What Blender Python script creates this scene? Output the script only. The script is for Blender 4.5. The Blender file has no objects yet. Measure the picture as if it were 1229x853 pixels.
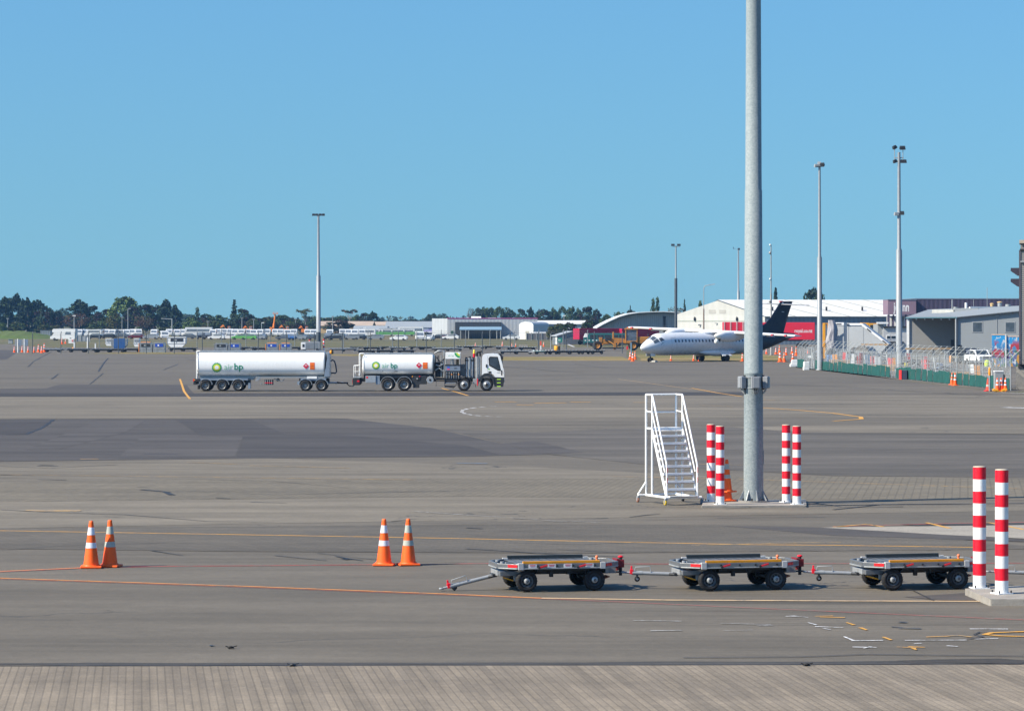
import bpy, bmesh, math, random
from mathutils import Vector, Matrix
R = math.radians
rnd = random.Random(7)
SC = bpy.context.scene
COL = SC.collection
# ------------------------------------------------------------------ survey of the place
F, H, YH, CX = 3600.0, 5.6, 382.0, 614.5      # focal length in photo pixels, eye height, horizon row, centre column
def gY(py): return F*H/(py-YH)
def gX(px, Y): return (px-CX)*Y/F
def P(px, py, z=0.0):
    Y = gY(py); return Vector((gX(px, Y), Y, z))
def zat(py, Y): return H-(py-YH)*Y/F

# ------------------------------------------------------------------ materials
MATS = {}
class G:
    def __init__(s, m):
        s.t = m.node_tree; s.n = s.t.nodes; s.l = s.t.links
    def set(s, sock, v):
        if hasattr(v, 'is_output'): s.l.new(v, sock)
        elif v is not None:
            if isinstance(v, (int, float)) and sock.type in ('RGBA', 'VECTOR'): v = (v, v, v, 1)[:len(sock.default_value)]
            elif sock.type == 'RGBA' and len(v) == 3: v = (*v, 1)
            sock.default_value = v
    def node(s, typ, ins=None, **props):
        n = s.n.new(typ)
        for k, v in props.items(): setattr(n, k, v)
        for k, v in (ins or {}).items(): s.set(n.inputs[k], v)
        return n
    def obj(s): return s.node('ShaderNodeTexCoord').outputs['Object']
    def map(s, vec, scale=(1, 1, 1), rot=(0, 0, 0), loc=(0, 0, 0)):
        return s.node('ShaderNodeMapping', {'Vector': vec, 'Scale': scale, 'Rotation': rot, 'Location': loc}).outputs[0]
    def noise(s, vec, scale, detail=3, rough=.55, dist=0):
        return s.node('ShaderNodeTexNoise', {'Vector': vec, 'Scale': scale, 'Detail': detail, 'Roughness': rough, 'Distortion': dist}).outputs[0]
    def ramp(s, fac, a, b, lo=0.0, hi=1.0):
        return s.node('ShaderNodeMapRange', {0: fac, 1: a, 2: b, 3: lo, 4: hi}).outputs[0]
    def math(s, op, a, b=None):
        return s.node('ShaderNodeMath', {0: a, 1: b}, operation=op).outputs[0]
    def mix(s, fac, a, b, blend='MIX'):
        n = s.node('ShaderNodeMix', data_type='RGBA', blend_type=blend)
        s.set(n.inputs[0], fac); s.set(n.inputs[6], a); s.set(n.inputs[7], b)
        return n.outputs[2]
def newmat(name, rough=.7, metal=0.0, spec=.4):
    m = bpy.data.materials.new(name); m.use_nodes = True
    g = G(m); b = g.n['Principled BSDF']
    b.inputs['Roughness'].default_value = rough; b.inputs['Metallic'].default_value = metal
    b.inputs['Specular IOR Level'].default_value = spec
    return m, g, b
def bump(g, b, h, strength=.3, dist=.02):
    n = g.node('ShaderNodeBump', {'Strength': strength, 'Distance': dist, 'Height': h})
    g.l.new(n.outputs[0], b.inputs['Normal'])
def tone(c):
    """the greys are kept at their measured, slightly darker base colour"""
    return tuple(x*.78 for x in c) if max(c) < .62 and (max(c)-min(c))/max(c) < .35 else c
def M(name, col=(.5, .5, .5), rough=.55, metal=0.0, var=.18, scale=3.0, spec=.4, bmp=0.0, dirt=None, wear=None):
    """painted / plastic / metal surface with slight unevenness and optional dirt patches"""
    if name in MATS: return MATS[name]
    m, g, b = newmat(name, rough, metal, spec)
    v = g.obj(); col = tone(col)
    n = g.noise(v, scale, 5, .6)
    k = g.ramp(n, .25, .75, 1-var, 1+var*.6)
    c = g.mix(1.0, col, k, 'MULTIPLY')
    if dirt:
        n2 = g.noise(v, scale*2.3, 6, .7)
        c = g.mix(g.ramp(n2, .5, .78, 0, dirt), c, (.10, .085, .07))
    if wear:
        n3 = g.noise(v, wear[0], 6, .75)
        c = g.mix(g.ramp(n3, wear[1], wear[1]+.06, 0, 1), c, wear[2])
    g.l.new(c, b.inputs['Base Color'])
    r = g.ramp(g.noise(v, scale*5, 3), .3, .7, max(rough-.1, .03), min(rough+.12, 1)); g.l.new(r, b.inputs['Roughness'])
    if bmp: bump(g, b, g.noise(v, scale*8, 4), bmp)
    MATS[name] = m; return m
def glass(name, col=(.02, .03, .04), rough=.08):
    if name in MATS: return MATS[name]
    m, g, b = newmat(name, rough, 0, .6)
    n = g.noise(g.obj(), 1.3, 2)
    g.l.new(g.mix(g.ramp(n, .3, .7), col, tuple(x*1.8+.01 for x in col)), b.inputs['Base Color'])
    MATS[name] = m; return m
def ribbed(name, col, pitch, axis=0, depth=.35, rough=.5, var=.1):
    """profiled metal cladding: ribs of the given pitch along an object axis"""
    if name in MATS: return MATS[name]
    m, g, b = newmat(name, rough, 0.0, .4)
    v = g.obj(); col = tone(col)
    x = g.node('ShaderNodeSeparateXYZ', {0: v}).outputs[axis]
    w = g.math('SINE', g.math('MULTIPLY', x, 2*math.pi/pitch))
    k = g.math('MULTIPLY', g.ramp(w, -1, 1, 1-depth, 1.0), g.ramp(g.noise(v, .35, 4), .3, .7, 1-var, 1+var))
    g.l.new(g.mix(1.0, col, k, 'MULTIPLY'), b.inputs['Base Color'])
    bump(g, b, w, .4, .03)
    MATS[name] = m; return m
def leafmat(name, col, hue=.25):
    if name in MATS: return MATS[name]
    m, g, b = newmat(name, .75, 0, .15)
    n = g.noise(g.obj(), .35, 3)
    n2 = g.noise(g.obj(), 2.2, 2)
    c = g.mix(g.ramp(n, .3, .7), tuple(x*(1-hue) for x in col), (col[0]*1.35, col[1]*1.25, col[2]*.95))
    c = g.mix(1.0, c, g.ramp(n2, .3, .7, .7, 1.25), 'MULTIPLY')
    g.l.new(c, b.inputs['Base Color'])
    MATS[name] = m; return m

# ------------------------------------------------------------------ mesh builder
class MB:
    def __init__(s): s.v = []; s.f = []; s.fm = []; s.fs = []; s.mats = []
    def mi(s, m):
        if m not in s.mats: s.mats.append(m)
        return s.mats.index(m)
    def add(s, vs, fs, m, smooth=False):
        o = len(s.v); s.v += [tuple(x) for x in vs]; k = s.mi(m)
        for f in fs:
            s.f.append([i+o for i in f]); s.fm.append(k); s.fs.append(smooth)
        return s
    def box(s, c, d, m, rot=None, top=None):
        """box centred at c with size d; top=(sx,sy) scales its upper face"""
        x, y, z = d[0]/2, d[1]/2, d[2]/2
        tx, ty = top if top else (1, 1)
        vs = [(-x, -y, -z), (x, -y, -z), (x, y, -z), (-x, y, -z), (-x*tx, -y*ty, z), (x*tx, -y*ty, z), (x*tx, y*ty, z), (-x*tx, y*ty, z)]
        c = Vector(c)
        vs = [(rot @ Vector(q) if rot else Vector(q))+c for q in vs]
        return s.add(vs, [(3, 2, 1, 0), (4, 5, 6, 7), (0, 1, 5, 4), (1, 2, 6, 5), (2, 3, 7, 6), (3, 0, 4, 7)], m)
    def b2(s, x0, x1, y0, y1, z0, z1, m):
        return s.box(((x0+x1)/2, (y0+y1)/2, (z0+z1)/2), (abs(x1-x0), abs(y1-y0), abs(z1-z0)), m)
    def tube(s, p0, p1, r0, m, r1=None, n=10, cap=True, smooth=True):
        p0, p1 = Vector(p0), Vector(p1); r1 = r0 if r1 is None else r1
        d = (p1-p0).normalized()
        a = d.orthogonal().normalized(); b = d.cross(a)
        vs = []
        for p, r in ((p0, r0), (p1, r1)):
            for i in range(n):
                t = 2*math.pi*i/n; vs.append(p+(a*math.cos(t)+b*math.sin(t))*r)
        s.add(vs, [(i, (i+1) % n, n+(i+1) % n, n+i) for i in range(n)], m, smooth)
        if cap:
            s.add(vs[:n], [tuple(range(n))[::-1]], m); s.add(vs[n:], [tuple(range(n))], m)
        return s
    def path(s, pts, r, m, n=8):
        pts = [Vector(p) for p in pts]; rings = []
        d0 = (pts[1]-pts[0]).normalized(); a = d0.orthogonal().normalized()
        for i, p in enumerate(pts):
            d = (pts[min(i+1, len(pts)-1)]-pts[max(i-1, 0)]).normalized()
            a = (a-d*a.dot(d)).normalized(); b = d.cross(a)
            rings.append([p+(a*math.cos(2*math.pi*k/n)+b*math.sin(2*math.pi*k/n))*r for k in range(n)])
        return s.loft(rings, m)
    def loft(s, rings, m, cap=True, smooth=True, close=True):
        n = len(rings[0]); vs = [q for r in rings for q in r]; fs = []
        e = n if close else n-1
        ms = m if isinstance(m, list) else None
        for j in range(len(rings)-1):
            ff = [(j*n+i, j*n+(i+1) % n, (j+1)*n+(i+1) % n, (j+1)*n+i) for i in range(e)]
            if ms:
                o = len(s.v)
                s.add(rings[j]+rings[j+1], [(i, (i+1) % n, n+(i+1) % n, n+i) for i in range(e)], ms[j], smooth)
            else: fs += ff
        if fs: s.add(vs, fs, m, smooth)
        if cap:
            s.add(rings[0], [tuple(range(n))[::-1]], ms[0] if ms else m); s.add(rings[-1], [tuple(range(n))], ms[-1] if ms else m)
        return s
    def lathe(s, prof, m, o=(0, 0, 0), axis='z', n=20, smooth=True, cap=True):
        """prof: list of (radius, height); m may be a list with one material per band"""
        o = Vector(o); rings = []
        for r, h in prof:
            ring = []
            for i in range(n):
                t = 2*math.pi*i/n; c, q = math.cos(t)*r, math.sin(t)*r
                ring.append(o+Vector({'z': (c, q, h), 'x': (h, c, q), 'y': (q, h, c)}[axis]))
            rings.append(ring)
        return s.loft(rings, m, cap, smooth)
    def prism(s, poly, lo, hi, m, plane='xz', side=None):
        """extrude a 2-D outline: plane 'xz' -> along y, 'xy' -> along z, 'yz' -> along x"""
        f = {'xz': lambda a, b, k: (a, k, b), 'xy': lambda a, b, k: (a, b, k), 'yz': lambda a, b, k: (k, a, b)}[plane]
        n = len(poly)
        v0 = [f(a, b, lo) for a, b in poly]; v1 = [f(a, b, hi) for a, b in poly]
        s.add(v0, [tuple(range(n))], m); s.add(v1, [tuple(range(n))[::-1]], m)
        s.add(v0+v1, [(i, n+i, n+(i+1) % n, (i+1) % n) for i in range(n)], side or m)
        return s
    def quad(s, a, b, c, d, m): return s.add([a, b, c, d], [(0, 1, 2, 3)], m)
    def ball(s, c, r, m, n=12, k=8):
        r = (r, r, r) if isinstance(r, (int, float)) else r; c = Vector(c); rings = []
        for j in range(k+1):
            t = -math.pi/2+math.pi*j/k; q = max(math.cos(t), .02)
            rings.append([c+Vector((r[0]*q*math.cos(2*math.pi*i/n), r[1]*q*math.sin(2*math.pi*i/n), r[2]*math.sin(t))) for i in range(n)])
        return s.loft(rings, m)
    def build(s, name, parent=None, loc=None, rotz=0, bevel=0, fix=True):
        me = bpy.data.meshes.new(name)
        me.from_pydata(s.v, [], s.f)
        for m in s.mats: me.materials.append(m)
        me.polygons.foreach_set('material_index', s.fm); me.polygons.foreach_set('use_smooth', s.fs)
        if fix:
            bm = bmesh.new(); bm.from_mesh(me)
            bmesh.ops.recalc_face_normals(bm, faces=bm.faces); bm.to_mesh(me); bm.free()
        me.update()
        o = bpy.data.objects.new(name, me); COL.objects.link(o)
        if parent: o.parent = parent
        if loc is not None: o.location = loc
        o.rotation_euler.z = rotz
        if bevel:
            b = o.modifiers.new('bevel', 'BEVEL'); b.width = bevel; b.segments = 2; b.limit_method = 'ANGLE'; b.angle_limit = R(40)
        return o

def tag(o, label=None, cat=None, group=None, kind=None):
    if label: o['label'] = label
    if cat: o['category'] = cat
    if group: o['group'] = group
    if kind: o['kind'] = kind
    return o
def thing(name, label, cat, loc=(0, 0, 0), rotz=0, group=None):
    o = bpy.data.objects.new(name, None); COL.objects.link(o)
    o.empty_display_size = .2; o.location = loc; o.rotation_euler.z = rotz
    return tag(o, label, cat, group)
KIDS = None
def copy_tree(o, parent=None):
    c = o.copy(); COL.objects.link(c)
    if parent: c.parent = parent
    for ch in [q for q in COL.objects if q.parent == o]: copy_tree(ch, c)
    return c
def dup(o, loc, rotz, label, group=None, scale=None):
    c = copy_tree(o); c.location = loc; c.rotation_euler.z = rotz; c['label'] = label
    if group: c['group'] = group
    if scale: c.scale = (scale,)*3 if isinstance(scale, (int, float)) else scale
    return c
class Kind:
    """first use moves the prototype itself, later uses are copies of it and its parts"""
    def __init__(s, make): s.make = make; s.o = None
    def put(s, loc, rotz, label, group=None, scale=None):
        if s.o is None:
            s.o = s.make(); o = s.o; o.location = loc; o.rotation_euler.z = rotz; o['label'] = label
            if group: o['group'] = group
            if scale: o.scale = (scale,)*3 if isinstance(scale, (int, float)) else scale
            return o
        return dup(s.o, loc, rotz, label, group, scale)
def textmesh(txt, size, bold=0.0):
    cu = bpy.data.curves.new('lettering', 'FONT'); cu.body = txt; cu.size = size; cu.offset = bold; cu.resolution_u = 3
    ob = bpy.data.objects.new('lettering', cu); COL.objects.link(ob)
    me = ob.to_mesh()
    vs = [(v.co.x, v.co.y) for v in me.vertices]; fs = [tuple(p.vertices) for p in me.polygons]
    ob.to_mesh_clear(); bpy.data.objects.remove(ob); bpy.data.curves.remove(cu)
    return vs, fs
SKY_DUST, SKY_OZ, SKY_LIFT, SKY_STR = 1.0, 3.0, .12, .085
SKY_TINT = (.385, .725, 1.14, 1)
HAZE, EXPO = .00008, .8
# ------------------------------------------------------------------ ground surfaces
def asphalt(name, col, tint, streak=.2, crack=.5, stain=.5, pav=None, seed=0.0, rough=.88):
    m, g, b = newmat(name, rough, 0, .3); col, tint = ((q[0]*.79, q[1]*.758, q[2]*.69) for q in (col, tint))
    v = g.map(g.obj(), loc=(seed, seed*1.7, 0))
    c = g.mix(g.ramp(g.noise(v, .045, 4), .32, .68), col, tint)
    c = g.mix(1.0, c, g.ramp(g.noise(g.map(v, scale=(.035, .32, 1)), 1, 7, .62), .28, .72, 1-streak, 1+streak*.55), 'MULTIPLY')
    c = g.mix(1.0, c, g.ramp(g.noise(g.map(v, scale=(.25, .9, 1), rot=(0, 0, .12)), 1, 5, .6), .3, .7, 1-streak*.45, 1+streak*.3), 'MULTIPLY')
    fine = g.noise(v, 7, 6, .72)
    c = g.mix(1.0, c, g.ramp(fine, .28, .72, .84, 1.13), 'MULTIPLY')
    c = g.mix(1.0, c, g.ramp(g.noise(v, 38, 3, .7), .32, .68, .76, 1.22), 'MULTIPLY')
    c = g.mix(1.0, c, g.ramp(g.noise(v, 2.2, 5, .65), .3, .7, .93, 1.06), 'MULTIPLY')
    if not pav:                                     # faint rubber lines left by passing tyres
        for rot, sc, off in ((.03, 1.5, 3), (-.10, .9, 17), (.22, .7, 29)):
            tn = g.noise(g.map(v, scale=(.010, sc, 1), rot=(0, 0, rot), loc=(off, off, 0)), 1, 1, .4)
            ln = g.ramp(g.math('ABSOLUTE', g.math('SUBTRACT', tn, .5)), .004, .016, .80, 1.0)
            c = g.mix(g.ramp(g.noise(v, .05, 2), .45, .6), c, g.mix(1.0, c, ln, 'MULTIPLY'))
    if pav:
        bw, bh, rot, dep = pav
        br = g.node('ShaderNodeTexBrick', {'Vector': g.map(v, rot=(0, 0, rot)), 'Color1': (1.05, 1.04, 1.02, 1), 'Color2': (.88, .88, .89, 1), 'Mortar': (1-dep, 1-dep, 1-dep, 1),
            'Scale': 1.0, 'Mortar Size': bh*.11, 'Mortar Smooth': .3, 'Bias': 0.0, 'Brick Width': bw, 'Row Height': bh})
        c = g.mix(1.0, c, br.outputs[0], 'MULTIPLY')
        if bw > 1: c = g.mix(1.0, c, g.ramp(g.noise(g.map(g.map(v, rot=(0, 0, rot)), scale=(.10, 2.6, 1)), 1, 3, .6), .32, .68, .80, 1.16), 'MULTIPLY')
        bump(g, b, br.outputs[1], .25, -.01)
    else:
        bump(g, b, fine, .25, .012)
    st = g.ramp(g.noise(g.map(v, scale=(.28, 1.1, 1), loc=(9, 4, 0)), 1, 4, .6), .66, .8, 0, stain)
    c = g.mix(st, c, (.05, .048, .05))
    if crack:
        dv = g.node('ShaderNodeVectorMath', {0: v, 1: g.node('ShaderNodeTexNoise', {'Vector': v, 'Scale': .35, 'Detail': 5}).outputs[1]}, operation='ADD').outputs[0]
        vo = g.node('ShaderNodeTexVoronoi', {'Vector': g.map(dv, scale=(.055, .16, 1)), 'Scale': 1}, feature='DISTANCE_TO_EDGE').outputs[0]
        ck = g.math('MULTIPLY', g.ramp(vo, .002, .007, 1, 0), g.ramp(g.noise(v, .09, 3), .52, .6, 0, crack))
        c = g.mix(ck, c, (.03, .03, .034))
    g.l.new(c, b.inputs['Base Color'])
    g.l.new(g.ramp(fine, .3, .7, rough-.12, rough+.08), b.inputs['Roughness'])
    return m
A_NEAR = asphalt('apron_asphalt', (.148, .134, .118), (.176, .159, .138), .27, .8, .35)
A_MID = asphalt('weathered_asphalt', (.232, .209, .178), (.178, .161, .139), .36, .8, .45, seed=31)
A_DARK = asphalt('fresh_asphalt', (.082, .076, .080), (.104, .096, .097), .30, .3, .3, seed=57)
A_DARK2 = asphalt('dark_asphalt_strip', (.050, .047, .054), (.070, .066, .070), .3, .2, .2, seed=77)
A_FAR = asphalt('far_apron_asphalt', (.168, .153, .135), (.142, .129, .116), .3, .9, .3, seed=91)
A_LIGHT = asphalt('pale_concrete', (.40, .378, .352), (.34, .32, .30), .2, .2, .15, seed=12)
PAVER = asphalt('grooved_concrete', (.288, .250, .210), (.248, .215, .182), .22, 0, .5, pav=(1.9, .122, R(-90-7.1), .27), seed=3)
PAVER2 = asphalt('block_paving', (.215, .194, .161), (.18, .163, .138), .2, 0, .3, pav=(.5, .25, R(-90+8.6), .24), seed=5)
PAVER3 = asphalt('small_block_paving', (.158, .144, .128), (.132, .121, .110), .3, 0, .3, pav=(.42, .21, R(20), .22), seed=8)
def grassmat(name, a, b_, dry, lo=.45, hi=.7, sx=.02):
    m, g, b = newmat(name, .95, 0, .1)
    v = g.obj()
    a, b_, dry = (tuple(x*.85 for x in q) for q in (a, b_, dry))
    c = g.mix(g.ramp(g.noise(g.map(v, scale=(sx, .06, 1)), 1, 5, .6), .3, .7), a, b_)
    c = g.mix(g.ramp(g.noise(g.map(v, scale=(sx*1.4, .045, 1), loc=(7, 3, 0)), 1, 5, .65), lo, hi), c, dry)
    c = g.mix(1.0, c, g.ramp(g.noise(v, .9, 5, .7), .3, .7, .75, 1.2), 'MULTIPLY')
    g.l.new(c, b.inputs['Base Color']); bump(g, b, g.noise(v, 2, 4), .6, .1)
    return m
GRASS = grassmat('field_grass', (.105, .110, .060), (.135, .130, .072), (.19, .155, .095))
GRASS2 = grassmat('verge_grass', (.10, .125, .04), (.15, .15, .055), (.27, .20, .095), .36, .6)
DRYG = grassmat('dry_grass', (.16, .13, .085), (.19, .155, .095), (.15, .14, .075))
YARD = asphalt('yard_gravel', (.20, .18, .16), (.15, .14, .13), .4, 0, .5, seed=22)

def paintmat(name, col, wear=.5, under=(.17, .16, .15)):
    m, g, b = newmat(name, .7, 0, .3)
    v = g.obj()
    n = g.noise(g.map(v, scale=(1, 2.2, 1)), 2.1, 6, .75)
    n2 = g.noise(v, 26, 3)
    t = g.math('ADD', g.math('MULTIPLY', n, .75), g.math('MULTIPLY', n2, .25))
    k = g.ramp(t, wear-.06, wear+.08)
    g.l.new(g.mix(k, col, under), b.inputs['Base Color'])
    return m
YEL = paintmat('yellow_line_paint', (.58, .29, .04), .56)
YELW = paintmat('worn_yellow_paint', (.50, .30, .09), .48)
ORG = paintmat('orange_line_paint', (.66, .27, .07), .56)
REDL = paintmat('red_line_paint', (.48, .055, .05), .54)
CREAM = paintmat('pale_cream_paint', (.54, .38, .22), .56)
WHT = paintmat('white_line_paint', (.72, .72, .74), .5)
WHTW = paintmat('worn_white_paint', (.5, .5, .5), .46)
BLUP = paintmat('blue_line_paint', (.13, .20, .30), .5)
TAR_SHADE = M('black_tar_and_shade', (.035, .034, .038), .6, var=.4, scale=2)  # tar; also the colour of the light pole's painted shadow
ZL = [0.0]
def sheet(name, pts, m, z, jit=0.0, step=14):
    w = [P(a, b, z) for a, b in pts]
    out = []
    for i, p in enumerate(w):
        q = w[(i+1) % len(w)]; d = q-p; n = max(1, int(d.length/step)) if jit else 1
        for k in range(n):
            r = p+d*(k/n)
            if k and jit:
                r.x += rnd.uniform(-jit, jit); r.y += rnd.uniform(-jit, jit)
            out.append(r)
    mb = MB(); mb.add(out, [tuple(range(len(out)))], m)
    o = mb.build(name); 
    if o.data.polygons[0].normal.z < 0: o.data.flip_normals()
    return tag(o, kind='structure')
def ribbon(mb, pts, w, m, z, jit=0.0):
    w3 = [P(a, b, z) for a, b in pts]; L = []; Rr = []
    fine = []
    for i in range(len(w3)-1):
        n = max(1, int((w3[i+1]-w3[i]).length/1.2)) if jit else 1
        for k in range(n): fine.append(w3[i].lerp(w3[i+1], k/n))
    fine.append(w3[-1]); w3 = fine
    for i, p in enumerate(w3):
        d = w3[min(i+1, len(w3)-1)]-w3[max(i-1, 0)]; d.z = 0; d.normalize()
        s = Vector((-d.y, d.x, 0))
        off = s*rnd.uniform(-jit, jit); ww = w*(1+(rnd.uniform(-.5, .5) if jit else 0))
        L.append(p+s*ww/2+off); Rr.append(p-s*ww/2+off)
    n = len(L)
    mb.add(L+Rr, [(n+i, n+i+1, i+1, i) for i in range(n-1)], m)
def line(name, pts, w, m, z=.014, jit=0.0):
    mb = MB(); ribbon(mb, pts, w, m, z, jit); return tag(mb.build(name), kind='structure')

# terrain sheet to the horizon: rough grass; everything paved lies on it
mb = MB(); mb.add([(-2600, 20, 0), (2600, 20, 0), (2600, 9000, 0), (-2600, 9000, 0)], [(0, 1, 2, 3)], GRASS); tag(mb.build('ground'), kind='structure')
sheet('apron', [(-330, 980), (1560, 980), (1560, 471), (1229, 471.5), (1200, 470.2), (956, 441.8), (948, 433.6), (765, 433.2), (752, 428.5), (752, 416.8), (45, 416.5), (20, 413), (-120, 413.5), (-330, 440)], A_NEAR, .004)
sheet('dry_grass_strip', [(60, 404.3), (720, 404.3), (720, 407.2), (60, 407.6)], DRYG, .004, .8, 20)
sheet('concrete_paving', [(-330, 980), (1560, 980), (1560, 797), (-330, 800.5)], PAVER, .008)
line('paving_edge', [(-330, 797.2), (300, 797), (700, 796.5), (1560, 794)], .34, asphalt('edge_tar', (.06, .058, .062), (.09, .087, .09), .5, 0, 0, seed=41), .010, .03)
line('expansion_joint', [(-330, 799.6), (700, 798.6), (1560, 796.2)], .05, TAR_SHADE, .014)
# zones of differing age across the apron
sheet('weathered_band', [(-330, 557), (0, 556), (320, 550), (650, 561), (900, 574), (1560, 590), (1560, 606), (-330, 640), ], A_MID, .008, .25)
sheet('weathered_band', [(-330, 476.5), (1560, 474), (1560, 500), (700, 502), (-330, 503)], A_MID, .008, .25)
sheet('far_concrete_apron', [(-330, 470), (-330, 440), (0, 432), (45, 424.5), (620, 427), (760, 435), (950, 437), (1200, 473.5), (620, 471)], A_FAR, .008, .2)
sheet('dark_taxiway', [(-330, 440), (-40, 434), (8, 431.5), (20, 423), (30, 420), (-330, 420)], A_DARK, .012)
sheet('fresh_asphalt_patch', [(-330, 504), (60, 503), (415, 502.5), (520, 514), (660, 545), (560, 548), (400, 549.5), (230, 551), (0, 554), (-330, 558)], A_DARK, .012, .12)
sheet('fresh_asphalt_patch', [(640, 519), (760, 514), (900, 513), (960, 519), (1560, 524), (1560, 574), (1229, 573), (1000, 571), (800, 560), (664, 546), (530, 515)], asphalt('mid_asphalt', (.122, .112, .108), (.148, .136, .126), .4, .5, .3, seed=61), .012, .12)
sheet('dark_wedge', [(600, 533), (660, 545), (700, 543), (640, 529)], A_DARK, .016)
A_D3 = asphalt('dark_panel', (.068, .063, .068), (.092, .086, .09), .35, .2, .3, seed=101)
A_D4 = asphalt('lighter_panel', (.088, .082, .086), (.108, .100, .103), .4, .2, .3, seed=113)
sheet('asphalt_panel', [(-330, 504.6), (64, 503.4), (52, 513), (30, 521.6), (-330, 522.5)], A_D3, .016, .05)
sheet('asphalt_panel', [(120, 504), (176, 503.6), (150, 519), (120, 527), (70, 540), (30, 540), (80, 520)], A_D4, .016, .2)
sheet('asphalt_panel', [(170, 524), (292, 523), (282, 549), (140, 551)], A_D4, .016, .15)
sheet('asphalt_panel', [(292, 523.4), (400, 521), (560, 535), (600, 546), (400, 548.8), (284, 549)], A_D3, .016, .1)
sheet('asphalt_panel', [(210, 503.4), (300, 503.2), (344, 521.5), (240, 522.4)], A_D3, .016, .2)
line('crack_and_shadow_line', [(64, 503.6), (52, 513), (31, 521.5), (6, 521.8)], .16, TAR_SHADE, .02, .03)
line('pale_seam', [(-330, 502.6), (64, 502.2), (200, 501.9), (420, 501.6)], .22, asphalt('pale_dust', (.30, .28, .25), (.24, .225, .205), .4, 0, 0, seed=15), .018, .08)
line('crack_and_shadow_line', [(172, 545), (214, 545.2)], .35, TAR_SHADE, .02, .1)
line('yellow_line', [(96, 551.2), (118, 551)], .3, YELW, .02)
line('yellow_line', [(224, 555), (290, 557.4)], .14, YELW, .02); line('yellow_line', [(300, 559), (420, 562)], .14, YELW, .02)
sheet('pale_strip', [(880, 513), (960, 511), (1560, 509), (1560, 523.5), (960, 519)], A_MID, .016, .1)
sheet('fresh_asphalt_patch', [(56, 466), (72, 461.2), (224, 462), (236, 475), (-330, 475.5), (-330, 470.5)], A_DARK, .012, .1)
sheet('dark_asphalt_strip', [(-330, 472.6), (220, 472), (620, 471), (905, 470.5), (905, 474), (700, 474.6), (230, 476), (-330, 476.2)], A_DARK2, .016, .06)
sheet('block_paving', [(-330, 588), (200, 575), (760, 574), (880, 572), (1000, 571.5), (1229, 575), (1560, 578), (1560, 597), (1229, 598), (900, 600), (560, 596), (-330, 606)], PAVER2, .012)
sheet('small_block_paving', [(-330, 640), (0, 634), (300, 632), (620, 629), (900, 630.5), (1000, 633.5), (1229, 655), (1229, 659), (700, 664), (300, 662), (-330, 655)], PAVER3, .012, .06)
sheet('dark_wedge', [(868, 631.5), (990, 633.5), (1229, 647.5), (1560, 640), (1560, 648), (1229, 650.5), (1000, 643)], A_DARK, .016, .03)
sheet('pale_concrete_slab', [(985, 633.4), (1100, 632), (1229, 630.5), (1560, 628), (1560, 639), (1229, 646.8), (1130, 642)], A_LIGHT, .018)
sheet('dark_wedge', [(1080, 629.5), (1300, 627), (1300, 630), (1100, 631.3)], A_DARK2, .018)
sheet('fresh_asphalt_patch', [(1085, 716.5), (1170, 711), (1560, 711), (1560, 719), (1130, 720.5)], A_DARK, .012, .02)
sheet('gravel_yard', [(956, 441.3), (1200, 470), (1560, 470), (1560, 411), (880, 411), (880, 428), (940, 430)], YARD, .008)
# grass strips between the apron and the service road
sheet('grass_verge', [(600, 428.2), (748, 428), (757, 432.9), (600, 432.6)], GRASS2, .010, .25, 4)
sheet('grass_verge', [(763, 425), (905, 424), (938, 427.5), (944, 433), (770, 433)], GRASS2, .010, .25, 4)
sheet('grass_verge', [(150, 422.9), (234, 423), (236, 425), (100, 424.4)], GRASS2, .016, .3, 5)
sheet('grass_verge', [(396, 425), (440, 425.2), (436, 427.2), (400, 426.8)], GRASS2, .016, .3, 5)
sheet('grass_verge', [(60, 413), (110, 414.5), (240, 414.5), (700, 413.5), (700, 416.9), (62, 416.9)], GRASS, .010, .6, 12)

# painted lines
line('yellow_line', [(-330, 631), (0, 637), (300, 642), (540, 646.2), (760, 651), (900, 653.8), (1000, 654.5), (1170, 657)], .13, YEL)
line('yellow_line', [(830, 655), (900, 653), (980, 651.4), (1010, 651)], .10, YELW, .018)
line('orange_line', [(-330, 678), (0, 694), (300, 704), (540, 713.2), (650, 718)], .11, ORG)
line('cream_line', [(650, 718), (800, 720.3), (1000, 721.3), (1560, 723)], .17, CREAM)
line('red_line', [(-100, 691), (0, 695.2), (300, 705.4), (540, 714.6), (600, 716.8), (760, 723.5), (900, 730), (1229, 744.5), (1560, 760)], .04, REDL, .018)
line('red_line', [(0, 686.5), (110, 681.5), (200, 679.8), (330, 679), (575, 676.5), (800, 677), (1229, 676)], .08, REDL)
line('orange_line', [(-200, 696), (0, 686), (110, 681.2)], .08, ORG, .018)
line('yellow_line', [(-330, 566), (100, 571), (500, 576)], .12, YELW, .018)
line('yellow_line', [(736, 572), (900, 575.5), (1229, 587), (1560, 600)], .13, YELW, .018)
line('yellow_line', [(838, 557), (892, 558.2)], .16, YELW, .018)
line('yellow_line', [(30, 613), (96, 613.2)], .55, YELW, .016)
line('yellow_line', [(216, 455), (221, 470), (228, 479)], .17, YEL, .022)
line('yellow_line', [(530, 466), (548, 470.8), (562, 475)], .19, YEL, .022)
for pts in ([(594, 482.5), (620, 482.3)], [(641, 484), (680, 483.5)], [(684, 482.6), (709, 482.8)], [(620, 486), (640, 486)]):
    line('yellow_line', pts, .5, YEL, .018)
line('yellow_line', [(830, 466), (860, 471.5), (890, 476)], .2, YEL, .022)
line('yellow_line', [(742, 455), (800, 463), (830, 467)], .18, YELW, .018)
line('yellow_line', [(908, 489), (960, 492.5), (1000, 496), (1033, 500.5), (1034, 503), (1000, 505.5)], .26, YEL, .018)
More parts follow.
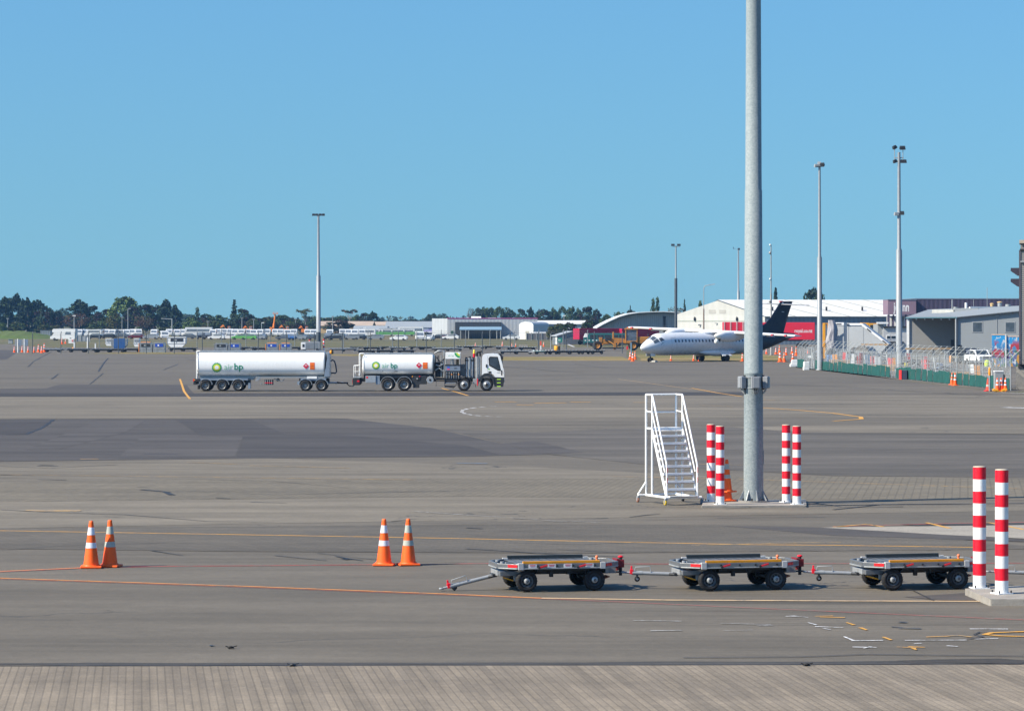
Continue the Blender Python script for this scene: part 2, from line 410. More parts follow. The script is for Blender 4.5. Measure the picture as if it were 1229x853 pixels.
line('yellow_line', [(760, 483), (775, 483.2)], .3, YEL, .018)
line('yellow_line', [(838, 486.5), (880, 488)], .2, YELW, .018)
line('yellow_line', [(905, 479), (930, 480.5)], .22, YELW, .018)
line('orange_line', [(1000, 633), (1040, 629.5), (1060, 632.8)], .13, YEL, .022)
line('orange_line', [(1112, 627.7), (1140, 634.5)], .13, YEL, .022)
line('orange_line', [(1186, 627.5), (1229, 636)], .13, YEL, .022)
line('red_line', [(1000, 632.5), (1070, 630.5), (1150, 628.5), (1300, 626)], .07, REDL, .022)
line('yellow_line', [(150, 424.6), (235, 425.3)], .7, YELW, .02)
line('yellow_line', [(380, 426), (425, 427.5)], .7, YELW, .02)
line('yellow_line', [(553, 428), (607, 428.5)], .7, YELW, .02)
line('yellow_line', [(492, 424.5), (512, 423.3)], .6, YELW, .02)
for a in ([(23, 433), (38, 433)], [(52, 431), (62, 431)], [(757, 428), (775, 427.5)]): line('yellow_line', a, .5, YELW, .02)
line('white_line', [(681, 413), (689, 416.2)], .5, WHT, .02)
for i in range(11):                              # broken white arc by the truck's nose
    t0 = R(100+i*16); t1 = t0+R(9)
    cxp, cyp, rx, ry = 604, 494, 50, 6.3
    line('white_line', [(cxp+rx*math.cos(t0), cyp-ry*math.sin(t0)), (cxp+rx*math.cos(t1), cyp-ry*math.sin(t1))], .22, WHT, .018)
line('blue_line', [(548, 556), (585, 556.5)], .35, BLUP, .018)
line('pale_seam', [(495, 614), (560, 618.5), (620, 622), (670, 626), (720, 627)], .05, WHTW, .02, .01)
for pts, w in (([(470, 626), (500, 623), (520, 624.5)], .06), ([(460, 627.5), (560, 628.5), (700, 626), (800, 624)], .05), ([(402, 668), (420, 671), (436, 673)], .07), ([(412, 671), (418, 672)], .12), ([(755, 621), (775, 618.5), (792, 617)], .07), ([(670, 660), (748, 664)], .05),
               ([(0, 570), (40, 571)], .10), ([(46, 575.6), (80, 576.4)], .12), ([(170, 588), (196, 590.5), (208, 594.5)], .15), ([(164, 584.6), (180, 585.4)], .06), ([(258, 598), (276, 599)], .12), ([(210, 590), (300, 590.6), (400, 591.4), (540, 590)], .05), ([(300, 603), (345, 604)], .08), ([(44, 559.6), (70, 559.8)], .14), ([(150, 573), (330, 578), (420, 586)], .04), ([(560, 634), (580, 635)], .1),
               ([(968, 605), (1000, 606.5), (1080, 605.4), (1300, 604)], .16), ([(975, 603.4), (1010, 608.6), (1084, 608.4)], .10), ([(860, 622), (990, 621)], .05)):  # dark line right of the plinth is the pole's shadow, painted on
    line('crack_and_shadow_line', pts, w, TAR_SHADE, .022, w*.3)
line('oil_stain', [(1090, 795.5), (1130, 793), (1200, 793.6), (1229, 794.6)], .5, asphalt('soot', (.06, .055, .055), (.09, .083, .08), .5, 0, 0, seed=44), .012, .12)
line('white_line', [(1200, 471), (1260, 472.5)], .5, WHT, .018)
line('white_line', [(1205, 489), (1240, 490)], .9, WHT, .018)
# survey paint scribbles in the right foreground
for a in ([(943, 740), (956, 740.6)], [(948, 739), (970, 741.5)], [(970, 747.5), (980, 750.5)], [(978, 752.5), (1012, 753.8)], [(988, 754.5), (996, 756)], [(1013, 764.5), (1024, 769)],
          [(1022, 769.5), (1060, 769)], [(1086, 769), (1160, 768.6)], [(1023, 777), (1052, 777.4)], [(1036, 778.5), (1046, 776.6)], [(760, 745), (818, 746)], [(780, 757.5), (818, 757)],
          [(865, 748.6), (925, 750)], [(868, 757.5), (904, 756.5)], [(1164, 755.2), (1210, 755.4)], [(1170, 767.5), (1198, 766.8)], [(1136, 775.5), (1150, 776.4)], [(1097, 773), (1106, 772.5)], [(908, 751.5), (928, 751)]):
    line('white_mark', a, .055, WHTW if a[0][0] < 930 else WHT, .018, .012)
for a in ([(978, 740), (1000, 739.6)], [(984, 741), (1014, 741.6)], [(1016, 747.5), (1026, 750.6)], [(1032, 753.6), (1041, 756.6)], [(1060, 765), (1070, 768.6)], [(1076, 777), (1100, 778)], [(1090, 776.6), (1110, 777.5)], [(1096, 778), (1100, 780.4)],
          [(1112, 765), (1140, 764)]):
    line('yellow_mark', a, .075, YEL, .018, .012)
line('yellow_line', [(1138, 763.6), (1152, 763.2), (1166, 765)], .08, YELW, .018)
line('yellow_line', [(1300, 756.8), (1229, 758.4), (1190, 759.8), (1182, 762), (1200, 763.6), (1229, 764.3), (1300, 764.6)], .13, YEL, .018)
line('crack_and_shadow_line', [(1229, 757.4), (1176, 759), (1168, 762.5), (1180, 764.5), (1160, 767.6)], .05, TAR_SHADE, .02, .01)
# sealed cracks and, beside the light pole, its shadow painted as dark lines
for pts, w in (([(560, 659), (590, 661), (640, 664), (700, 667), (748, 668.5)], .07), ([(330, 667), (392, 673)], .05), ([(180, 661), (220, 667)], .05), ([(380, 664), (460, 673), (560, 675)], .04),
               ([(0, 612), (60, 615), (150, 618), (250, 626), (330, 627)], .06), ([(1000, 612), (1060, 605.5), (1229, 605)], .10), ([(870, 611), (960, 606), (1080, 606.5), (1229, 607)], .05),  # last two lines, by the pole, paint its cast shadow
               ([(1095, 709), (1120, 721.5)], .04), ([(170, 588), (205, 591)], .12), ([(260, 592), (330, 594), (560, 589)], .05), ([(390, 577), (420, 577.5)], .1), ([(0, 661), (80, 655), (200, 652)], .03),
               ([(34, 440), (40, 434), (62, 422)], .14), ([(118, 446), (126, 434), (130, 430)], .18), ([(196, 444), (214, 437)], .13), ([(62, 455), (70, 449)], .15), ([(280, 452), (284, 447)], .15), ([(690, 437), (730, 442), (800, 445)], .1),
               ([(108, 461), (124, 448)], .1), ([(222, 430), (238, 434)], .1), ([(600, 440), (700, 448), (860, 452)], .12), ([(700, 461), (860, 459), (1000, 464), (1229, 478)], .12), ([(610, 652), (700, 654), (790, 650)], .03),
               ([(820, 790), (960, 789), (1040, 786), (1229, 788)], .04), ([(0, 560), (60, 562), (140, 558)], .08), ([(930, 660), (1060, 664), (1140, 660)], .03)):
    line('crack_and_shadow_line', pts, w, TAR_SHADE, .02, w*.35)
for (px, py, w) in ((1080, 753, .5), (1098, 754.5, .9), (1086, 747, .3), (60, 558, .6), (255, 775, .2)):
    line('oil_stain', [(px-w*22, py), (px+w*8, py+.6)], .10, M('old_oil', (.06, .058, .06), .5, var=.4), .02, .03)
# ------------------------------------------------------------------ shared paints
WHITE = M('white_paint', (.78, .78, .77), .42, var=.09, scale=1.6, dirt=.22)
RED = M('red_paint', (.70, .006, .022), .5, var=.12)
STEEL = M('galvanised_steel', (.33, .36, .385), .5, .2, var=.18, scale=7, bmp=.05)
GREY = M('grey_paint', (.34, .36, .38), .5, var=.15)
LGREY = M('pale_grey_paint', (.40, .42, .43), .45, .15, var=.15, scale=5, dirt=.35)
DARK = M('dark_steel', (.045, .048, .055), .55, .2, var=.3, scale=6)
BLACK = M('black_rubber', (.018, .018, .020), .8, var=.3, scale=14, dirt=.15)
RIM = M('grey_wheel_rim', (.11, .115, .12), .5, .3, var=.25, scale=9)
ALU = M('bright_aluminium', (.52, .53, .54), .4, .5, var=.2, scale=6)
ORANGE = M('orange_cone_plastic', (.92, .115, .008), .55, var=.10, scale=5, dirt=.18)
REFL = M('reflective_tape', (.70, .70, .76), .38, var=.1, scale=12, dirt=.25)
REFLG = M('soiled_reflective_tape', (.50, .52, .46), .45, var=.12, scale=12, dirt=.4)
CONC = M('pale_concrete_block', (.37, .34, .30), .9, var=.25, scale=3, dirt=.4, bmp=.4)
YELLOW = M('yellow_paint', (.80, .36, .02), .5, var=.15, scale=6, dirt=.3)
AMBER = M('amber_lens', (.75, .28, .02), .25, var=.05)
GLASS = glass('dark_glass')

# ------------------------------------------------------------------ traffic cones
def make_cone(tape=REFL):
    t = thing('traffic_cone', '', 'traffic cone')
    m = MB(); m.box((0, 0, .022), (.47, .47, .044), ORANGE); m.lathe([(.205, .044), (.19, .07)], ORANGE, n=20)
    m.build('base', t, bevel=.012)
    f = lambda z: .175-(z-.045)*.1305
    m = MB(); m.lathe([(f(.045), .045), (f(.5), .5), (f(1.0), 1.0), (.046, 1.04), (.036, 1.05)], ORANGE, n=24); m.build('body', t)
    for a, b in ((.445, .565), (.735, .905)):
        m = MB(); m.lathe([(f(a)+.003, a), (f(b)+.003, b)], tape, n=24, cap=False); m.build('reflective_band', t)
    return t
CONE = Kind(make_cone); CONE2 = Kind(lambda: make_cone(REFLG))
g1 = 'orange cones standing in pairs on the near apron'
def at(px, py, z=.012): return P(px, py, z)
CONE.put(at(109.5, 681.5), R(6), 'orange cone with clean white bands, left one of the pair at far left', g1)
CONE2.put(at(132, 680.2), R(-9), 'orange cone with dull greyish bands, right one of the pair at far left', g1)
CONE.put(at(461, 678.6), R(-4), 'orange cone with bright white bands, left one of the pair near the first cart', g1)
CONE2.put(at(490, 678.4), R(14), 'orange cone with grey bands, right one of the pair nearest the first cart', g1)

# ------------------------------------------------------------------ red and white bollards
def make_bollard():
    t = thing('bollard', '', 'bollard')
    m = MB(); prof = []; mats = []
    n = 10; hb = 2.45
    for i in range(n):
        z0 = .02+i*(hb-.02)/n; z1 = .02+(i+1)*(hb-.02)/n
        prof.append((.132, z0)); mats.append(WHITE if i % 2 == 0 else RED_CHIP)
    prof.append((.132, hb)); 
    m.lathe(prof, mats, n=28, cap=False)
    m.lathe([(.133, hb), (.128, hb+.015), (.06, hb+.024)], M('pale_cap', (.55, .46, .36), .6, var=.2), n=28)
    m.build('post', t)
    m = MB(); m.lathe([(.235, 0), (.235, .02)], WHITE, n=4, smooth=False)
    o = m.build('base_plate', t, rotz=R(45)); 
    for a in (45, 135, 225, 315):
        m = MB(); x, y = .19*math.cos(R(a)), .19*math.sin(R(a)); m.tube((x, y, .018), (x, y, .07), .017, DARK, n=6); m.build('anchor_bolt', t)
    return t
RED_CHIP = M('chipped_red_paint', (.72, .004, .022), .5, var=.10, wear=(5.0, .70, (.72, .66, .62)))
BOL = Kind(make_bollard)
g2 = 'red and white striped bollards'
Yl = 60.2
def bol(px, py, z, lab, s=1.0):
    Y = F*(H-z)/(py-YH); BOL.put((gX(px, Y), Y, z), rnd.uniform(0, .4), lab, g2, s)
bol(1175.6, 705.5, .14, 'tall striped bollard at right edge, left one of the two on the kerbed block')
bol(1202.3, 712, .14, 'tall striped bollard at right edge with chipped lower stripe, right one on the kerbed block')
bol(853.3, 601.5, .075, 'shaded striped bollard beside the white stairs, back one of its pair', .945)
bol(864.3, 605.2, .075, 'striped bollard left of the light pole in full sun, front one of its pair', .945)
bol(943.6, 602.4, .075, 'striped bollard right of the light pole, back one of its pair', .945)
bol(956.4, 605.0, .075, 'striped bollard right of the light pole, front one of its pair', .945)
# their plinths
def plinth(label, pts, h, ch=.03):
    t = MB(); n = len(pts); c = sum((Vector((*p, 0)) for p in pts), Vector())/n
    rel = [(p[0]-c.x, p[1]-c.y) for p in pts]
    t.prism(rel, .004, h, CONC, 'xy')
    return tag(t.build('concrete_plinth', loc=(c.x, c.y, 0), bevel=ch), label, 'plinth', 'concrete plinths under the bollards')
def gp(px, py, z=0):
    Y = F*(H-z)/(py-YH); return (gX(px, Y), Y)
plinth('raised concrete block with a chamfered corner under the two bollards at right', [gp(1158, 706, .14), gp(1188, 718.5, .14), gp(1420, 719, .14), gp(1420, 703, .14), gp(1200, 702.5, .14)], .14)
plinth('thin concrete slab under the big light pole and its four bollards', [gp(842, 607.2, .06), gp(968, 606.6, .06), gp(967, 599.3, .06), gp(845, 599.8, .06)], .07, .015)
Yc = F*(H-.07)/(602.3-YH)
Yc = 90.85
CONE2.put((gX(872, Yc), Yc, .075), R(20), 'lower cone of the stacked two beside the light pole, mostly hidden by a bollard', 'stacked cones by the light pole', 1.0)
CONE2.put((gX(872.3, Yc), Yc, .345), R(50), 'upper cone of the stacked two between bollard and light pole', 'stacked cones by the light pole', .94)

# ------------------------------------------------------------------ big light pole
POLEM = None
def galv(name):
    m, g, b = newmat(name, .66, .0, .25)
    v = g.obj()
    n = g.node('ShaderNodeTexVoronoi', {'Vector': v, 'Scale': 24}).outputs['Color']
    s = g.node('ShaderNodeSeparateColor', {0: n}).outputs[0]
    c = g.mix(g.ramp(s, 0, 1), (.19, .225, .24), (.275, .31, .32))
    c = g.mix(g.ramp(g.noise(g.map(v, scale=(3, 3, .35)), 1, 5), .35, .7, 0, .5), c, (.18, .22, .24))
    g.l.new(c, b.inputs['Base Color']); bump(g, b, g.noise(v, 30, 3), .08, .01)
    return m
POLEM = galv('spangled_galvanised_steel')
Yp = F*(H-.07)/(601.9-YH); Xp = gX(904.3, Yp)
t = thing('light_pole', 'thick galvanised light pole rising out of view between striped bollards', 'light pole', (Xp, Yp, .07))
m = MB(); rr = lambda z: .300-.0042*z
m.lathe([(rr(z), z) for z in (.05, 2, 2.19)], POLEM, n=40, cap=False)
m.lathe([(rr(2.19)+.004, 2.19), (rr(2.2)+.004, 2.215)], POLEM, n=40, cap=False)
m.lathe([(rr(z), z) for z in (2.215, 3.85)]+[(rr(3.85)+.006, 3.86), (rr(3.9)+.006, 3.9), (rr(3.9), 3.91), (rr(9.4), 9.4), (rr(9.4)-.012, 9.41), (rr(16)-.012, 16), (rr(24)-.02, 24), (rr(28)-.02, 28)], POLEM, n=40)
m.build('shaft', t)
m = MB(); m.lathe([(.46, .0), (.46, .05)], M('rusty_grey_plate', (.36, .34, .32), .6, .3, var=.25, scale=5, dirt=.5), n=32, smooth=False); m.build('base_plate', t)
for k in range(8):
    a = R(k*45+12); c, s = math.cos(a), math.sin(a)
    m = MB(); m.prism([(.285, .05), (.455, .05), (.455, .075), (.30, .36), (.285, .36)], -.012, .012, STEEL, 'xz')
    m.build('gusset', t, rotz=a)
    m = MB(); a2 = a+R(22); m.tube((.40*math.cos(a2), .40*math.sin(a2), .05), (.40*math.cos(a2), .40*math.sin(a2), .12), .026, DARK, n=6); m.build('anchor_bolt', t)
JB = M('grey_junction_box', (.33, .345, .37), .45, .1, var=.1)
for a in (-158, -84, -18, 70, 140):
    ca, sa = math.cos(R(a)), math.sin(R(a)); q = Matrix.Rotation(R(a), 3, 'Z'); r0 = rr(3.6)
    m = MB(); m.box(q @ Vector((r0+.105, 0, 3.60)), (.15, .27, .36), JB, q); m.box(q @ Vector((r0+.19, 0, 3.60)), (.025, .20, .32), JB, q)
    m.box(q @ Vector((r0+.02, 0, 3.60)), (.05, .09, .44), DARK, q)
    bx = m.build('junction_box', t, bevel=.012)
    m = MB()
    for k in (-.07, 0, .07): m.path([q @ Vector((r0+.09, k, 3.42)), q @ Vector((r0+.085, k*.8, 3.36)), q @ Vector((r0+.02, k*.5, 3.27))], .018, LGREY, 6)
    m.build('cable', bx)
m = MB(); m.lathe([(rr(3.8)+.016, 3.74), (rr(3.8)+.016, 3.79)], STEEL, n=40); m.lathe([(rr(3.4)+.016, 3.42), (rr(3.4)+.016, 3.45)], STEEL, n=40); m.build('clamp_band', t)
m = MB(); m.box((.302, -.02, 1.35), (.02, .12, .42), STEEL, Matrix.Rotation(R(-6), 3, 'Z')); m.build('access_cover', t)

# ------------------------------------------------------------------ white mobile stairs
def make_stairs():
    t = thing('mobile_stairs', 'white steel mobile stairs with nine treads on four castors', 'mobile stairs')
    WT = M('white_enamel_tube', (.80, .80, .79), .4, var=.06, scale=2, dirt=.1)
    TR = M('shaded_tread_wood', (.50, .43, .36), .7, .2, var=.25, scale=9, dirt=.3)  # brown wood edge under the white lip, its shade put into the colour
    hw = .50; b0, b1 = -.62, 1.02; zp = 2.24; zt = 3.27; yp = b1-.46        # platform spans yp..b1
    ys = b0+.10                                                            # foot of the flight
    m = MB()
    for s in (-1, 1):
        m.tube((s*hw, b1, .22), (s*hw, b1, zt), .034, WT); m.tube((s*hw, yp, .22), (s*hw, yp, zp), .034, WT)
        m.tube((s*hw, b0-.02, .22), (s*hw, b1+.06, .22), .040, WT)
        m.tube((s*hw, b1, .62), (s*hw*1.5, b1+.04, .24), .03, WT)
    m.tube((-hw*1.52, b1+.02, .22), (hw*1.52, b1+.02, .22), .036, WT); m.tube((-hw*1.2, b0, .22), (hw*1.2, b0, .22), .036, WT)
    m.tube((-hw, b1, zp-.04), (hw, b1, zp-.04), .03, WT); m.tube((-hw, yp, zp-.04), (hw, yp, zp-.04), .03, WT)
    m.build('frame', t)
    for s in (-1, 1):
        m = MB()
        m.path([(s*hw, b1, zt), (s*hw, yp+.02, zt), (s*hw, yp-.02, zt-.02), (s*hw, ys+.02, 1.25), (s*hw, ys-.01, 1.15), (s*hw, ys-.01, .25)], .028, WT)
        m.path([(s*hw, b1, zt-.5), (s*hw, yp, zt-.52), (s*hw, yp-.02, zt-.56), (s*hw, ys+.14, .98)], .022, WT)
        m.tube((s*hw, yp, zp), (s*hw, yp, zt-.02), .026, WT)
        h = m.build('handrail', t)
        for z in (.66, .96): m = MB(); m.box((s*hw, ys-.040, z+.08), (.022, .006, .16), RED); m.build('red_tape', h)
        m = MB(); d = Vector((0, yp-ys, zp-.25)); ang = math.atan2(d.z, d.y)
        m.box((s*hw, (ys+yp)/2, (zp+.25)/2-.03), (.035, d.length, .10), WT, Matrix.Rotation(ang, 3, 'X')); m.build('stringer', t)
    m = MB(); m.tube((-hw, b1, zt), (hw, b1, zt), .03, WT); m.build('back_rail', t); m = MB(); m.tube((-hw, b1, zt-.54), (hw, b1, zt-.54), .024, WT); m.build('back_rail', t)
    for k in range(1, 9):
        z = .22+k*.2245; y = ys+(yp-ys)*(k*.2245-.0)/(zp-.22)
        m = MB(); m.box((0, y, z+.015), (hw*1.92, .19, .06), WT); m.box((0, y, z-.034), (hw*1.9, .18, .035), TR)
        m.build('tread', t)
    m = MB(); m.box((0, (yp+b1)/2, zp+.01), (hw*1.95, b1-yp-.01, .05), WT); m.box((0, yp+.02, zp-.035), (hw*1.9, .06, .035), TR); m.build('platform', t)
    m = MB(); m.box((0, b0, .255), (hw*1.9, .16, .03), WT); m.box((0, b0-.082, .25), (hw*1.85, .005, .025), TR); m.build('tread', t)
    for (x, y, c) in ((-hw*1.5, b1+.02, 'r'), (hw*1.5, b1+.02, 'd'), (-hw*1.15, b0, 'y'), (hw*1.25, b0, 'b')):
        m = MB(); m.box((x, y, .175), (.07, .09, .05), GREY); m.box((x-.032, y+.03, .115), (.008, .06, .12), GREY); m.box((x+.032, y+.03, .115), (.008, .06, .12), GREY)
        f = m.build('castor', t)
        q = {'r': M('rusty_wheel', (.28, .13, .09), .6, var=.2), 'y': M('yellow_wheel', (.60, .42, .04), .6, var=.2), 'd': BLACK, 'b': M('blue_grey_wheel', (.10, .14, .20), .6)}[c]
        m = MB(); m.lathe([(.05, -.024), (.078, -.024), (.082, -.012), (.082, .012), (.078, .024), (.05, .024)], q, (x, y+.04, .083), 'x', n=18); m.lathe([(.03, -.028), (.03, .028)], GREY, (x, y+.04, .083), 'x', n=10)
        m.build('wheel', f)
    return t
o = make_stairs(); Ys = gY(604.8); o.location = (gX(810, Ys), Ys, .013); o.rotation_euler.z = R(21)

# ------------------------------------------------------------------ pallet carts
YB = M('yellow_guide_bar', (.66, .27, .008), .55, var=.18, scale=4, dirt=.3)
BEAM = M('aluminium_beam', (.215, .225, .24), .4, .35, var=.22, scale=3, dirt=.4)
BLOCK = M('white_corner_block', (.56, .56, .56), .5, var=.12, dirt=.2)
BACKB = M('dark_guide_bar', (.045, .055, .06), .5, .2, var=.2)
STK = M('white_sticker', (.75, .73, .72), .5, var=.05)
def make_wheel(parent, x, y, r=.218, w=.15, spokes=False):
    m = MB(); h = w/2
    m.lathe([(r*.60, -h*.7), (r*.72, -h), (r*.93, -h*.95), (r, -h*.62), (r*1.0, 0), (r, h*.62), (r*.93, h*.95), (r*.72, h), (r*.60, h*.7)], BLACK, (0, 0, 0), 'y', n=36, cap=False)
    for k in range(24):
        a = 2*math.pi*k/24; q = Matrix.Rotation(-a, 3, 'Y')
        m.box(q @ Vector((r-.002, 0, 0)), (.012, w*.74, .018), BLACK, q)
    o = m.build('wheel', parent); o.location = (x, y, r)
    m = MB(); s = -1 if y < 0 else 1
    rimm = RIM if spokes else DARK
    m.lathe([(r*.62, s*h*.5), (r*.60, s*h*.85), (r*.54, s*h*.75), (r*.42, s*h*.35), (r*.28, s*h*.45), (r*.26, s*h*.9), (r*.12, s*h*1.15), (.01, s*h*1.2)], rimm, (0, 0, 0), 'y', n=28, cap=False)
    if spokes:
        for k in range(8):
            a = 2*math.pi*k/8; m.tube((r*.36*math.cos(a), s*h*.35, r*.36*math.sin(a)), (r*.36*math.cos(a), s*h*.47, r*.36*math.sin(a)), .020, BLACK, n=8)
    m.lathe([(r*.30, s*h*.8), (r*.25, s*h*1.1), (.01, s*h*1.15)], ALU if not spokes else LGREY, (0, 0, 0), 'y', n=18)
    hb = m.build('rim', o)
    return o
def make_cart(tilt, steer, spokes, stickers, reach=0.0):
    """four wheel roller cart; front (tow bar) towards -x, near side -y"""
    t = thing('pallet_cart', '', 'pallet cart')
    a, W, L, c = .91, 1.5, 1.29, .40         # half side length, width, half length, chamfer half width
    hy = W/2; z0, z1 = .465, .572
    # deck frame: octagonal ring of aluminium channel with white corner blocks
    ring = [(-a, -hy), (a, -hy), (L, -c), (L, c), (a, hy), (-a, hy), (-L, c), (-L, -c)]
    m = MB()
    for i in range(8):
        p, q = Vector((*ring[i], 0)), Vector((*ring[(i+1) % 8], 0)); d = q-p; an = math.atan2(d.y, d.x); r = Matrix.Rotation(an, 3, 'Z')
        n = r @ Vector((0, .03, 0)); mid = (p+q)/2+n
        m.box((mid.x, mid.y, (z0+z1)/2), (d.length-.012*(i % 2 == 0)-.006, .055, z1-z0), BEAM, r)
        m.box((mid.x-n.x*1.05, mid.y-n.y*1.05, z0+.012), (d.length-.08, .02, .024), LGREY, r)
    m.b2(-a-.2, a+.2, -hy+.3, hy-.3, z0+.01, z0+.03, DARK); m.b2(-a+.02, a-.02, -hy+.07, hy-.07, z1-.025, z1-.012, M('worn_deck_plate', (.20, .21, .215), .5, .4, var=.3, scale=5, dirt=.4))
    fr = m.build('deck_frame', t, bevel=.006)
    for i in (0, 1, 4, 5):
        m = MB(); p = ring[i]; sx = 1 if p[0] > 0 else -1; sy = 1 if p[1] > 0 else -1
        m.box((p[0]-sx*.045, p[1]-sy*.030, (z0+z1)/2+.004), (.11, .085, z1-z0+.03), BLOCK); m.build('corner_block', fr, bevel=.006)
    # end plates, red reflectors on the chamfers
    for sx in (-1, 1):
        for sy in (-1, 1):
            p = Vector((sx*a, sy*hy, 0)); q = Vector((sx*L, sy*c, 0)); mid = p.lerp(q, .28); d = q-p; an = math.atan2(d.y, d.x)
            r = Matrix.Rotation(an, 3, 'Z'); n = Vector((d.y, -d.x, 0)).normalized()*.004
            if n.y*sy < 0: n = -n
            m = MB(); m.box((mid.x+n.x, mid.y+n.y, .53), (.22, .008, .055), M('red_reflector', (.70, .02, .025), .3, var=.1), r); m.build('reflector', t)
    for sy in (-1, 1):
        m = MB(); m.b2(-.82, .80, sy*(hy-.035)-.028, sy*(hy-.035)+.028, z1+.005, z1+(.056 if sy < 0 else .066), YB if sy < 0 else BACKB)
        m.build('guide_bar', t, bevel=.005)
    # rollers
    for k in range(9):
        x = -.76+k*.19
        for y in (-.36, .36):
            m = MB(); m.tube((x, y-.30, z1-.030), (x, y+.30, z1-.030), .022, DARK, n=10); m.build('roller', t)
    m = MB(); m.b2(-1.02, 1.02, -.025, .025, z0+.03, z1-.004, GREY); m.build('centre_rail', t)
    for x, y in ((-L+.16, -.2), (.86, -.3), (-L+.16, .25), (.90, .35)):
        m = MB(); m.tube((x, y, z1-.02), (x, y, z1+.02), .045, GREY, n=14); m.build('ball_castor', t)
    m = MB(); m.tube((.84, -.34, z1), (.84, -.34, z1+.075), .022, M('orange_knob', (.8, .2, .08), .5), n=10); m.ball((.84, -.34, z1+.09), .035, M('orange_knob'), 10, 6); m.build('stop_knob', t)
    # side fittings: red latch handles, stickers, bolts
    for x in (-.40, .42):
        m = MB(); r = Matrix.Rotation(R(-16), 3, 'Y')
        m.box((x, -hy-.022, .52), (.19, .018, .035), M('red_handle', (.62, .02, .035), .45), r); m.tube((x-.09, -hy-.005, .497), (x-.09, -hy-.04, .497), .026, DARK, n=8); m.build('latch_handle', t, bevel=.004)
    for x in (-.62, -.22, .12, .58):
        if stickers:
            m = MB(); m.b2(x-.085, x+.085, -hy-.006, -hy-.001, .492, .566, STK)
            m.b2(x-.06, x+.06, -hy-.0085, -hy-.0065, .540, .556, M('red_print', (.6, .06, .08), .5)); m.b2(x-.05, x+.05, -hy-.0085, -hy-.0065, .518, .526, M('red_print'))
            m.build('sticker', t)
        m = MB(); m.tube((x+.115, -hy-.001, .53), (x+.115, -hy-.014, .53), .022, DARK, n=8); m.build('bolt', t)
    # chassis
    m = MB(); m.b2(-.62, 1.00, -.32, .32, .325, .455, DARK); m.b2(-.45, .30, -.40, .40, .34, .42, DARK); m.b2(.95, 1.32, -.12, .12, .30, .46, GREY)
    m.b2(.98, 1.05, -.5, .5, .33, .46, GREY); m.b2(-.2, -.12, -.5, -.42, .28, .47, DARK); m.b2(.15, .22, -.5, -.42, .33, .47, DARK)
    m.b2(-.5, .8, -.60, -.52, .41, .475, DARK); m.b2(-.5, .8, .52, .60, .41, .475, DARK)
    m.build('chassis', t, bevel=.01)
    # steered front axle with its own bright frame, brake flaps
    m = MB(); m.b2(-L+.05, -.72, -c-.08, c+.08, .315, .410, BEAM); m.b2(-.98, -.55, -.3, .3, .22, .36, DARK); m.b2(-L+.03, -L+.08, -.3, .3, .305, .420, ALU)
    m.b2(-L-.03, -.8, -.14, .14, .29, .335, DARK); m.box((-.86, -.42, .27), (.17, .05, .12), LGREY)
    m.build('turntable', t, bevel=.008)
    m = MB(); m.tube((-.715, -.60, .218), (-.715, .60, .218), .045, DARK); m.build('axle', t); m = MB(); m.tube((.715, -.60, .218), (.715, .60, .218), .045, DARK); m.build('axle', t)
    for x, sp in ((-.715, True), (.715, spokes)):
        for y in (-.60, .60): make_wheel(t, x, y, spokes=sp and spokes or (x < 0 and sp))
    for x in (-1.02, 1.02):
        m = MB(); m.box((x, -.25, .235), (.16, .34, .022), YELLOW if x < 0 else M('rusty_flap', (.30, .09, .04), .7), Matrix.Rotation(R(18 if x < 0 else -18), 3, 'Y')); m.build('brake_flap', t)
    # coupling bracket at the rear
    HR = M('red_coupling_paint', (.20, .010, .014), .5, var=.2, dirt=.3)
    m = MB(); m.b2(1.31, 1.36, -.17, .17, .36, .60, HR); m.b2(1.36, 1.48, -.15, -.11, .42, .58, HR); m.b2(1.36, 1.48, .11, .15, .42, .58, HR); m.tube((1.44, 0, .24), (1.44, 0, .62), .035, DARK)
    m.ball((1.44, 0, .630), (.06, .06, .028), RED, 12, 6); m.b2(1.28, 1.52, -.05, .05, .30, .33, DARK); m.build('coupling', t, bevel=.005)
    # tow bar
    q = Matrix.Rotation(R(steer), 3, 'Z') @ Matrix.Rotation(R(-tilt), 3, 'Y')
    base = Vector((-L+.06, 0, .30))
    f = lambda x, y, z: base+q @ Vector((x-(reach if x < -.2 else 0), y, z))
    m = MB(); m.tube(f(0, -.12, 0), f(-.15, -.03, 0), .03, DARK); m.tube(f(0, .12, 0), f(-.15, .03, 0), .03, DARK)
    m.tube(f(-.08, 0, 0), f(-.55, 0, 0), .040, M('tow_bar_grey', (.42, .43, .44), .45, .3), n=12); m.tube(f(-.55, 0, 0), f(-.76, 0, 0), .046, GREY, n=12)
    tb = m.build('tow_bar', t)
    m = MB(); m.tube(f(-.76, 0, 0), f(-.90, 0, 0), .022, GREY); m.lathe([(.020, -.016), (.05, -.016), (.05, .016), (.02, .016)], GREY, f(-.94, 0, 0), 'z', n=14); m.build('tow_eye', tb)
    m = MB(); m.box(f(-.775, 0, .02), (.07, .08, .10), RED, q); m.box(f(-.78, 0, .09), (.035, .035, .10), RED, q); m.build('lock_lever', tb, bevel=.006)
    m = MB(); m.path([f(-.72, -.03, .04), f(-.70, -.03, .12), f(-.40, -.03, .145), f(-.38, -.03, .02)], .010, GREY, 6); m.build('handle', tb)
    wc = f(-.66, 0, 0); wr = .058
    m = MB(); m.box((wc.x, wc.y, wc.z-.06), (.03, .05, .10), DARK); m.build('jockey_bracket', tb)
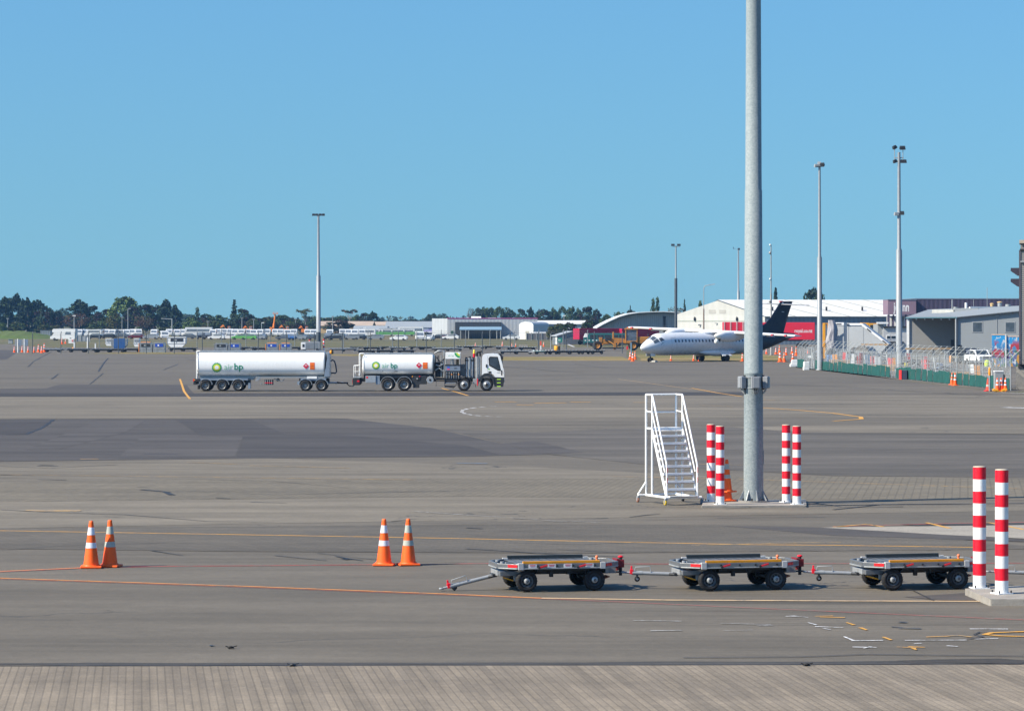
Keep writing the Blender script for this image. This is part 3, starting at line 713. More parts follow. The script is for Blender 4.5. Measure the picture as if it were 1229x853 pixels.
    m = MB(); m.lathe([(.022, -.018), (wr-.006, -.02), (wr, -.01), (wr, .01), (wr-.006, .02), (.022, .018)], BLACK, (wc.x, wc.y, max(wc.z-.125, wr+.004)), 'y', n=18); m.lathe([(.024, -.022), (.024, .022)], GREY, (wc.x, wc.y, max(wc.z-.125, wr+.004)), 'y', n=10); m.build('jockey_wheel', tb)
    return t
yaw = R(13)
g3 = 'grey pallet carts coupled in a train on the near apron'
carts = [(672.5, 709.6, 13, -2, False, True, 'grey pallet cart with white side stickers, its tow bar resting on the ground'),
         (891, 708.6, -2, -13, True, False, 'middle pallet cart of the coupled train, without stickers, its whole body in view'),
         (1110, 707.8, -2, -13, True, False, 'pallet cart partly hidden behind the two tall bollards at right'),
         (1330, 707.4, -2, -13, True, False, 'pallet cart out of view at right, only its tow bar showing past the bollards')]
for px, py, ti, st, sp, sk, lab in carts:
    o = make_cart(ti, st, sp, sk, 
        .22 if sk else .16); o['label'] = lab; o['group'] = g3
    Y = gY(py); o.location = (gX(px, Y)-.6*math.sin(yaw), Y+.585, .014); o.rotation_euler.z = yaw
# scraps lying on the apron
def scrap(px, py, lab, col):
    m = MB(); p = P(px, py, .016)
    m.box((0, 0, .02), (.16, .10, .04), col, Matrix.Rotation(.4, 3, 'Z'), top=(.7, .5)); m.box((.07, .02, .035), (.16, .05, .02), col, Matrix.Rotation(-.25, 3, 'Y')); m.box((-.07, .02, .03), (.12, .05, .02), col, Matrix.Rotation(.3, 3, 'Y'))
    m.ball((0, -.04, .03), (.06, .04, .03), col, 8, 5)
    o = m.build('rubber_scrap', loc=p); o.scale = (.7, .7, .7); tag(o, lab, 'debris', 'scraps lying on the near apron')
scrap(277, 778.5, 'small black rubber scrap lying alone on open asphalt in left foreground', BLACK)
scrap(968, 799.2, 'small black scrap with pale tip on the paving joint, right of centre', BLACK)
scrap(351, 799.6, 'small dark scrap lying on the paving joint in left half of picture', DARK)
# ------------------------------------------------------------------ fuel tanker and its trailer
TANKW = M('tank_white', (.87, .87, .86), .3, var=.04, scale=.7, spec=.6, dirt=.06)
TANKG = M('tank_silver_grey', (.40, .43, .46), .35, .5, var=.12)
GRN = M('sign_green', (.0, .30, .10), .5, var=.02)
LGRN = M('sign_light_green', (.32, .62, .12), .5, var=.02)
SYEL = M('sign_yellow', (.85, .78, .02), .5, var=.02)
SWHITE = M('sign_white', (.85, .86, .84), .5, var=.02)
TGRN = M('pale_green_lettering', (.33, .58, .43), .5, var=.02)
DGRN = M('dark_green_lettering', (.0, .24, .13), .5, var=.02)
HAZR = M('hazard_red', (.62, .03, .08), .5, var=.05)
HAZO = M('hazard_orange', (.85, .16, .02), .5, var=.05)
FEND = M('bright_mudguard', (.55, .57, .60), .32, .5, var=.15)
BLUEG = M('blue_grey_paint', (.20, .25, .32), .5, .2, var=.2)
class Tank:
    def __init__(s, x0, x1, zc, hz, hy, n=2.9): s.x0, s.x1, s.zc, s.hz, s.hy, s.n = x0, x1, zc, hz, hy, n
    def ring(s, x, k=1.0, kz=None, N=48):
        out = []; kz = k if kz is None else kz
        for i in range(N):
            t = 2*math.pi*i/N; c, q = math.cos(t), math.sin(t); e = 2/s.n
            out.append(Vector((x, s.hy*k*math.copysign(abs(c)**e, c), s.zc+s.hz*kz*math.copysign(abs(q)**e, q))))
        return out
    def y(s, z): return -s.hy*max(0, 1-min(1, abs((z-s.zc)/s.hz))**s.n)**(1/s.n)
    def build(s, parent, name='tank'):
        m = MB(); d = .14
        m.loft([s.ring(s.x0-d, .25), s.ring(s.x0-d*.9, .6), s.ring(s.x0-d*.5, .88), s.ring(s.x0, .985), s.ring(s.x0+.03, 1), s.ring(s.x0+.12, 1)]+[s.ring(s.x0+(s.x1-s.x0)*k/12, 1) for k in range(1, 12)]+[s.ring(s.x1-.12, 1), s.ring(s.x1-.03, 1), s.ring(s.x1, .985)], TANKW)
        o = m.build(name, parent)
        m = MB()
        for x in (s.x0+.02, s.x1-.02): m.loft([s.ring(x-.03, 1.012), s.ring(x+.03, 1.012)], FEND, cap=False)
        m.build('end_band', o)
        m = MB(); m.loft([s.ring(s.x1+.002, 1.0), s.ring(s.x1+d*.5, .9), s.ring(s.x1+d*.9, .6), s.ring(s.x1+d, .25)], TANKG); m.build('tank_end', o)
        return o
    def stick(s, mb, pts, faces, m, off):
        bm = bmesh.new(); vs = [bm.verts.new((x, 0, z)) for x, z in pts]        # cut fine enough to follow the curved shell
        for f in faces:
            try: bm.faces.new([vs[i] for i in f])
            except ValueError: pass
        bmesh.ops.triangulate(bm, faces=bm.faces)
        for _ in range(4):
            long = [e for e in bm.edges if abs(e.verts[0].co.z-e.verts[1].co.z) > .09]
            if not long: break
            bmesh.ops.subdivide_edges(bm, edges=long, cuts=1); bmesh.ops.triangulate(bm, faces=[f for f in bm.faces if len(f.verts) > 3])
        bm.verts.index_update()
        mb.add([(v.co.x, s.y(v.co.z)-off, v.co.z) for v in bm.verts], [tuple(v.index for v in f.verts) for f in bm.faces], m); bm.free()
def emblem(tank, parent, cx, cz, r):
    """sunburst roundel: zigzag rings of green, light green, yellow and white"""
    m = MB()
    for k, (ro, ri, mat) in enumerate(((1.0, .80, GRN), (.80, .62, LGRN), (.66, .50, SYEL), (.42, .34, SWHITE))):
        n = 18; pts = [(cx, cz)]
        for i in range(n*2):
            a = math.pi*i/n; q = (ro if i % 2 == 0 else ri)*r; pts.append((cx+q*math.cos(a), cz+q*math.sin(a)))
        tank.stick(m, pts, [(0, i+1, (i+1) % (n*2)+1) for i in range(n*2)], mat, .012+.004*k)
    m.build('sunburst_emblem', parent)
def letters(tank, parent, txt, x, z, size, mat, bold):
    vs, fs = textmesh(txt, size, bold); m = MB()
    tank.stick(m, [(x+a, z+b) for a, b in vs], fs, mat, .014); m.build('lettering', parent)
def hazard(tank, parent, cx, cz, r, rx0, rx1, rz0, rz1):
    m = MB(); n = 6
    tank.stick(m, [(cx-r, cz), (cx, cz-r), (cx+r, cz), (cx, cz+r)], [(0, 1, 2, 3)], SWHITE, .012); k = .9*r
    tank.stick(m, [(cx-k, cz), (cx, cz-k), (cx+k, cz), (cx, cz+k)], [(0, 1, 2, 3)], HAZR, .018)
    for dx, w, h in ((0, .05, .11), (-.045, .035, .07), (.045, .035, .07)): tank.stick(m, [(cx+dx-w*r*4/1.6, cz+.02), (cx+dx+w*r*4/1.6, cz+.02), (cx+dx, cz+.02+h*r*4/.9)], [(0, 1, 2)], SWHITE, .022)
    m.build('hazard_diamond', parent)
    m = MB(); zz = [rz0+(rz1-rz0)*i/4 for i in range(5)]
    tank.stick(m, [(rx0, z) for z in zz]+[(rx1, z) for z in zz], [(i, 5+i, 6+i, i+1) for i in range(4)], HAZO, .012)
    tank.stick(m, [(rx0+.02, (rz0+rz1)/2-.008), (rx1-.02, (rz0+rz1)/2-.008), (rx1-.02, (rz0+rz1)/2+.008), (rx0+.02, (rz0+rz1)/2+.008)], [(0, 1, 2, 3)], BLACK, .017)
    m.build('hazard_panel', parent)
def tyre(parent, x, y, r=.50, w=.30, rim='dish', dual=False):
    m = MB(); h = w/2
    m.lathe([(r*.58, -h*.8), (r*.66, -h), (r*.93, -h*.95), (r, -h*.6), (r, h*.6), (r*.93, h*.95), (r*.66, h), (r*.58, h*.8)], BLACK, (0, 0, 0), 'y', n=32, cap=False)
    o = m.build('wheel', parent); o.location = (x, y, r)
    s = -1 if y < 0 else 1; m = MB()
    if rim == 'dish': prof = [(r*.60, s*h*.95), (r*.56, s*h*.9), (r*.50, s*h*.1), (r*.30, s*h*.0), (r*.28, s*h*.5), (.01, s*h*.55)]
    else: prof = [(r*.60, s*h*.95), (r*.56, s*h*.95), (r*.46, s*h*.85), (r*.40, s*h*1.1), (r*.24, s*h*1.15), (r*.22, s*h*1.3), (.01, s*h*1.3)]
    m.lathe(prof, M('alloy_rim', (.48, .49, .50), .4, .5, var=.25, scale=8, dirt=.5), (0, 0, 0), 'y', n=26, cap=False)
    for k in range(10):
        a = 2*math.pi*k/10; q = .40*r; m.tube((q*math.cos(a), s*h*.0 if rim == 'dish' else s*h*1.05, q*math.sin(a)), (q*math.cos(a), s*h*(.2 if rim == 'dish' else 1.25), q*math.sin(a)), .018, DARK, n=6)
    m.build('rim', o)
    if rim == 'hub':
        m = MB(); m.lathe([(r*.22, s*h*1.31), (r*.16, s*h*1.5), (.01, s*h*1.52)], DARK, n=14, axis='y'); m.build('hub', o)
def mudguard(parent, x, y0, y1, r=.60, z=.50, a0=15, a1=165, m=None):
    mb = MB(); n = 14; vs = []
    for i in range(n+1):
        a = R(a0+(a1-a0)*i/n)
        for rr_, yy in ((r, y0), (r, y1), (r-.035, y1), (r-.035, y0)): vs.append((x+rr_*math.cos(a), yy, z+rr_*math.sin(a)))
    fs = []
    for i in range(n):
        for k in range(4): fs.append((i*4+k, i*4+(k+1) % 4, i*4+4+(k+1) % 4, i*4+4+k))
    fs += [(0, 1, 2, 3), (n*4+3, n*4+2, n*4+1, n*4)]
    mb.add(vs, fs, m or FEND, False); return mb.build('mudguard', parent)

# ---- tanker truck (nose to the right, +x)
def T(zx, zy): return ((zx-620)/91.3, (378-zy)/91.3)
Yt = 230.3
tr = thing('tanker_truck', 'white refuelling tanker truck with white cab towing a second tank trailer', 'tanker truck', (gX(516, Yt), Yt+1.22, .022))
tank = Tank(-5.10, .22, 2.015, .795, 1.20)
tk = tank.build(tr)
emblem(tank, tk, *T(241, 199), .33)
x, z = T(281, 216); letters(tank, tk, 'air', x, z, .54, TGRN, 0); x, z = T(342, 216); letters(tank, tk, 'bp', x, z, .56, DGRN, .006)
hazard(tank, tk, *T(543, 198), .26, T(570, 0)[0], T(603, 0)[0], T(0, 222)[1], T(0, 177)[1])
m = MB(); m.b2(-4.95, .15, -.55, .55, 2.80, 2.86, FEND); m.b2(-5.0, .18, -.62, -.58, 2.78, 2.92, FEND); m.b2(-5.0, .18, .58, .62, 2.78, 2.92, FEND)
for q in (-4.0, -2.4, -.8): m.lathe([(.26, 2.86), (.26, 2.90), (.1, 2.93)], FEND, (q, 0, 0), 'z', n=18)
m.build('roof_coaming', tk)
m = MB()
for a, b in ((378, 138), (368, 240)): x, z = T(a, b); m.b2(x, x+.27, tank.y(z)-.012, tank.y(z)+.05, z-.03, z+.03, DARK)
x, z = T(285, 240); m.b2(x, x+.06, tank.y(z)-.012, tank.y(z)+.05, z-.03, z+.03, DARK)
m.build('placard', tk)
# rear ladder frame and handrail
m = MB(); x0 = -5.42
for y in (-1.05, -.55): m.tube((x0, y, 1.18), (x0, y, 2.82), .045, WHITE)
m.path([(x0, -1.05, 2.80), (x0+.02, -1.05, 2.88), (x0+.35, -1.0, 2.88), (x0+.42, -1.0, 2.7)], .05, WHITE); m.path([(x0, -.55, 2.80), (x0+.02, -.55, 2.88), (x0+.35, -.55, 2.88)], .04, WHITE)
for k in range(6): m.tube((x0, -1.05, 1.3+k*.26), (x0, -.55, 1.3+k*.26), .022, WHITE, n=6)
m.build('ladder', tr)
m = MB()
for a in ([(-5.85, -1.1, 1.05), (-5.85, -1.1, 1.9), (-5.82, -1.1, 1.95), (-5.5, -1.1, 1.95)], [(-5.85, -1.1, 1.5), (-5.5, -1.1, 1.5)], [(-5.85, 1.1, 1.05), (-5.85, 1.1, 1.95), (-5.5, 1.1, 1.95)], [(-5.85, -1.1, 1.95), (-5.85, 1.1, 1.95)]): m.path(a, .025, WHITE, 6)
m.build('handrail', tr)
m = MB(); m.b2(-5.9, -5.35, -1.15, 1.15, 1.0, 1.06, GREY); m.b2(-5.95, -5.4, -1.2, -.85, .45, .98, DARK); m.b2(-5.95, -5.4, .85, 1.2, .45, .98, DARK); m.b2(-5.7, -5.3, -.8, .8, .55, .85, DARK); m.build('rear_platform', tr, bevel=.02)
for y in (-1.1, 1.1):
    m = MB(); m.b2(-5.97, -5.94, y-.08, y+.08, .62, .86, RED); m.b2(-5.97, -5.94, y-.08, y+.08, .5, .6, AMBER); m.b2(-5.60, -5.42, y-.113 if y < 0 else y+.10, y-.10 if y < 0 else y+.113, .70, .82, RED); m.build('tail_light', tr)
# chassis, side lockers
m = MB(); m.b2(-5.4, 5.3, -.48, -.34, .72, .98, DARK); m.b2(-5.4, 5.3, .34, .48, .72, .98, DARK); m.b2(-5.1, .3, -.9, .9, 1.0, 1.22, DARK)
for k in (-5, -3.2, -1.6, 0, 1.5, 3, 4.4): m.b2(k, k+.12, -.34, .34, .74, .96, DARK)
m.build('chassis', tr)
m = MB(); m.b2(-4.95, -4.15, -1.2, -.75, .64, 1.18, LGREY); m.b2(-4.93, -4.17, -1.208, -1.2, .66, 1.16, FEND); m.b2(-4.9, -4.75, -1.214, -1.208, .98, 1.1, RED); m.build('side_locker', tr, bevel=.015)
m = MB(); m.b2(-4.15, -3.85, -1.15, -.8, .5, 1.16, BLUEG); m.build('side_locker', tr, bevel=.015)
m = MB(); m.b2(-1.4, -.25, -1.1, -.5, .52, 1.16, DARK); m.b2(-1.3, -.82, -1.12, -.7, .24, .57, DARK); m.b2(-1.02, -.75, -1.13, -1.08, .82, 1.1, BLACK)
m.tube((-.98, -1.15, .95), (-.98, -1.12, .95), .07, LGREY, n=10); m.tube((-.8, -1.15, 1.13), (-.8, -1.1, 1.13), .05, RED, n=8); m.tube((-1.35, -1.13, 1.12), (-1.35, -1.1, 1.12), .05, AMBER, n=8)
m.build('valve_locker', tr, bevel=.015)
x, z = T(621, 300); m = MB(); m.lathe([(.27, -1.2), (.29, -1.17), (.29, -.7), (.27, -.68)], FEND, (x, 0, z), 'y', n=8, smooth=False); m.lathe([(.09, -1.205), (.08, -1.225), (.01, -1.226)], BLACK, (x, 0, z), 'y', n=12); m.build('filter_drum', tr)
# wheels
for zx, ty in ((325, 'dish'), (440, 'dish'), (859, 'hub'), (1017, 'hub')):
    x = T(zx, 0)[0]
    for y in (-1.04, 1.04): tyre(tr, x, y, .5, .32 if ty == 'hub' else .5, ty)
for zx in (325, 440): mudguard(tr, T(zx, 0)[0], -1.25, -.6, .60, .52, 10, 175); mudguard(tr, T(zx, 0)[0], .6, 1.25, .60, .52, 10, 175)
mudguard(tr, T(859, 0)[0], -1.24, -.8, .60, .52, 0, 178, DARK); mudguard(tr, T(859, 0)[0], .8, 1.24, .60, .52, 0, 178, DARK)
# pump cabinet with sign
cx0, cx1 = T(728, 0)[0], T(832, 0)[0]
cab = MB(); cab.b2(cx0, cx1, -1.18, 1.18, .92, 1.55, DARK); cab.b2(cx0, cx1, -1.2, 1.2, 1.55, 1.95, BLUEG); cab.b2(cx0-.04, cx1+.03, -1.22, 1.22, 1.95, 2.03, DARK)
for x, y in ((cx0+.04, -1.15), (cx1-.04, -1.15), (cx0+.04, 1.15), (cx1-.04, 1.15), ((cx0+cx1)/2-.05, -1.1)): cab.tube((x, y, 2.03), (x, y, 2.5), .035, LGREY)
cab.b2((cx0+cx1)/2+.25, cx1-.12, -.6, .4, 2.03, 2.42, M('brown_hose', (.25, .16, .08), .7)); cab.b2((cx0+cx1)/2-.2, (cx0+cx1)/2+.05, -.9, .8, 2.03, 2.46, TANKG)
pc = cab.build('pump_cabinet', tr)
m = MB()
for i in range(6):
    x = cx0+.12+i*.18; m.tube((x, -1.2, 1.0), (x, -1.2, 1.45), .03, LGREY if i % 2 else BLUEG, n=8); m.lathe([(.05, -1.24), (.05, -1.2)], (AMBER if i in (2, 5) else DARK), (x, 0, 1.28), 'y', n=10)
m.tube((cx0+.05, -1.2, 1.12), (cx1-.05, -1.2, 1.12), .03, DARK); m.build('valves', pc)
m = MB(); m.b2(cx0+.14, cx0+.33, -1.209, -1.2, 1.74, 1.88, M('blue_label', (.04, .12, .5))); m.b2(cx0+.14, cx0+.33, -1.209, -1.2, 1.62, 1.735, M('pink_label', (.7, .08, .16))); m.b2(cx0+.68, cx0+.9, -1.209, -1.2, 1.72, 1.78, DARK); m.build('label_plate', pc)
m = MB(); m.b2(cx0, cx1, -1.2, -1.12, 2.48, 2.95, SWHITE); m.b2(cx0, cx1, 1.12, 1.2, 2.48, 2.95, SWHITE); m.b2(cx0, cx1, -1.12, 1.12, 2.90, 2.93, WHITE)
sg = m.build('sign_board', tr)
m = MB()                                    # cropped sunburst arc at the right end of the board
ccx, ccz = cx1-.02, 2.97
for k, (r0, r1, mat) in enumerate(((.17, .26, SYEL), (.24, .33, LGRN), (.31, .45, GRN))):
    pts = []
    n = 10
    for i in range(n+1):
        a = R(182+(268-182)*i/n); pts.append((a, r0, (r1 if i % 2 else r1*.9)))
    vs = [(max(cx0, min(cx1, ccx+r_*math.cos(a))), -1.203-.002*k, max(2.485, min(2.945, ccz+r_*math.sin(a)))) for a, p, q in pts for r_ in (p, q)]
    m.add(vs, [(2*i, 2*i+1, 2*i+3, 2*i+2) for i in range(n)], mat)
m.build('sunburst_emblem', sg)
vs, fs = textmesh('air bp', .19); m = MB(); m.add([(cx0+.22+a, -1.204, 2.66+b) for a, b in vs], fs, TGRN); m.build('lettering', sg)
# loading arm / pipework between tank and cabinet
m = MB()
for x in (.42, .62, .86, 1.04): m.tube((x, -.9, .95), (x, -.9, 2.72 if x < 1 else 3.05), .04, LGREY if x > .8 else DARK)
m.b2(.36, 1.1, -1.15, 1.1, .88, .96, DARK); m.b2(.45, 1.05, -.6, .7, .96, 2.2, DARK); m.path([(.35, -.5, 2.9), (.7, -.6, 3.1), (1.1, -.6, 3.05), (1.12, -.6, 2.7)], .06, LGREY); m.path([(.5, -.9, 2.6), (.8, -.95, 2.2), (1.1, -.9, 2.5)], .05, DARK)
m.path([(.4, -.9, 1.6), (.7, -1.0, 1.75), (1.0, -.9, 1.5)], .05, LGREY); m.path([(.45, -.9, 2.0), (.75, -1.0, 1.9), (1.05, -.9, 2.1)], .05, TANKG); m.ball((.7, -.6, 3.05), (.22, .2, .09), LGREY, 10, 6); m.build('pipework', tr)
m = MB()
for k in range(4): m.b2(.48, 1.12, -1.2, -.95, .36+k*.22, .40+k*.22, M('pale_step', (.34, .30, .25), .7, .2))
m.b2(.46, .49, -1.2, -.95, .34, 1.15, DARK); m.b2(1.11, 1.14, -1.2, -.95, .34, 1.15, DARK); m.b2(1.14, 1.9, -1.1, -.8, .30, .42, DARK); m.build('steps', tr)
m = MB(); m.b2(1.15, 2.1, -1.15, -.6, .55, .92, DARK); m.tube((1.2, -1.12, .6), (2.0, -1.12, .6), .05, TANKG); m.path([(1.3, -1.15, .35), (1.8, -1.15, .25), (2.05, -1.12, .5)], .03, BLACK); m.build('hose_tray', tr)
# reels and vertical cylinders behind the cab
m = MB(); m.lathe([(.45, -.9), (.45, -.82), (.2, -.8), (.2, .8), (.45, .82), (.45, .9)], M('grey_reel', (.25, .24, .23), .6, .3, var=.3), (2.55, 0, 1.6), 'y', n=20); m.build('hose_reel', tr)
m = MB()
for x, r_, z1 in ((2.82, .09, 2.5), (3.05, .13, 2.55), (3.28, .09, 2.5)): m.tube((x, -.95, 1.05), (x, -.95, z1), r_, TANKG if r_ > .1 else BLUEG, n=12); m.tube((x, -.95, z1), (x, -.95, z1+.1), r_*.7, DARK, n=10)
m.b2(2.68, 3.42, -1.05, -.85, 2.3, 2.42, DARK); m.b2(2.68, 3.42, -1.05, .9, .95, 1.08, DARK); m.b2(2.70, 2.76, -1.05, -.9, 1.0, 2.6, DARK); m.b2(3.36, 3.42, -1.05, -.9, 1.0, 2.6, DARK)
for x in (2.95, 3.25): m.tube((x, -1.1, 1.2), (x, -1.1, 1.7), .035, ALU)
m.build('vertical_tanks', tr)
m = MB(); m.tube((3.62, -.95, .98), (3.62, -.95, 2.66), .15, LGREY, n=14); m.tube((3.82, -.95, .9), (3.82, -.95, 2.66), .07, LGREY); m.tube((3.5, -1.0, 1.0), (3.5, -1.0, 2.5), .03, DARK); m.build('exhaust_stack', tr)
m = MB(); m.path([(3.62, -.9, 2.6), (3.6, -.9, 2.85), (3.66, -.9, 2.98), (3.8, -.9, 2.98), (3.86, -.9, 2.86)], .09, BLACK); m.path([(3.85, -.5, 2.6), (3.85, -.5, 3.0), (3.98, -.5, 3.05)], .08, BLACK); m.build('intake_hose', tr)
m = MB(); m.lathe([(.07, 2.55), (.09, 2.62), (.09, 2.88)], RED, (3.39, -.9, 0), n=12); m.lathe([(.09, 2.88), (.085, 3.0), (.06, 3.15), (.02, 3.19)], M('yellow_lens', (.85, .62, .04), .3), (3.39, -.9, 0), n=12); m.build('beacon', tr)
m = MB(); m.b2(3.3, 3.75, -1.1, -.7, .55, .95, LGREY); m.tube((3.5, -1.0, .5), (3.5, -1.0, .3), .02, DARK); m.b2(3.62, 3.70, -1.16, -1.1, .4, .95, RED); m.build('battery_box', tr, bevel=.02)
# cab
prof = [T(*p) for p in ((985, 268), (985, 150), (990, 128), (1004, 120), (1060, 116), (1100, 120), (1112, 132), (1133, 215), (1141, 250), (1141, 282), (1076, 280), (1070, 268), (1055, 256), (1040, 252), (1000, 254))]
m = MB(); m.prism(prof, -1.22, 1.22, M('cab_white', (.80, .80, .80), .25, var=.03, spec=.6), 'xz'); cb = m.build('cab', tr, bevel=.05)
def cabquad(name, pts, mat, off=.004, par=None):
    mb_ = MB()
    for s in (-1, 1):
        vs = [(T(*p)[0], s*(1.22+off), T(*p)[1]) for p in pts]; mb_.add(vs, [tuple(range(len(pts)))], mat)
    return mb_.build(name, par or cb)
cabquad('window_frame', [(1030, 150), (1040, 136), (1096, 138), (1112, 200), (1118, 232), (1112, 238), (1096, 236), (1034, 200)], BLACK, .004)
cabquad('window', [(1042, 144), (1092, 146), (1107, 205), (1110, 228), (1096, 226), (1040, 194)], glass('cab_glass', (.025, .035, .05)), .009)
cabquad('door_seam', [(1024, 132), (1026, 132), (1026, 252), (1024, 252)], GREY, .003)
m = MB(); x0, z0 = T(1110, 138); x1, z1 = T(1132, 214); d = Vector((x1-x0, 0, z1-z0)); n = Vector((-d.z, 0, d.x)).normalized()
if n.x < 0: n = -n
a, b = Vector((x0, 0, z0))+n*.012, Vector((x1, 0, z1))+n*.012
m.add([a+Vector((0, -1.08, 0)), a+Vector((0, 1.08, 0)), b+Vector((0, 1.14, 0)), b+Vector((0, -1.14, 0))], [(0, 1, 2, 3)], GLASS); m.build('windscreen', cb)
m = MB(); m.prism([T(*p) for p in ((1098, 116), (1118, 118), (1134, 140), (1132, 160), (1122, 150))], -1.15, 1.15, DARK); m.build('sun_visor', cb, bevel=.02)
m = MB(); m.b2(*[T(1030, 0)[0], T(1050, 0)[0]], -1.236, -1.222, T(0, 252)[1], T(0, 240)[1], BLACK); m.b2(T(1012, 0)[0], T(1020, 0)[0], -1.27, -1.222, T(0, 212)[1], T(0, 190)[1], BLACK); m.build('door_handle', cb)
m = MB(); m.b2(T(1090, 0)[0], T(1112, 0)[0], -1.232, -1.222, T(0, 250)[1], T(0, 246)[1], GREY); m.b2(T(1028, 0)[0], T(1038, 0)[0], -1.232, -1.222, T(0, 228)[1], T(0, 220)[1], LGRN); m.build('badge', cb)
m = MB(); m.b2(T(1119, 0)[0], T(1128, 0)[0], -1.52, -1.30, T(0, 268)[1], T(0, 232)[1], BLACK); m.tube((T(1116, 0)[0], -1.22, T(0, 236)[1]), (T(1123, 0)[0], -1.4, T(0, 236)[1]), .02, BLACK)
m.b2(T(1119, 0)[0], T(1128, 0)[0], 1.30, 1.52, T(0, 220)[1], T(0, 150)[1], BLACK); m.tube((T(1112, 0)[0], 1.22, T(0, 150)[1]), (T(1123, 0)[0], 1.4, T(0, 152)[1]), .02, BLACK); m.build('mirror', cb, bevel=.015)
m = MB(); m.prism([T(*p) for p in ((1064, 283), (1141, 284), (1138, 320), (1134, 348), (1072, 348))], -1.2, 1.2, DARK)
m.prism([T(*p) for p in ((966, 312), (972, 280), (990, 262), (1020, 256), (1050, 264), (1068, 290), (1072, 330), (1062, 330), (1055, 296), (1040, 282), (1017, 276), (992, 284), (978, 312))], -1.24, 1.24, DARK)
bp = m.build('bumper', tr, bevel=.02)
m = MB()
for zz in (296, 320, 345): m.b2(T(1090, 0)[0], T(1116, 0)[0], -1.212, -1.202, T(0, zz+3)[1], T(0, zz-3)[1], M('hi_vis_tape', (.45, .75, .05), .5, var=.05))
m.build('hi_vis_strip', bp)
for y in (-.85, .85):
    m = MB(); m.b2(T(1136, 0)[0], T(1142, 0)[0], y-.2, y+.2, T(0, 318)[1], T(0, 300)[1], ALU); m.build('headlight', bp)

# ---- tank trailer
def Tr(zx, zy): return ((zx-600)/95.9, (398-zy)/95.9)
tl = thing('tank_trailer', 'long white tank trailer on five axles with green sunburst emblem, coupled behind the truck', 'tank trailer', (gX(220+600/6.145, Yt), Yt+1.22, .022))
tank = Tank(Tr(108, 0)[0], Tr(1040, 0)[0], 2.06, .92, 1.22, 3.0)
tk = tank.build(tl)
emblem(tank, tk, *Tr(247, 225), .41)
x, z = Tr(300, 241); letters(tank, tk, 'air', x, z, .66, TGRN, 0); x, z = Tr(373, 241); letters(tank, tk, 'bp', x, z, .72, DGRN, .008)
hazard(tank, tk, *Tr(904, 214), .26, Tr(934, 0)[0], Tr(968, 0)[0], Tr(0, 240)[1], Tr(0, 188)[1])
m = MB(); m.b2(-5.0, 4.5, -.6, .6, 2.97, 3.03, FEND); m.b2(-5.05, 4.55, -.68, -.63, 2.94, 3.10, FEND); m.b2(-5.05, 4.55, .63, .68, 2.94, 3.10, FEND)
for q in (-4, -2.2, -.4, 1.4, 3.2): m.lathe([(.27, 3.03), (.27, 3.08), (.1, 3.11)], FEND, (q, 0, 0), 'z', n=18)
m.build('roof_coaming', tk)
x0 = Tr(98, 0)[0]
m = MB()
for y in (-1.02, -.58): m.tube((x0, y, .95), (x0, y, 3.02), .04, WHITE)
for y in (-1.02, -.58): m.path([(x0, y, 3.0), (x0+.03, y, 3.07), (x0+.25, y, 3.07)], .04, WHITE)
for k in range(8): m.tube((x0, -1.02, 1.1+k*.25), (x0, -.58, 1.1+k*.25), .02, WHITE, n=6)
m.build('ladder', tl)
m = MB(); m.b2(x0-.2, x0+.25, -1.2, 1.2, .72, .95, DARK); m.b2(x0-.25, x0-.02, -1.15, 1.15, .5, .72, DARK); m.build('rear_bumper', tl, bevel=.02)
for y in (-1.1, 1.1):
    m = MB(); m.b2(x0-.27, x0-.2, y-.09, y+.09, .74, .92, RED); m.b2(x0-.2, x0-.1, y-.11, y+.11, .82, .9, AMBER); m.build('tail_light', tl)
m = MB(); m.b2(-5.05, -.9, -.55, .55, .85, 1.16, TANKG); m.b2(-.9, 4.75, -.55, .55, .98, 1.16, TANKG); m.b2(-.7, 4.9, -1.12, -1.04, 1.0, 1.09, LGREY); m.b2(-.7, 4.9, 1.04, 1.12, 1.0, 1.09, LGREY)
m.prism([(-.75, .78), (-.55, .78), (-.30, 1.02), (-.55, 1.05)], -1.1, -.5, FEND); m.b2(2.6, 4.9, -.5, .5, .55, .96, DARK); m.b2(-4.9, -1.2, -.5, .5, .45, .85, DARK)
m.b2(-5.0, -1.3, -1.1, -.55, .82, .98, BLUEG); m.b2(2.75, 4.7, -1.1, -.55, .80, .98, BLUEG); m.b2(2.5, 2.72, -1.1, -.8, .5, .75, BLUEG); m.b2(3.25, 4.0, -1.16, -1.05, .95, 1.13, WHITE)
m.build('chassis', tl)
m = MB(); m.b2(-.02, .62, -1.1, -.5, .48, .88, DARK)
for k in range(4): m.tube((.06+k*.16, -1.12, .5), (.06+k*.16, -1.12, .86), .03, LGREY if k % 2 else TANKG, n=8)
m.tube((0, -1.13, .62), (.6, -1.13, .62), .03, RED, n=8); m.build('valve_locker', tl)
m = MB(); m.tube((.98, -.9, .86), (.98, -.4, .86), .12, DARK, n=12); m.build('filter_drum', tl)
m = MB(); m.path([(.7, -1.0, .95), (1.3, -1.0, .72), (1.5, -1.0, .93)], .03, TANKG); m.tube((-.3, -1.1, .55), (-.3, -.6, .55), .05, LGREY); m.build('pipework', tl)
for zx in (165, 288, 405, 900, 1017):
    x = Tr(zx, 0)[0]
    for y in (-1.03, 1.03): tyre(tl, x, y, .42, .5, 'dish')
    mudguard(tl, x, -1.26, -.65, .52, .44, 5, 178); mudguard(tl, x, .65, 1.26, .52, .44, 5, 178)
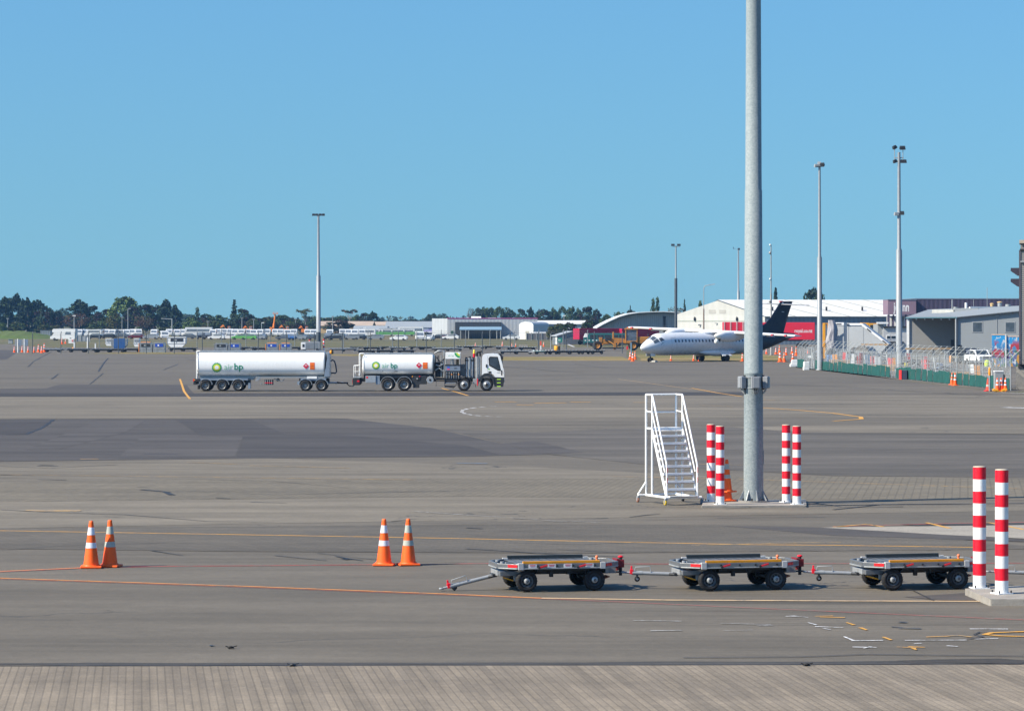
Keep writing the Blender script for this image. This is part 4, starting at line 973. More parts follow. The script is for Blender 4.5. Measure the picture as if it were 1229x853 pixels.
m = MB(); m.b2(Tr(478, 0)[0], Tr(495, 0)[0], -1.2, -.6, .18, .62, BLUEG); m.b2(Tr(106, 0)[0], Tr(120, 0)[0], -1.2, -.6, .15, .45, BLACK); m.build('mud_flap', tl)
m = MB(); m.tube((4.75, -.5, .62), (6.05, -.06, .60), .06, TANKG); m.tube((4.75, .5, .62), (6.05, .06, .60), .06, TANKG); m.b2(5.0, 5.2, -.4, .4, .57, .67, DARK); m.b2(6.0, 6.35, -.09, .09, .55, .66, DARK); m.build('drawbar', tl)
m = MB(); m.path([(5.5, -.3, .68), (5.9, -.35, .60), (6.2, -.35, .62), (6.45, -.3, .38), (6.7, -.3, .34), (6.95, -.3, .52), (7.0, -.25, .65)], .035, BLACK); m.path([(4.9, -.3, .68), (5.4, -.3, .55), (5.8, -.3, .64)], .025, BLACK); m.build('hose', tl)
m = MB(); m.path([(5.05, -.8, 1.35), (5.18, -.8, 1.38), (5.42, -.8, 1.36), (5.50, -.8, 1.5), (5.44, -.8, 1.95), (5.34, -.8, 2.28), (5.2, -.8, 2.38), (5.05, -.8, 2.3)], .055, M('blue_black_hose', (.02, .035, .06), .6)); m.build('hose', tl)
m = MB(); m.b2(4.75, 4.98, -1.0, 1.0, 1.1, 2.98, TANKG); m.prism([(4.55, 1.1), (4.98, 1.1), (4.98, 2.95), (4.85, 2.9)], -1.19, -1.0, BLUEG); m.build('front_shield', tl, bevel=.03)
m = MB(); m.lathe([(.09, 2.86), (.10, 2.92), (.10, 3.08), (.04, 3.14)], AMBER, (5.08, -.95, 0), n=12); m.b2(4.95, 5.25, -1.0, -.9, 2.84, 2.88, DARK); m.b2(5.16, 5.26, -1.0, -.85, 2.86, 3.1, DARK); m.build('beacon', tl)
# ------------------------------------------------------------------ turboprop airliner (nose +x, port +y)
PW = M('aircraft_white', (.66, .67, .685), .3, var=.05, scale=.4, spec=.6, dirt=.07)
PD = M('aircraft_dark_navy', (.006, .011, .024), .5, var=.2, scale=.5, spec=.3)
PGREY = M('aircraft_grey', (.40, .42, .44), .4, .2, var=.12)
Yq = 392.0
ap = thing('turboprop_airliner', 'white twin engine high wing airliner with dark navy tail parked behind the big light pole', 'aeroplane', (gX(855.5, Yq), Yq, .012), R(180+45))
ap.scale = (1.125, 1.06, 1.02)
SEC = [(12.3, 1.78, .05), (12.22, 1.78, .22), (12.0, 1.80, .42), (11.6, 1.85, .66), (11.0, 1.94, .92), (10.4, 2.06, 1.12), (9.8, 2.14, 1.27), (9.0, 2.21, 1.38), (8.2, 2.24, 1.43), (6, 2.25, 1.435), (3, 2.25, 1.435), (0, 2.25, 1.435),
       (-3, 2.25, 1.435), (-5.2, 2.25, 1.43), (-6.6, 2.29, 1.38), (-8.2, 2.42, 1.25), (-9.8, 2.62, 1.05), (-11.2, 2.83, .83), (-12.6, 3.03, .60), (-13.8, 3.18, .40), (-14.6, 3.27, .26), (-14.9, 3.30, .12)]
def fsec(x):
    for (xa, za, ra), (xb, zb, rb) in zip(SEC, SEC[1:]):
        if xb <= x <= xa:
            k = (x-xa)/(xb-xa); return za+(zb-za)*k, ra+(rb-ra)*k
    return SEC[-1][1:]
def fpt(x, a, off=0):            # a = degrees round the body, 0 = port side, 90 = top
    zc, r = fsec(x); r += off
    if x > 9.0 and 20 < a < 160: r *= 1+.10*math.sin(R((a-20)*180/140))*min(1, max(0, (11.2-x)/1.2))*max(0, min(1, (x-8.4)/1.2))
    return Vector((x, r*math.cos(R(a)), zc+r*math.sin(R(a))))
xs = sorted(set([s[0] for s in SEC]+[9.4, 10.1, 10.7, 11.3, -7.5, -8.9]), reverse=True)
def ring(x, N=40): return [fpt(x, 360*i/N) for i in range(N)]
fw = [x for x in xs if x >= -7.5]; af = [x for x in xs if x <= -7.5]
m = MB(); m.loft([ring(x) for x in fw], PW); m.loft([ring(x) for x in af], PD); fus = m.build('fuselage', ap)
def patch(mb, pts, mat, off=.012):
    if len(pts) == 4:                                # follow the curved skin
        n = 6; g_ = []
        for i in range(n+1):
            for j in range(n+1):
                u, w = i/n, j/n; q = [(1-u)*((1-w)*pts[0][k]+w*pts[1][k])+u*((1-w)*pts[3][k]+w*pts[2][k]) for k in (0, 1)]; g_.append(fpt(q[0], q[1], off))
        mb.add(g_, [(i*(n+1)+j, i*(n+1)+j+1, (i+1)*(n+1)+j+1, (i+1)*(n+1)+j) for i in range(n) for j in range(n)], mat)
    else: mb.add([fpt(x, a, off) for x, a in pts], [tuple(range(len(pts)))], mat)
PG = glass('aircraft_glass', (.035, .045, .06))
for k in range(26):                                  # cabin windows, both sides
    x = 7.9-k*.585
    if x < -6.9: break
    for sd in (0, 1):
        m = MB(); A = lambda a: a if sd == 0 else 180-a
        patch(m, [(x+.13, A(9)), (x+.15, A(13)), (x+.15, A(19)), (x+.12, A(23)), (x-.08, A(23)), (x-.11, A(19)), (x-.11, A(13)), (x-.08, A(9))], PG); m.build('cabin_window', fus)
for sd in (0, 1):
    A = lambda a: a if sd == 0 else 180-a
    m = MB()
    patch(m, [(10.98, A(52)), (10.98, A(86)), (10.42, A(86)), (10.42, A(54))], PG, .02); patch(m, [(10.96, A(24)), (10.98, A(47)), (10.40, A(50)), (10.30, A(25))], PG, .02); patch(m, [(10.16, A(24)), (10.24, A(47)), (9.86, A(45)), (9.60, A(27))], PG, .02)
    m.build('cockpit_window', fus)
    m = MB()
    for x0, x1, a0, a1 in ((8.55, 7.75, -22, 34), (-6.0, -5.2, -22, 34)):
        for p in ([(x0, a0), (x0, a1), (x0-.03, a1), (x0-.03, a0)], [(x1, a0), (x1, a1), (x1+.03, a1), (x1+.03, a0)], [(x0, a1), (x0, a1-1.2), (x1, a1-1.2), (x1, a1)]): patch(m, [(q[0], A(q[1])) for q in p], PGREY, .01)
    m.build('door_outline', fus)
m = MB()
for p in ([(10.2, 4), (10.2, 8), (9.9, 6)], [(9.95, 10), (9.98, 16), (9.8, 13)]): patch(m, p, DARK, .012)
patch(m, [(-6.3, 0), (-6.3, 6), (-7.1, 6), (-7.1, 0)], DARK, .008)
m.build('marking', fus)
# landing gear fairing
m = MB()
for sy in (-1, 1):
    m.loft([[Vector((x, sy*(y0+r_*1.0*math.cos(R(k*30))), z0+r_*.62*math.sin(R(k*30)))) for k in range(12)] for x, y0, z0, r_ in ((3.4, .9, 1.15, .05), (2.6, 1.15, 1.10, .42), (1.2, 1.35, 1.05, .62), (-.5, 1.35, 1.05, .64), (-1.8, 1.25, 1.1, .5), (-3.0, 1.0, 1.2, .08))], PW)
m.build('gear_fairing', ap)
# wing with slight lean as it stands on the sloping apron
WR = Matrix.Rotation(R(-2.1), 3, 'X')
def foil(c, th, N=14):
    up = []; lo = []
    for i in range(N+1):
        t = i/N; h = th*c*(2.969*math.sqrt(t)-1.26*t-3.516*t*t+2.843*t**3-1.015*t**4)*1.0
        up.append((c*(.35-t), h*.6/ .5)); lo.append((c*(.35-t), -h*.4/.5))
    return up+lo[-2:0:-1]
def wingring(y, c, th, x0, z0):
    return [WR @ Vector((x0+a, y, 0))+Vector((0, 0, z0+b)) for a, b in foil(c, th)]
m = MB()
m.loft([wingring(y, c, .16*.5, x0, 3.78) for y, c, x0 in ((-13.6, 1.35, .2), (-13.3, 1.6, .15), (-5, 2.57, .2), (0, 2.57, .2), (5, 2.57, .2), (13.3, 1.6, .15), (13.6, 1.35, .2))], PW)
wg = m.build('wing', ap)
m = MB(); m.loft([[Vector((x, w*math.cos(R(k*30)), 3.55+h*math.sin(R(k*30)))) for k in range(12)] for x, w, h in ((2.6, .1, .05), (1.9, .7, .28), (.8, .95, .42), (-1.0, .95, .40), (-2.4, .6, .22), (-3.2, .1, .05))], PW); m.build('wing_fairing', wg)
REDC = M('red_cover', (.65, .05, .06), .6)
for y in (-12.5, -9.3, 8.2, 10.5, 12.6):
    m = MB(); p = WR @ Vector((.2+.9, y, 0)); m.b2(p.x-.15, p.x+.12, y-.14, y+.14, 3.70+p.z, 3.90+p.z, REDC); m.build('red_cover', wg)
m = MB()
for y in (-11, -8, -6.5, 6.5, 8, 11): p = WR @ Vector((-1.3, y, 0)); m.b2(p.x-.8, p.x+.5, y-.09, y+.09, 3.46+p.z, 3.72+p.z, PW)
m.build('flap_track_fairing', wg)
# engines: propellers taken off, hubs and intakes under pale covers
COVER = M('propeller_cover', (.80, .78, .70), .7, var=.1)
for y in (-4.05, 4.05):
    p = WR @ Vector((0, y, 0)); zc = 3.33+p.z
    m = MB(); m.loft([[Vector((x, y+w*math.copysign(abs(math.cos(R(k*18)))**.8, math.cos(R(k*18))), zc+z+h*math.copysign(abs(math.sin(R(k*18)))**.8, math.sin(R(k*18))))) for k in range(20)] for x, w, h, z in
        ((3.35, .36, .40, .05), (3.2, .46, .52, .02), (2.6, .54, .62, 0), (1.5, .56, .68, -.02), (.2, .54, .62, .05), (-1.0, .46, .42, .2), (-2.2, .25, .18, .33), (-2.7, .05, .04, .38))], PW)
    en = m.build('engine_nacelle', ap)
    m = MB(); m.b2(3.30, 3.40, y-.26, y+.26, zc-.50, zc-.26, DARK); m.build('air_intake', en)
    m = MB(); m.lathe([(.40, 3.36), (.38, 3.5), (.30, 3.75), (.17, 3.95), (.03, 4.05)], COVER, (0, y, zc+.05), 'x', n=20); sp = m.build('spinner', en)
    m = MB(); m.ball((3.72, y, zc-.62), (.28, .26, .34), COVER, 10, 8); m.build('intake_cover', en)
# tail
FT = [(-6.3, 3.62), (-8.2, 4.25), (-9.5, 4.85), (-10.4, 5.6), (-12.2, 7.55), (-12.4, 7.72), (-14.45, 7.72), (-13.5, 5.6), (-12.75, 3.5), (-12.7, 3.15), (-9.0, 3.2)]
m = MB(); n = len(FT)
core = [Vector((x, 0, z)) for x, z in FT]; cxm = -11.6
l = [Vector((x, .02, z)) for x, z in FT]; rr_ = [Vector((x, -.02, z)) for x, z in FT]
inn = [Vector((x+(cxm-x)*.22, .17-.09*max(0, (z-4))/4, z-(.1 if z > 7 else 0))) for x, z in FT]
m.add(l+inn, [(i, (i+1) % n, n+(i+1) % n, n+i) for i in range(n)], PD); m.add(inn, [tuple(range(n))], PD)
inr = [Vector((v.x, -v.y, v.z)) for v in inn]
m.add(rr_+inr, [(i, (i+1) % n, n+(i+1) % n, n+i) for i in range(n)], PD); m.add(inr, [tuple(range(n))], PD)
m.add(l+rr_, [(i, (i+1) % n, n+(i+1) % n, n+i) for i in range(n)], PD)
fin = m.build('tail_fin', ap)
m = MB(); m.b2(-12.75, -12.3, .10, .13, 6.3, 6.36, PW); m.b2(-12.75, -12.3, -.13, -.10, 6.3, 6.36, PW); m.build('marking', fin)
m = MB(); m.b2(-12.3, -12.25, -.15, .15, 3.6, 4.6, PGREY); m.build('rudder_hinge', fin)
m = MB(); m.loft([[WR @ Vector((x0+a, y, 0))+Vector((0, 0, 7.30+b)) for a, b in foil(c, .055)] for y, c, x0 in ((-3.7, .9, -13.0), (-1.0, 1.6, -12.8), (0, 1.75, -12.75), (1.0, 1.6, -12.8), (3.7, .9, -13.0))], M('tailplane_grey', (.30, .31, .33), .4)); m.build('tailplane', ap)
m = MB(); m.b2(-12.5, -12.0, -.12, .12, 7.62, 7.78, REDC); m.ball((-12.5, 0, 7.45), (.2, .2, .16), COVER, 8, 6); m.build('red_cover', fin)
# undercarriage
m = MB(); m.tube((10.75, 0, .25), (10.75, 0, 1.4), .08, DARK); m.tube((10.75, -.28, .28), (10.75, .28, .28), .05, DARK); m.b2(10.3, 11.1, .35, .38, .75, 1.15, PW); m.b2(10.3, 11.1, -.38, -.35, .75, 1.15, PW); ng = m.build('nose_gear', ap)
for y in (-.2, .2):
    m = MB(); m.lathe([(.12, -.08), (.24, -.09), (.28, -.05), (.28, .05), (.24, .09), (.12, .08)], BLACK, (10.75, y, .29), 'y', n=20); m.build('wheel', ng)
tag(MB().box((0, 0, .1), (.5, .9, .2), M('pale_chock', (.55, .53, .48), .8)).box((0, 0, .22), (.2, .8, .06), M('pale_chock')).build('wheel_chock', loc=ap.location+Matrix.Rotation(R(225), 3, 'Z') @ Vector((12.0, .5, 0)), rotz=R(225), bevel=.02), 'pale chock block on the ground in front of the airliner nose wheel', 'chock')
for y in (-2.05, 2.05):
    m = MB(); m.tube((.05, y*.65, 1.15), (0, y, .42), .10, PGREY); m.tube((0, y*.9, .40), (0, y*1.1, .40), .09, DARK); m.tube((.9, y*.6, 1.0), (.1, y*.95, .5), .05, PGREY)
    s = 1 if y > 0 else -1
    m.box((0, y*.98, 1.0), (1.6, 1.0, .08), PW, Matrix.Rotation(R(-38*s), 3, 'X')); mg = m.build('main_gear', ap)
    for k in (-.26, .26):
        m = MB(); m.lathe([(.18, -.12), (.36, -.14), (.43, -.08), (.43, .08), (.36, .14), (.18, .12)], BLACK, (0, y+k, .43), 'y', n=22); m.lathe([(.18, -.10), (.18, .10)], PGREY, (0, y+k, .43), 'y', n=14); m.build('wheel', mg)
# ------------------------------------------------------------------ middle distance: apron edge
ORD = ['first', 'second', 'third', 'fourth', 'fifth', 'sixth', 'seventh', 'eighth', 'ninth', 'tenth', 'eleventh', 'twelfth', 'thirteenth', 'fourteenth', 'fifteenth', 'sixteenth', 'seventeenth', 'eighteenth', 'nineteenth', 'twentieth',
       'twenty-first', 'twenty-second', 'twenty-third', 'twenty-fourth', 'twenty-fifth', 'twenty-sixth', 'twenty-seventh', 'twenty-eighth', 'twenty-ninth', 'thirtieth', 'thirty-first', 'thirty-second', 'thirty-third', 'thirty-fourth', 'thirty-fifth']
def gxy(px, py, z=.012): return P(px, py, z)
BLUET = M('blue_tarpaulin', (.025, .09, .26), .55, var=.2, scale=2)
SILV = M('scuffed_silver', (.44, .45, .46), .4, .4, var=.3, scale=2.5, dirt=.4)
BLUES = M('blue_sticker', (.02, .07, .42), .5, var=.1)
# cones along the apron edge at left
g = 'orange cones in a row by the sign boards at far left'
for i, (px, py, lab, s) in enumerate(((17.2, 423, 'small cone left of both white sign posts at far left', .95), (26.6, 422.8, 'small cone between the two white sign posts', 1.0), (33.8, 423, 'small red-looking cone just right of the two white sign posts', 1.0),
        (41, 423.2, 'small cone beside the first dark fence post', 1.0), (46.2, 422.7, 'tall cone, second right of the dark fence post', 1.22), (50, 423.6, 'pale faded cone in the tight group of three', 1.1), (53.2, 422.6, 'tallest cone, rightmost of the row by the sign boards', 1.38))):
    CONE.put(gxy(px, py), .3*i, lab, g, s)
CONE.put(gxy(74.4, 413), .2, 'orange cone on the grass in front of the white motorhome, left one', 'cones on the grass', 1.25)
CONE.put(gxy(78.6, 412.4), .2, 'orange cone on the grass in front of the white motorhome, right one', 'cones on the grass', 1.0)
# sign boards on white posts
g = 'dark sign boards on white posts'
for px, lab in ((21.5, 'dark sign board on white post, left one of two at far left'), (29.3, 'dark sign board on white post, right one of two at far left')):
    p = gxy(px, 423.3); t = thing('sign_board', lab, 'sign', p, 0, g)
    m = MB(); m.tube((0, 0, 0), (0, 0, 2.25), .09, WHITE, n=8); m.build('post', t)
    m = MB(); m.b2(.12, .60, -.04, .04, 1.1, 2.15, BLUEG); m.b2(-.5, -.12, -.04, .04, 1.1, 2.15, GREY); m.build('board', t, bevel=.01)
def box_thing(name, lab, cat, px, py, d, mat, group=None, rz=0, bev=.03, extra=None):
    t = thing(name, lab, cat, gxy(px, py), rz, group)
    m = MB(); m.box((0, 0, d[2]/2), d, mat); m.build('body', t, bevel=bev)
    if extra: extra(t)
    return t
def lidbox(t):
    m = MB(); m.box((0, 0, .98), (1.1, .9, .06), GREY); m.build('lid', t)
box_thing('utility_box', 'small pale box alone on the grass edge at far left', 'utility box', 12.7, 412.5, (.9, .7, .95), LGREY, extra=lidbox)
# tall white marker posts
for px, py, h, lab in ((105, 420.5, 2.35, 'white square post behind the flat dollies at left'), (89.2, 420, 1.4, 'short white post with amber lamp behind the flat dollies'), (114.5, 419.4, 1.1, 'short pale post right of the white square post'), (580, 420.5, .1, None)):
    if not lab: continue
    p = gxy(px, py); t = thing('marker_post', lab, 'post', p, 0, 'marker posts behind the dollies')
    m = MB(); m.b2(-.11, .11, -.11, .11, 0, h, WHITE); m.build('post', t, bevel=.02)
    m = MB(); m.box((0, 0, h+.04), (.28, .28, .08), GREY)
    if 'amber' in lab: m.ball((-.2, 0, .3), .2, AMBER, 10, 6)
    m.build('cap', t)
# flat baggage dollies
def make_dolly(deck, frame):
    t = thing('cargo_dolly', '', 'cargo dolly')
    m = MB(); m.b2(-1.55, 1.55, -.8, .8, .42, .55, frame)
    for k in range(7): m.tube((-1.4+k*.46, -.74, .57), (-1.4+k*.46, .74, .57), .05, deck, n=8)
    for x in (-1.5, 1.5):
        for y in (-.75, .75): m.b2(x-.05, x+.05, y-.05, y+.05, .55, .70, deck)
    m.build('deck', t)
    for x in (-1.05, 1.05):
        for y in (-.62, .62):
            m = MB(); m.lathe([(.12, -.07), (.2, -.08), (.23, -.05), (.23, .05), (.2, .08), (.12, .07)], BLACK, (x, y, .23), 'y', n=14); m.lathe([(.12, -.075), (.12, .075)], RIM, (x, y, .23), 'y', n=10); m.build('wheel', t)
    m = MB(); m.tube((-1.55, 0, .42), (-2.3, 0, .28), .04, deck); m.lathe([(.03, -.02), (.07, -.02), (.07, .02)], GREY, (-2.35, 0, .28), n=8); m.build('tow_bar', t)
    m = MB(); m.b2(-1.0, 1.0, -.5, .5, .25, .42, DARK); m.build('chassis', t)
    return t
DS = Kind(lambda: make_dolly(LGREY, SILV)); DD = Kind(lambda: make_dolly(GREY, DARK)); DW = Kind(lambda: make_dolly(WHITE, M('pale_green_frame', (.32, .45, .42), .5)))
dl = []
for px, py, k in ((64, 422.6, 's'), (78, 422.4, 's'), (93, 422.8, 'd'), (110, 422.8, 'd'), (123, 422.9, 'd'), (140, 422.8, 'd'), (158, 422.4, 'd'), (213, 421.6, 'd'), (226, 421.4, 'd'), (299, 420.4, 'd'), (312, 421.2, 'd'), (352, 420.2, 'd'),
                  (405, 422, 's'), (419, 421.8, 's'), (431, 420.2, 'd'), (447, 420.4, 'd'), (440, 424.6, 'd'), (462, 424.4, 'd'), (466, 419.8, 'd'), (478, 420.4, 's'), (487, 424.4, 'd'), (501, 419.8, 'd'), (512, 420, 'd'), (530, 421.4, 's'), (545, 421.2, 's'),
                  (558, 419.2, 'd'), (572, 418.8, 's'), (590, 419, 'd'), (606, 419.2, 's'), (618, 420.4, 'd'), (611, 425, 's'), (628, 425, 's'), (633, 420.6, 'd'), (652, 425.2, 'w'), (663, 425.2, 'd'), (676, 425.2, 'd'), (691, 425.1, 'd'), (703, 425.1, 'd'), (714, 425, 'd')):
    dl.append((px, py, k))
cnt = {}
for px, py, k in sorted(dl):
    n = cnt.get(k, 0); cnt[k] = n+1
    lab = {'s': 'flat silver cargo dolly on the service road, %s silver one from the left', 'd': 'flat dark cargo dolly on the service road, %s dark one from the left', 'w': 'pale green and white flat dolly near the yellow drum%s'}[k] % ('' if k == 'w' else ORD[n])
    {'s': DS, 'd': DD, 'w': DW}[k].put(gxy(px, py, .022), rnd.uniform(-.12, .12), lab, 'flat cargo dollies left along the service road')
# air cargo containers
def container(lab, px0, px1, py, ptop, face, sticker=None, side=None, notch='r', z0=.62, group='air cargo containers waiting on dollies', strip=None):
    Y = gY(py); x0, x1 = gX(px0, Y), gX(px1, Y); w = x1-x0; top = zat(ptop, Y); h = top-z0
    t = thing('cargo_container', lab, 'cargo container', ((x0+x1)/2, Y, z0 if z0 > .3 else .022), 0, group)
    a = w/2; c = w*.2
    pl = {'r': [(-a, 0), (a-c, 0), (a, h*.32), (a, h*.93), (a-.12, h), (-a+.12, h), (-a, h*.93)], 'l': [(-a+c, 0), (a, 0), (a, h*.93), (a-.12, h), (-a+.12, h), (-a, h*.93), (-a, h*.32)], 'b': [(-a+c, 0), (a-c, 0), (a, h*.36), (a, h), (-a, h), (-a, h*.36)], 'n': [(-a, 0), (a, 0), (a, h*.8), (a-.2, h), (-a+.2, h), (-a, h*.8)]}[notch]
    m = MB(); m.prism(pl, -.75, .75, face, 'xz', side); m.build('shell', t, bevel=.03)
    m = MB()
    for x in (-a+.06, a-.06, 0): m.b2(x-.03, x+.03, -.775, -.755, h*.36, h*.9, SILV)
    m.b2(-a+.05, a-.05, -.775, -.755, h*.30, h*.36, SILV); m.b2(-a+.05, a-.05, -.775, -.755, h*.88, h*.94, SILV)
    m.build('frame_bars', t)
    if sticker:
        m = MB(); m.b2(-a*.62, a*.72, -.79, -.776, h*.55, h*.86, sticker); m.b2(-a*.2, a*.05, -.795, -.79, h*.62, h*.78, WHITE if sticker == BLUES else LGREY); m.build('label_panel', t)
    if strip:
        m = MB(); m.b2(-a-.012, -a+.1, -.80, .6, h*.05, h*.9, strip); m.b2(-a+.3, a-.3, -.6, .6, h, h+.10, strip); m.build('orange_trim', t)
    return t
ORT = M('orange_trim_paint', (.75, .25, .06), .5)
container('blue covered air container with white end on a dark dolly at left', 134, 153, 422.6, 406.3, SILV, notch='b')
t = container('white container end standing beside the blue covered one', 127, 135.5, 421.5, 406.2, WHITE, GREY, notch='l', z0=.95)
m = MB(); 
t2 = [o for o in COL.objects if o.get('label') == 'blue covered air container with white end on a dark dolly at left'][0]
h_ = zat(406.3, gY(422.6))-.62; m.b2(-.85, .95, -.80, -.776, .02, h_*1.0, BLUET); m.b2(-.85, .95, -.8, .75, h_, h_+.03, BLUET); m.build('tarpaulin', t2)
container('small white container with dark window behind the silver pair at left', 161, 168, 420.8, 406.2, WHITE, GREY, notch='l', z0=.7)
container('silver container with red and black lettering band at left', 167, 183, 422.9, 410.2, SILV, DARK, notch='n', z0=.12, strip=ORT)
container('silver container with blue label right of the red lettered one', 184, 198.5, 422.9, 410, SILV, BLUES, notch='n', z0=.12)
container('white angular container with dark window strip on a dark dolly', 201, 223.5, 420.8, 404.3, WHITE, DARK, notch='b')
container('grey container with dark label above the tanker trailer, left one of pair', 257.5, 273.4, 422.4, 411, SILV, DARK, notch='n', z0=.12)
container('grey container with blue label above the tanker trailer, right one of pair', 274.4, 289, 422.4, 411, SILV, BLUES, notch='n', z0=.12)
container('silver container with blue label and orange left edge, left one of pair', 319, 334, 421.6, 411, SILV, BLUES, notch='n', z0=.12, strip=ORT)
container('silver container with blue label and orange top, right one of pair', 336, 350, 421.6, 411.2, SILV, BLUES, notch='n', z0=.12, strip=ORT)
# ground power unit
p = gxy(372.5, 421.4); t = thing('generator_cart', 'grey louvred ground power cart at the foot of the far light mast', 'generator cart', p)
m = MB(); m.b2(-1.5, 1.7, -.8, .8, .35, 1.6, SILV); m.b2(-1.55, -.75, -.85, .85, .3, 1.45, WHITE); m.build('body', t, bevel=.04)
m = MB()
for k in range(7): m.b2(-.65, 1.3, -.83, -.80, .5+k*.14, .58+k*.14, GREY)
m.build('louvre', t); m = MB(); m.b2(-1.3, -.95, -.88, -.85, .7, 1.2, DARK); m.build('panel', t)
for x in (-1.0, 1.2):
    m = MB(); m.lathe([(.12, -.8), (.25, -.82), (.25, .82), (.12, .8)], BLACK, (x, 0, .25), 'y', n=14); m.build('wheel', t)
# red and white marker posts
for px, py, h, lab in ((388.6, 421.4, 2.05, 'thin red and white striped post right of the ground power cart'), (371.6, 419, 1.7, 'striped post mostly hidden behind the ground power cart')):
    p = gxy(px, py); m = MB(); n = 7
    m.lathe([(.14, h*i/n) for i in range(n+1)], [RED if i % 2 == 0 else WHITE for i in range(n)], n=12)
    tag(m.build('striped_post', loc=p), lab, 'post', 'thin striped posts')
# security fences: line posts with wires
def wire_fence(lab, pxs, py, h, matp, wires):
    Y = gY(py); x0 = gX(pxs[0], Y); t = thing('wire_fence', lab, 'fence', (x0, Y, .0), 0, 'wire fences along the service road')
    for px in pxs:
        x = gX(px, Y)-x0; m = MB(); m.tube((x, 0, 0), (x, 0, h-.4), .075, matp, n=6); m.tube((x, 0, h-.4), (x+.05, .35, h), .06, matp, n=6); m.build('post', t)
    m = MB(); x1 = gX(pxs[-1], Y)-x0
    for z in wires: m.tube((0, 0, z), (x1, 0, z), .016, matp, n=4)
    m.build('wires', t); 
FPD = M('dark_fence_post', (.11, .13, .15), .6, .2); FPL = M('grey_fence_post', (.26, .29, .31), .6, .2)
wire_fence('dark post and wire fence nearest the apron edge', [39, 73, 106]+[142+i*33.6 for i in range(19)], 424.2, 3.5, FPD, (.6, 2.0, 3.0, 3.3))
wire_fence('grey post and wire fence further back beside the grass', [90+i*29.3 for i in range(22)], 417.2, 3.4, FPL, (1.4, 2.9, 3.2))
# cones and posts around the service road, right part
g = 'cones about the service road'
for px, py, s, lab in ((570.6, 416, .8, 'tiny cone above the fuel truck cab on the service road'), (603, 416.6, 1.05, 'orange cone behind the truck cab near silver dollies'), (614.4, 416, .7, 'tiny cone between silver dolly and concrete blocks'), (619, 416, .7, 'tiny cone just left of the stacked concrete blocks'),
        (652.5, 416, .9, 'orange cone beside the red and white marker board')): CONE.put(gxy(px, py), 0, lab, g, s)
p = gxy(649, 419.6); t = thing('marker_board', 'slim red marker board on a pale post by the yellow drum', 'sign', p); m = MB(); m.b2(-.1, .1, -.05, .05, 0, .75, WHITE); m.build('post', t); m = MB(); m.b2(-.14, .14, -.06, .06, .75, 1.55, M('faded_red', (.65, .10, .07), .6)); m.build('board', t)
p = gxy(668, 421.2); t = thing('yellow_drum', 'yellow and black drum on the service road in front of the grey shed', 'drum', p); m = MB(); m.lathe([(.40, 0), (.43, .1), (.43, .8), (.40, .86)], YELLOW, n=16); m.build('drum', t); m = MB(); m.b2(.30, .62, -.3, .3, .05, .84, DARK); m.build('bracket', t)
for px, py, w, h, lab in ((626, 417.4, .9, .62, 'pale concrete block behind dark dollies, left one'), (631.5, 417.5, .62, .58, 'grey block beside the pale concrete block')):
    box_thing('concrete_block', lab, 'block', px, py, (w, .8, h), CONC if 'pale' in lab else GREY, 'blocks by the service road', extra=lambda t: MB().tube((0, 0, .55), (0, 0, .72), .05, DARK).build('lifting_eye', t))
p = gxy(672, 419); t = thing('green_sign', 'green direction sign on two thin legs beside the grey shed', 'sign', p)
m = MB()
for x in (-.25, .25): m.tube((x, 0, 0), (x, 0, 1.3), .04, LGREY, n=6)
m.build('legs', t); m = MB(); m.b2(-.42, .42, -.03, .03, 1.25, 2.05, M('teal_green', (.02, .20, .15), .5)); bd = m.build('board', t)
vs, fs = textmesh('B1', .42, .01); m = MB(); m.add([(-.28+a, -.036, 1.5+b) for a, b in vs], fs, WHITE); m.build('lettering', bd)
for px, py, h, lab in ((661, 419, 2.7, 'slim pale pole in front of the grey shed'), (757.6, 424.5, 1.7, 'short blue grey post beside the airliner nose')):
    p = gxy(px, py); m = MB(); m.tube((0, 0, 0), (0, 0, h), .08, LGREY if px < 700 else M('blue_post', (.20, .33, .45), .5), n=8); m.lathe([(.11, h), (.11, h+.06)], GREY, n=8); tag(m.build('slim_post', loc=p), lab, 'post')
# cones round the airliner
g = 'cones set out around the parked airliner'
for px, py, s, k, lab in ((756.4, 431.6, 1.05, 0, 'cone left of the airliner nose, left one of the three'), (759.4, 433.8, 1.12, 0, 'cone left of the airliner nose, nearest one of the three'), (762.3, 431.6, 1.1, 1, 'cone left of the airliner nose, right one of the three'),
        (805.2, 433, .72, 0, 'cone under the forward fuselage of the airliner'), (832.4, 433, .75, 0, 'cone just left of the airliner main wheels'), (838.4, 433.4, .5, 0, 'cone half hidden behind the airliner main wheels'), (891, 433.6, 1.0, 0, 'cone under the wing, left of the big light pole'),
        (919.8, 424.8, .9, 0, 'cone just right of the big light pole under the tail'), (931.2, 425.2, 1.0, 0, 'cone under the dark tail, left of the tall orange one'), (935.6, 424.4, 1.25, 1, 'tall faded cone under the dark tail'), (943.6, 426.2, 1.1, 0, 'cone right of the tall faded cone by the tail'),
        (950.6, 424.6, 1.1, 0, 'cone below the tip of the tail cone'), (955.6, 427, 1.3, 1, 'orange cone beside the start of the mesh fence'), (936.2, 434.4, 1.3, 0, 'cone on the verge edge under the tail, left of two'), (941.2, 434.4, 1.2, 1, 'cone on the verge edge under the tail, right of two'), (951.6, 433.2, 1.1, 0, 'cone behind the white water barrier'), (970.2, 424, 1.1, 0, 'cone inside the mesh fence near its left end')):
    (CONE2 if k else CONE).put(gxy(px, py), rnd.uniform(0, 1), lab, g, s)

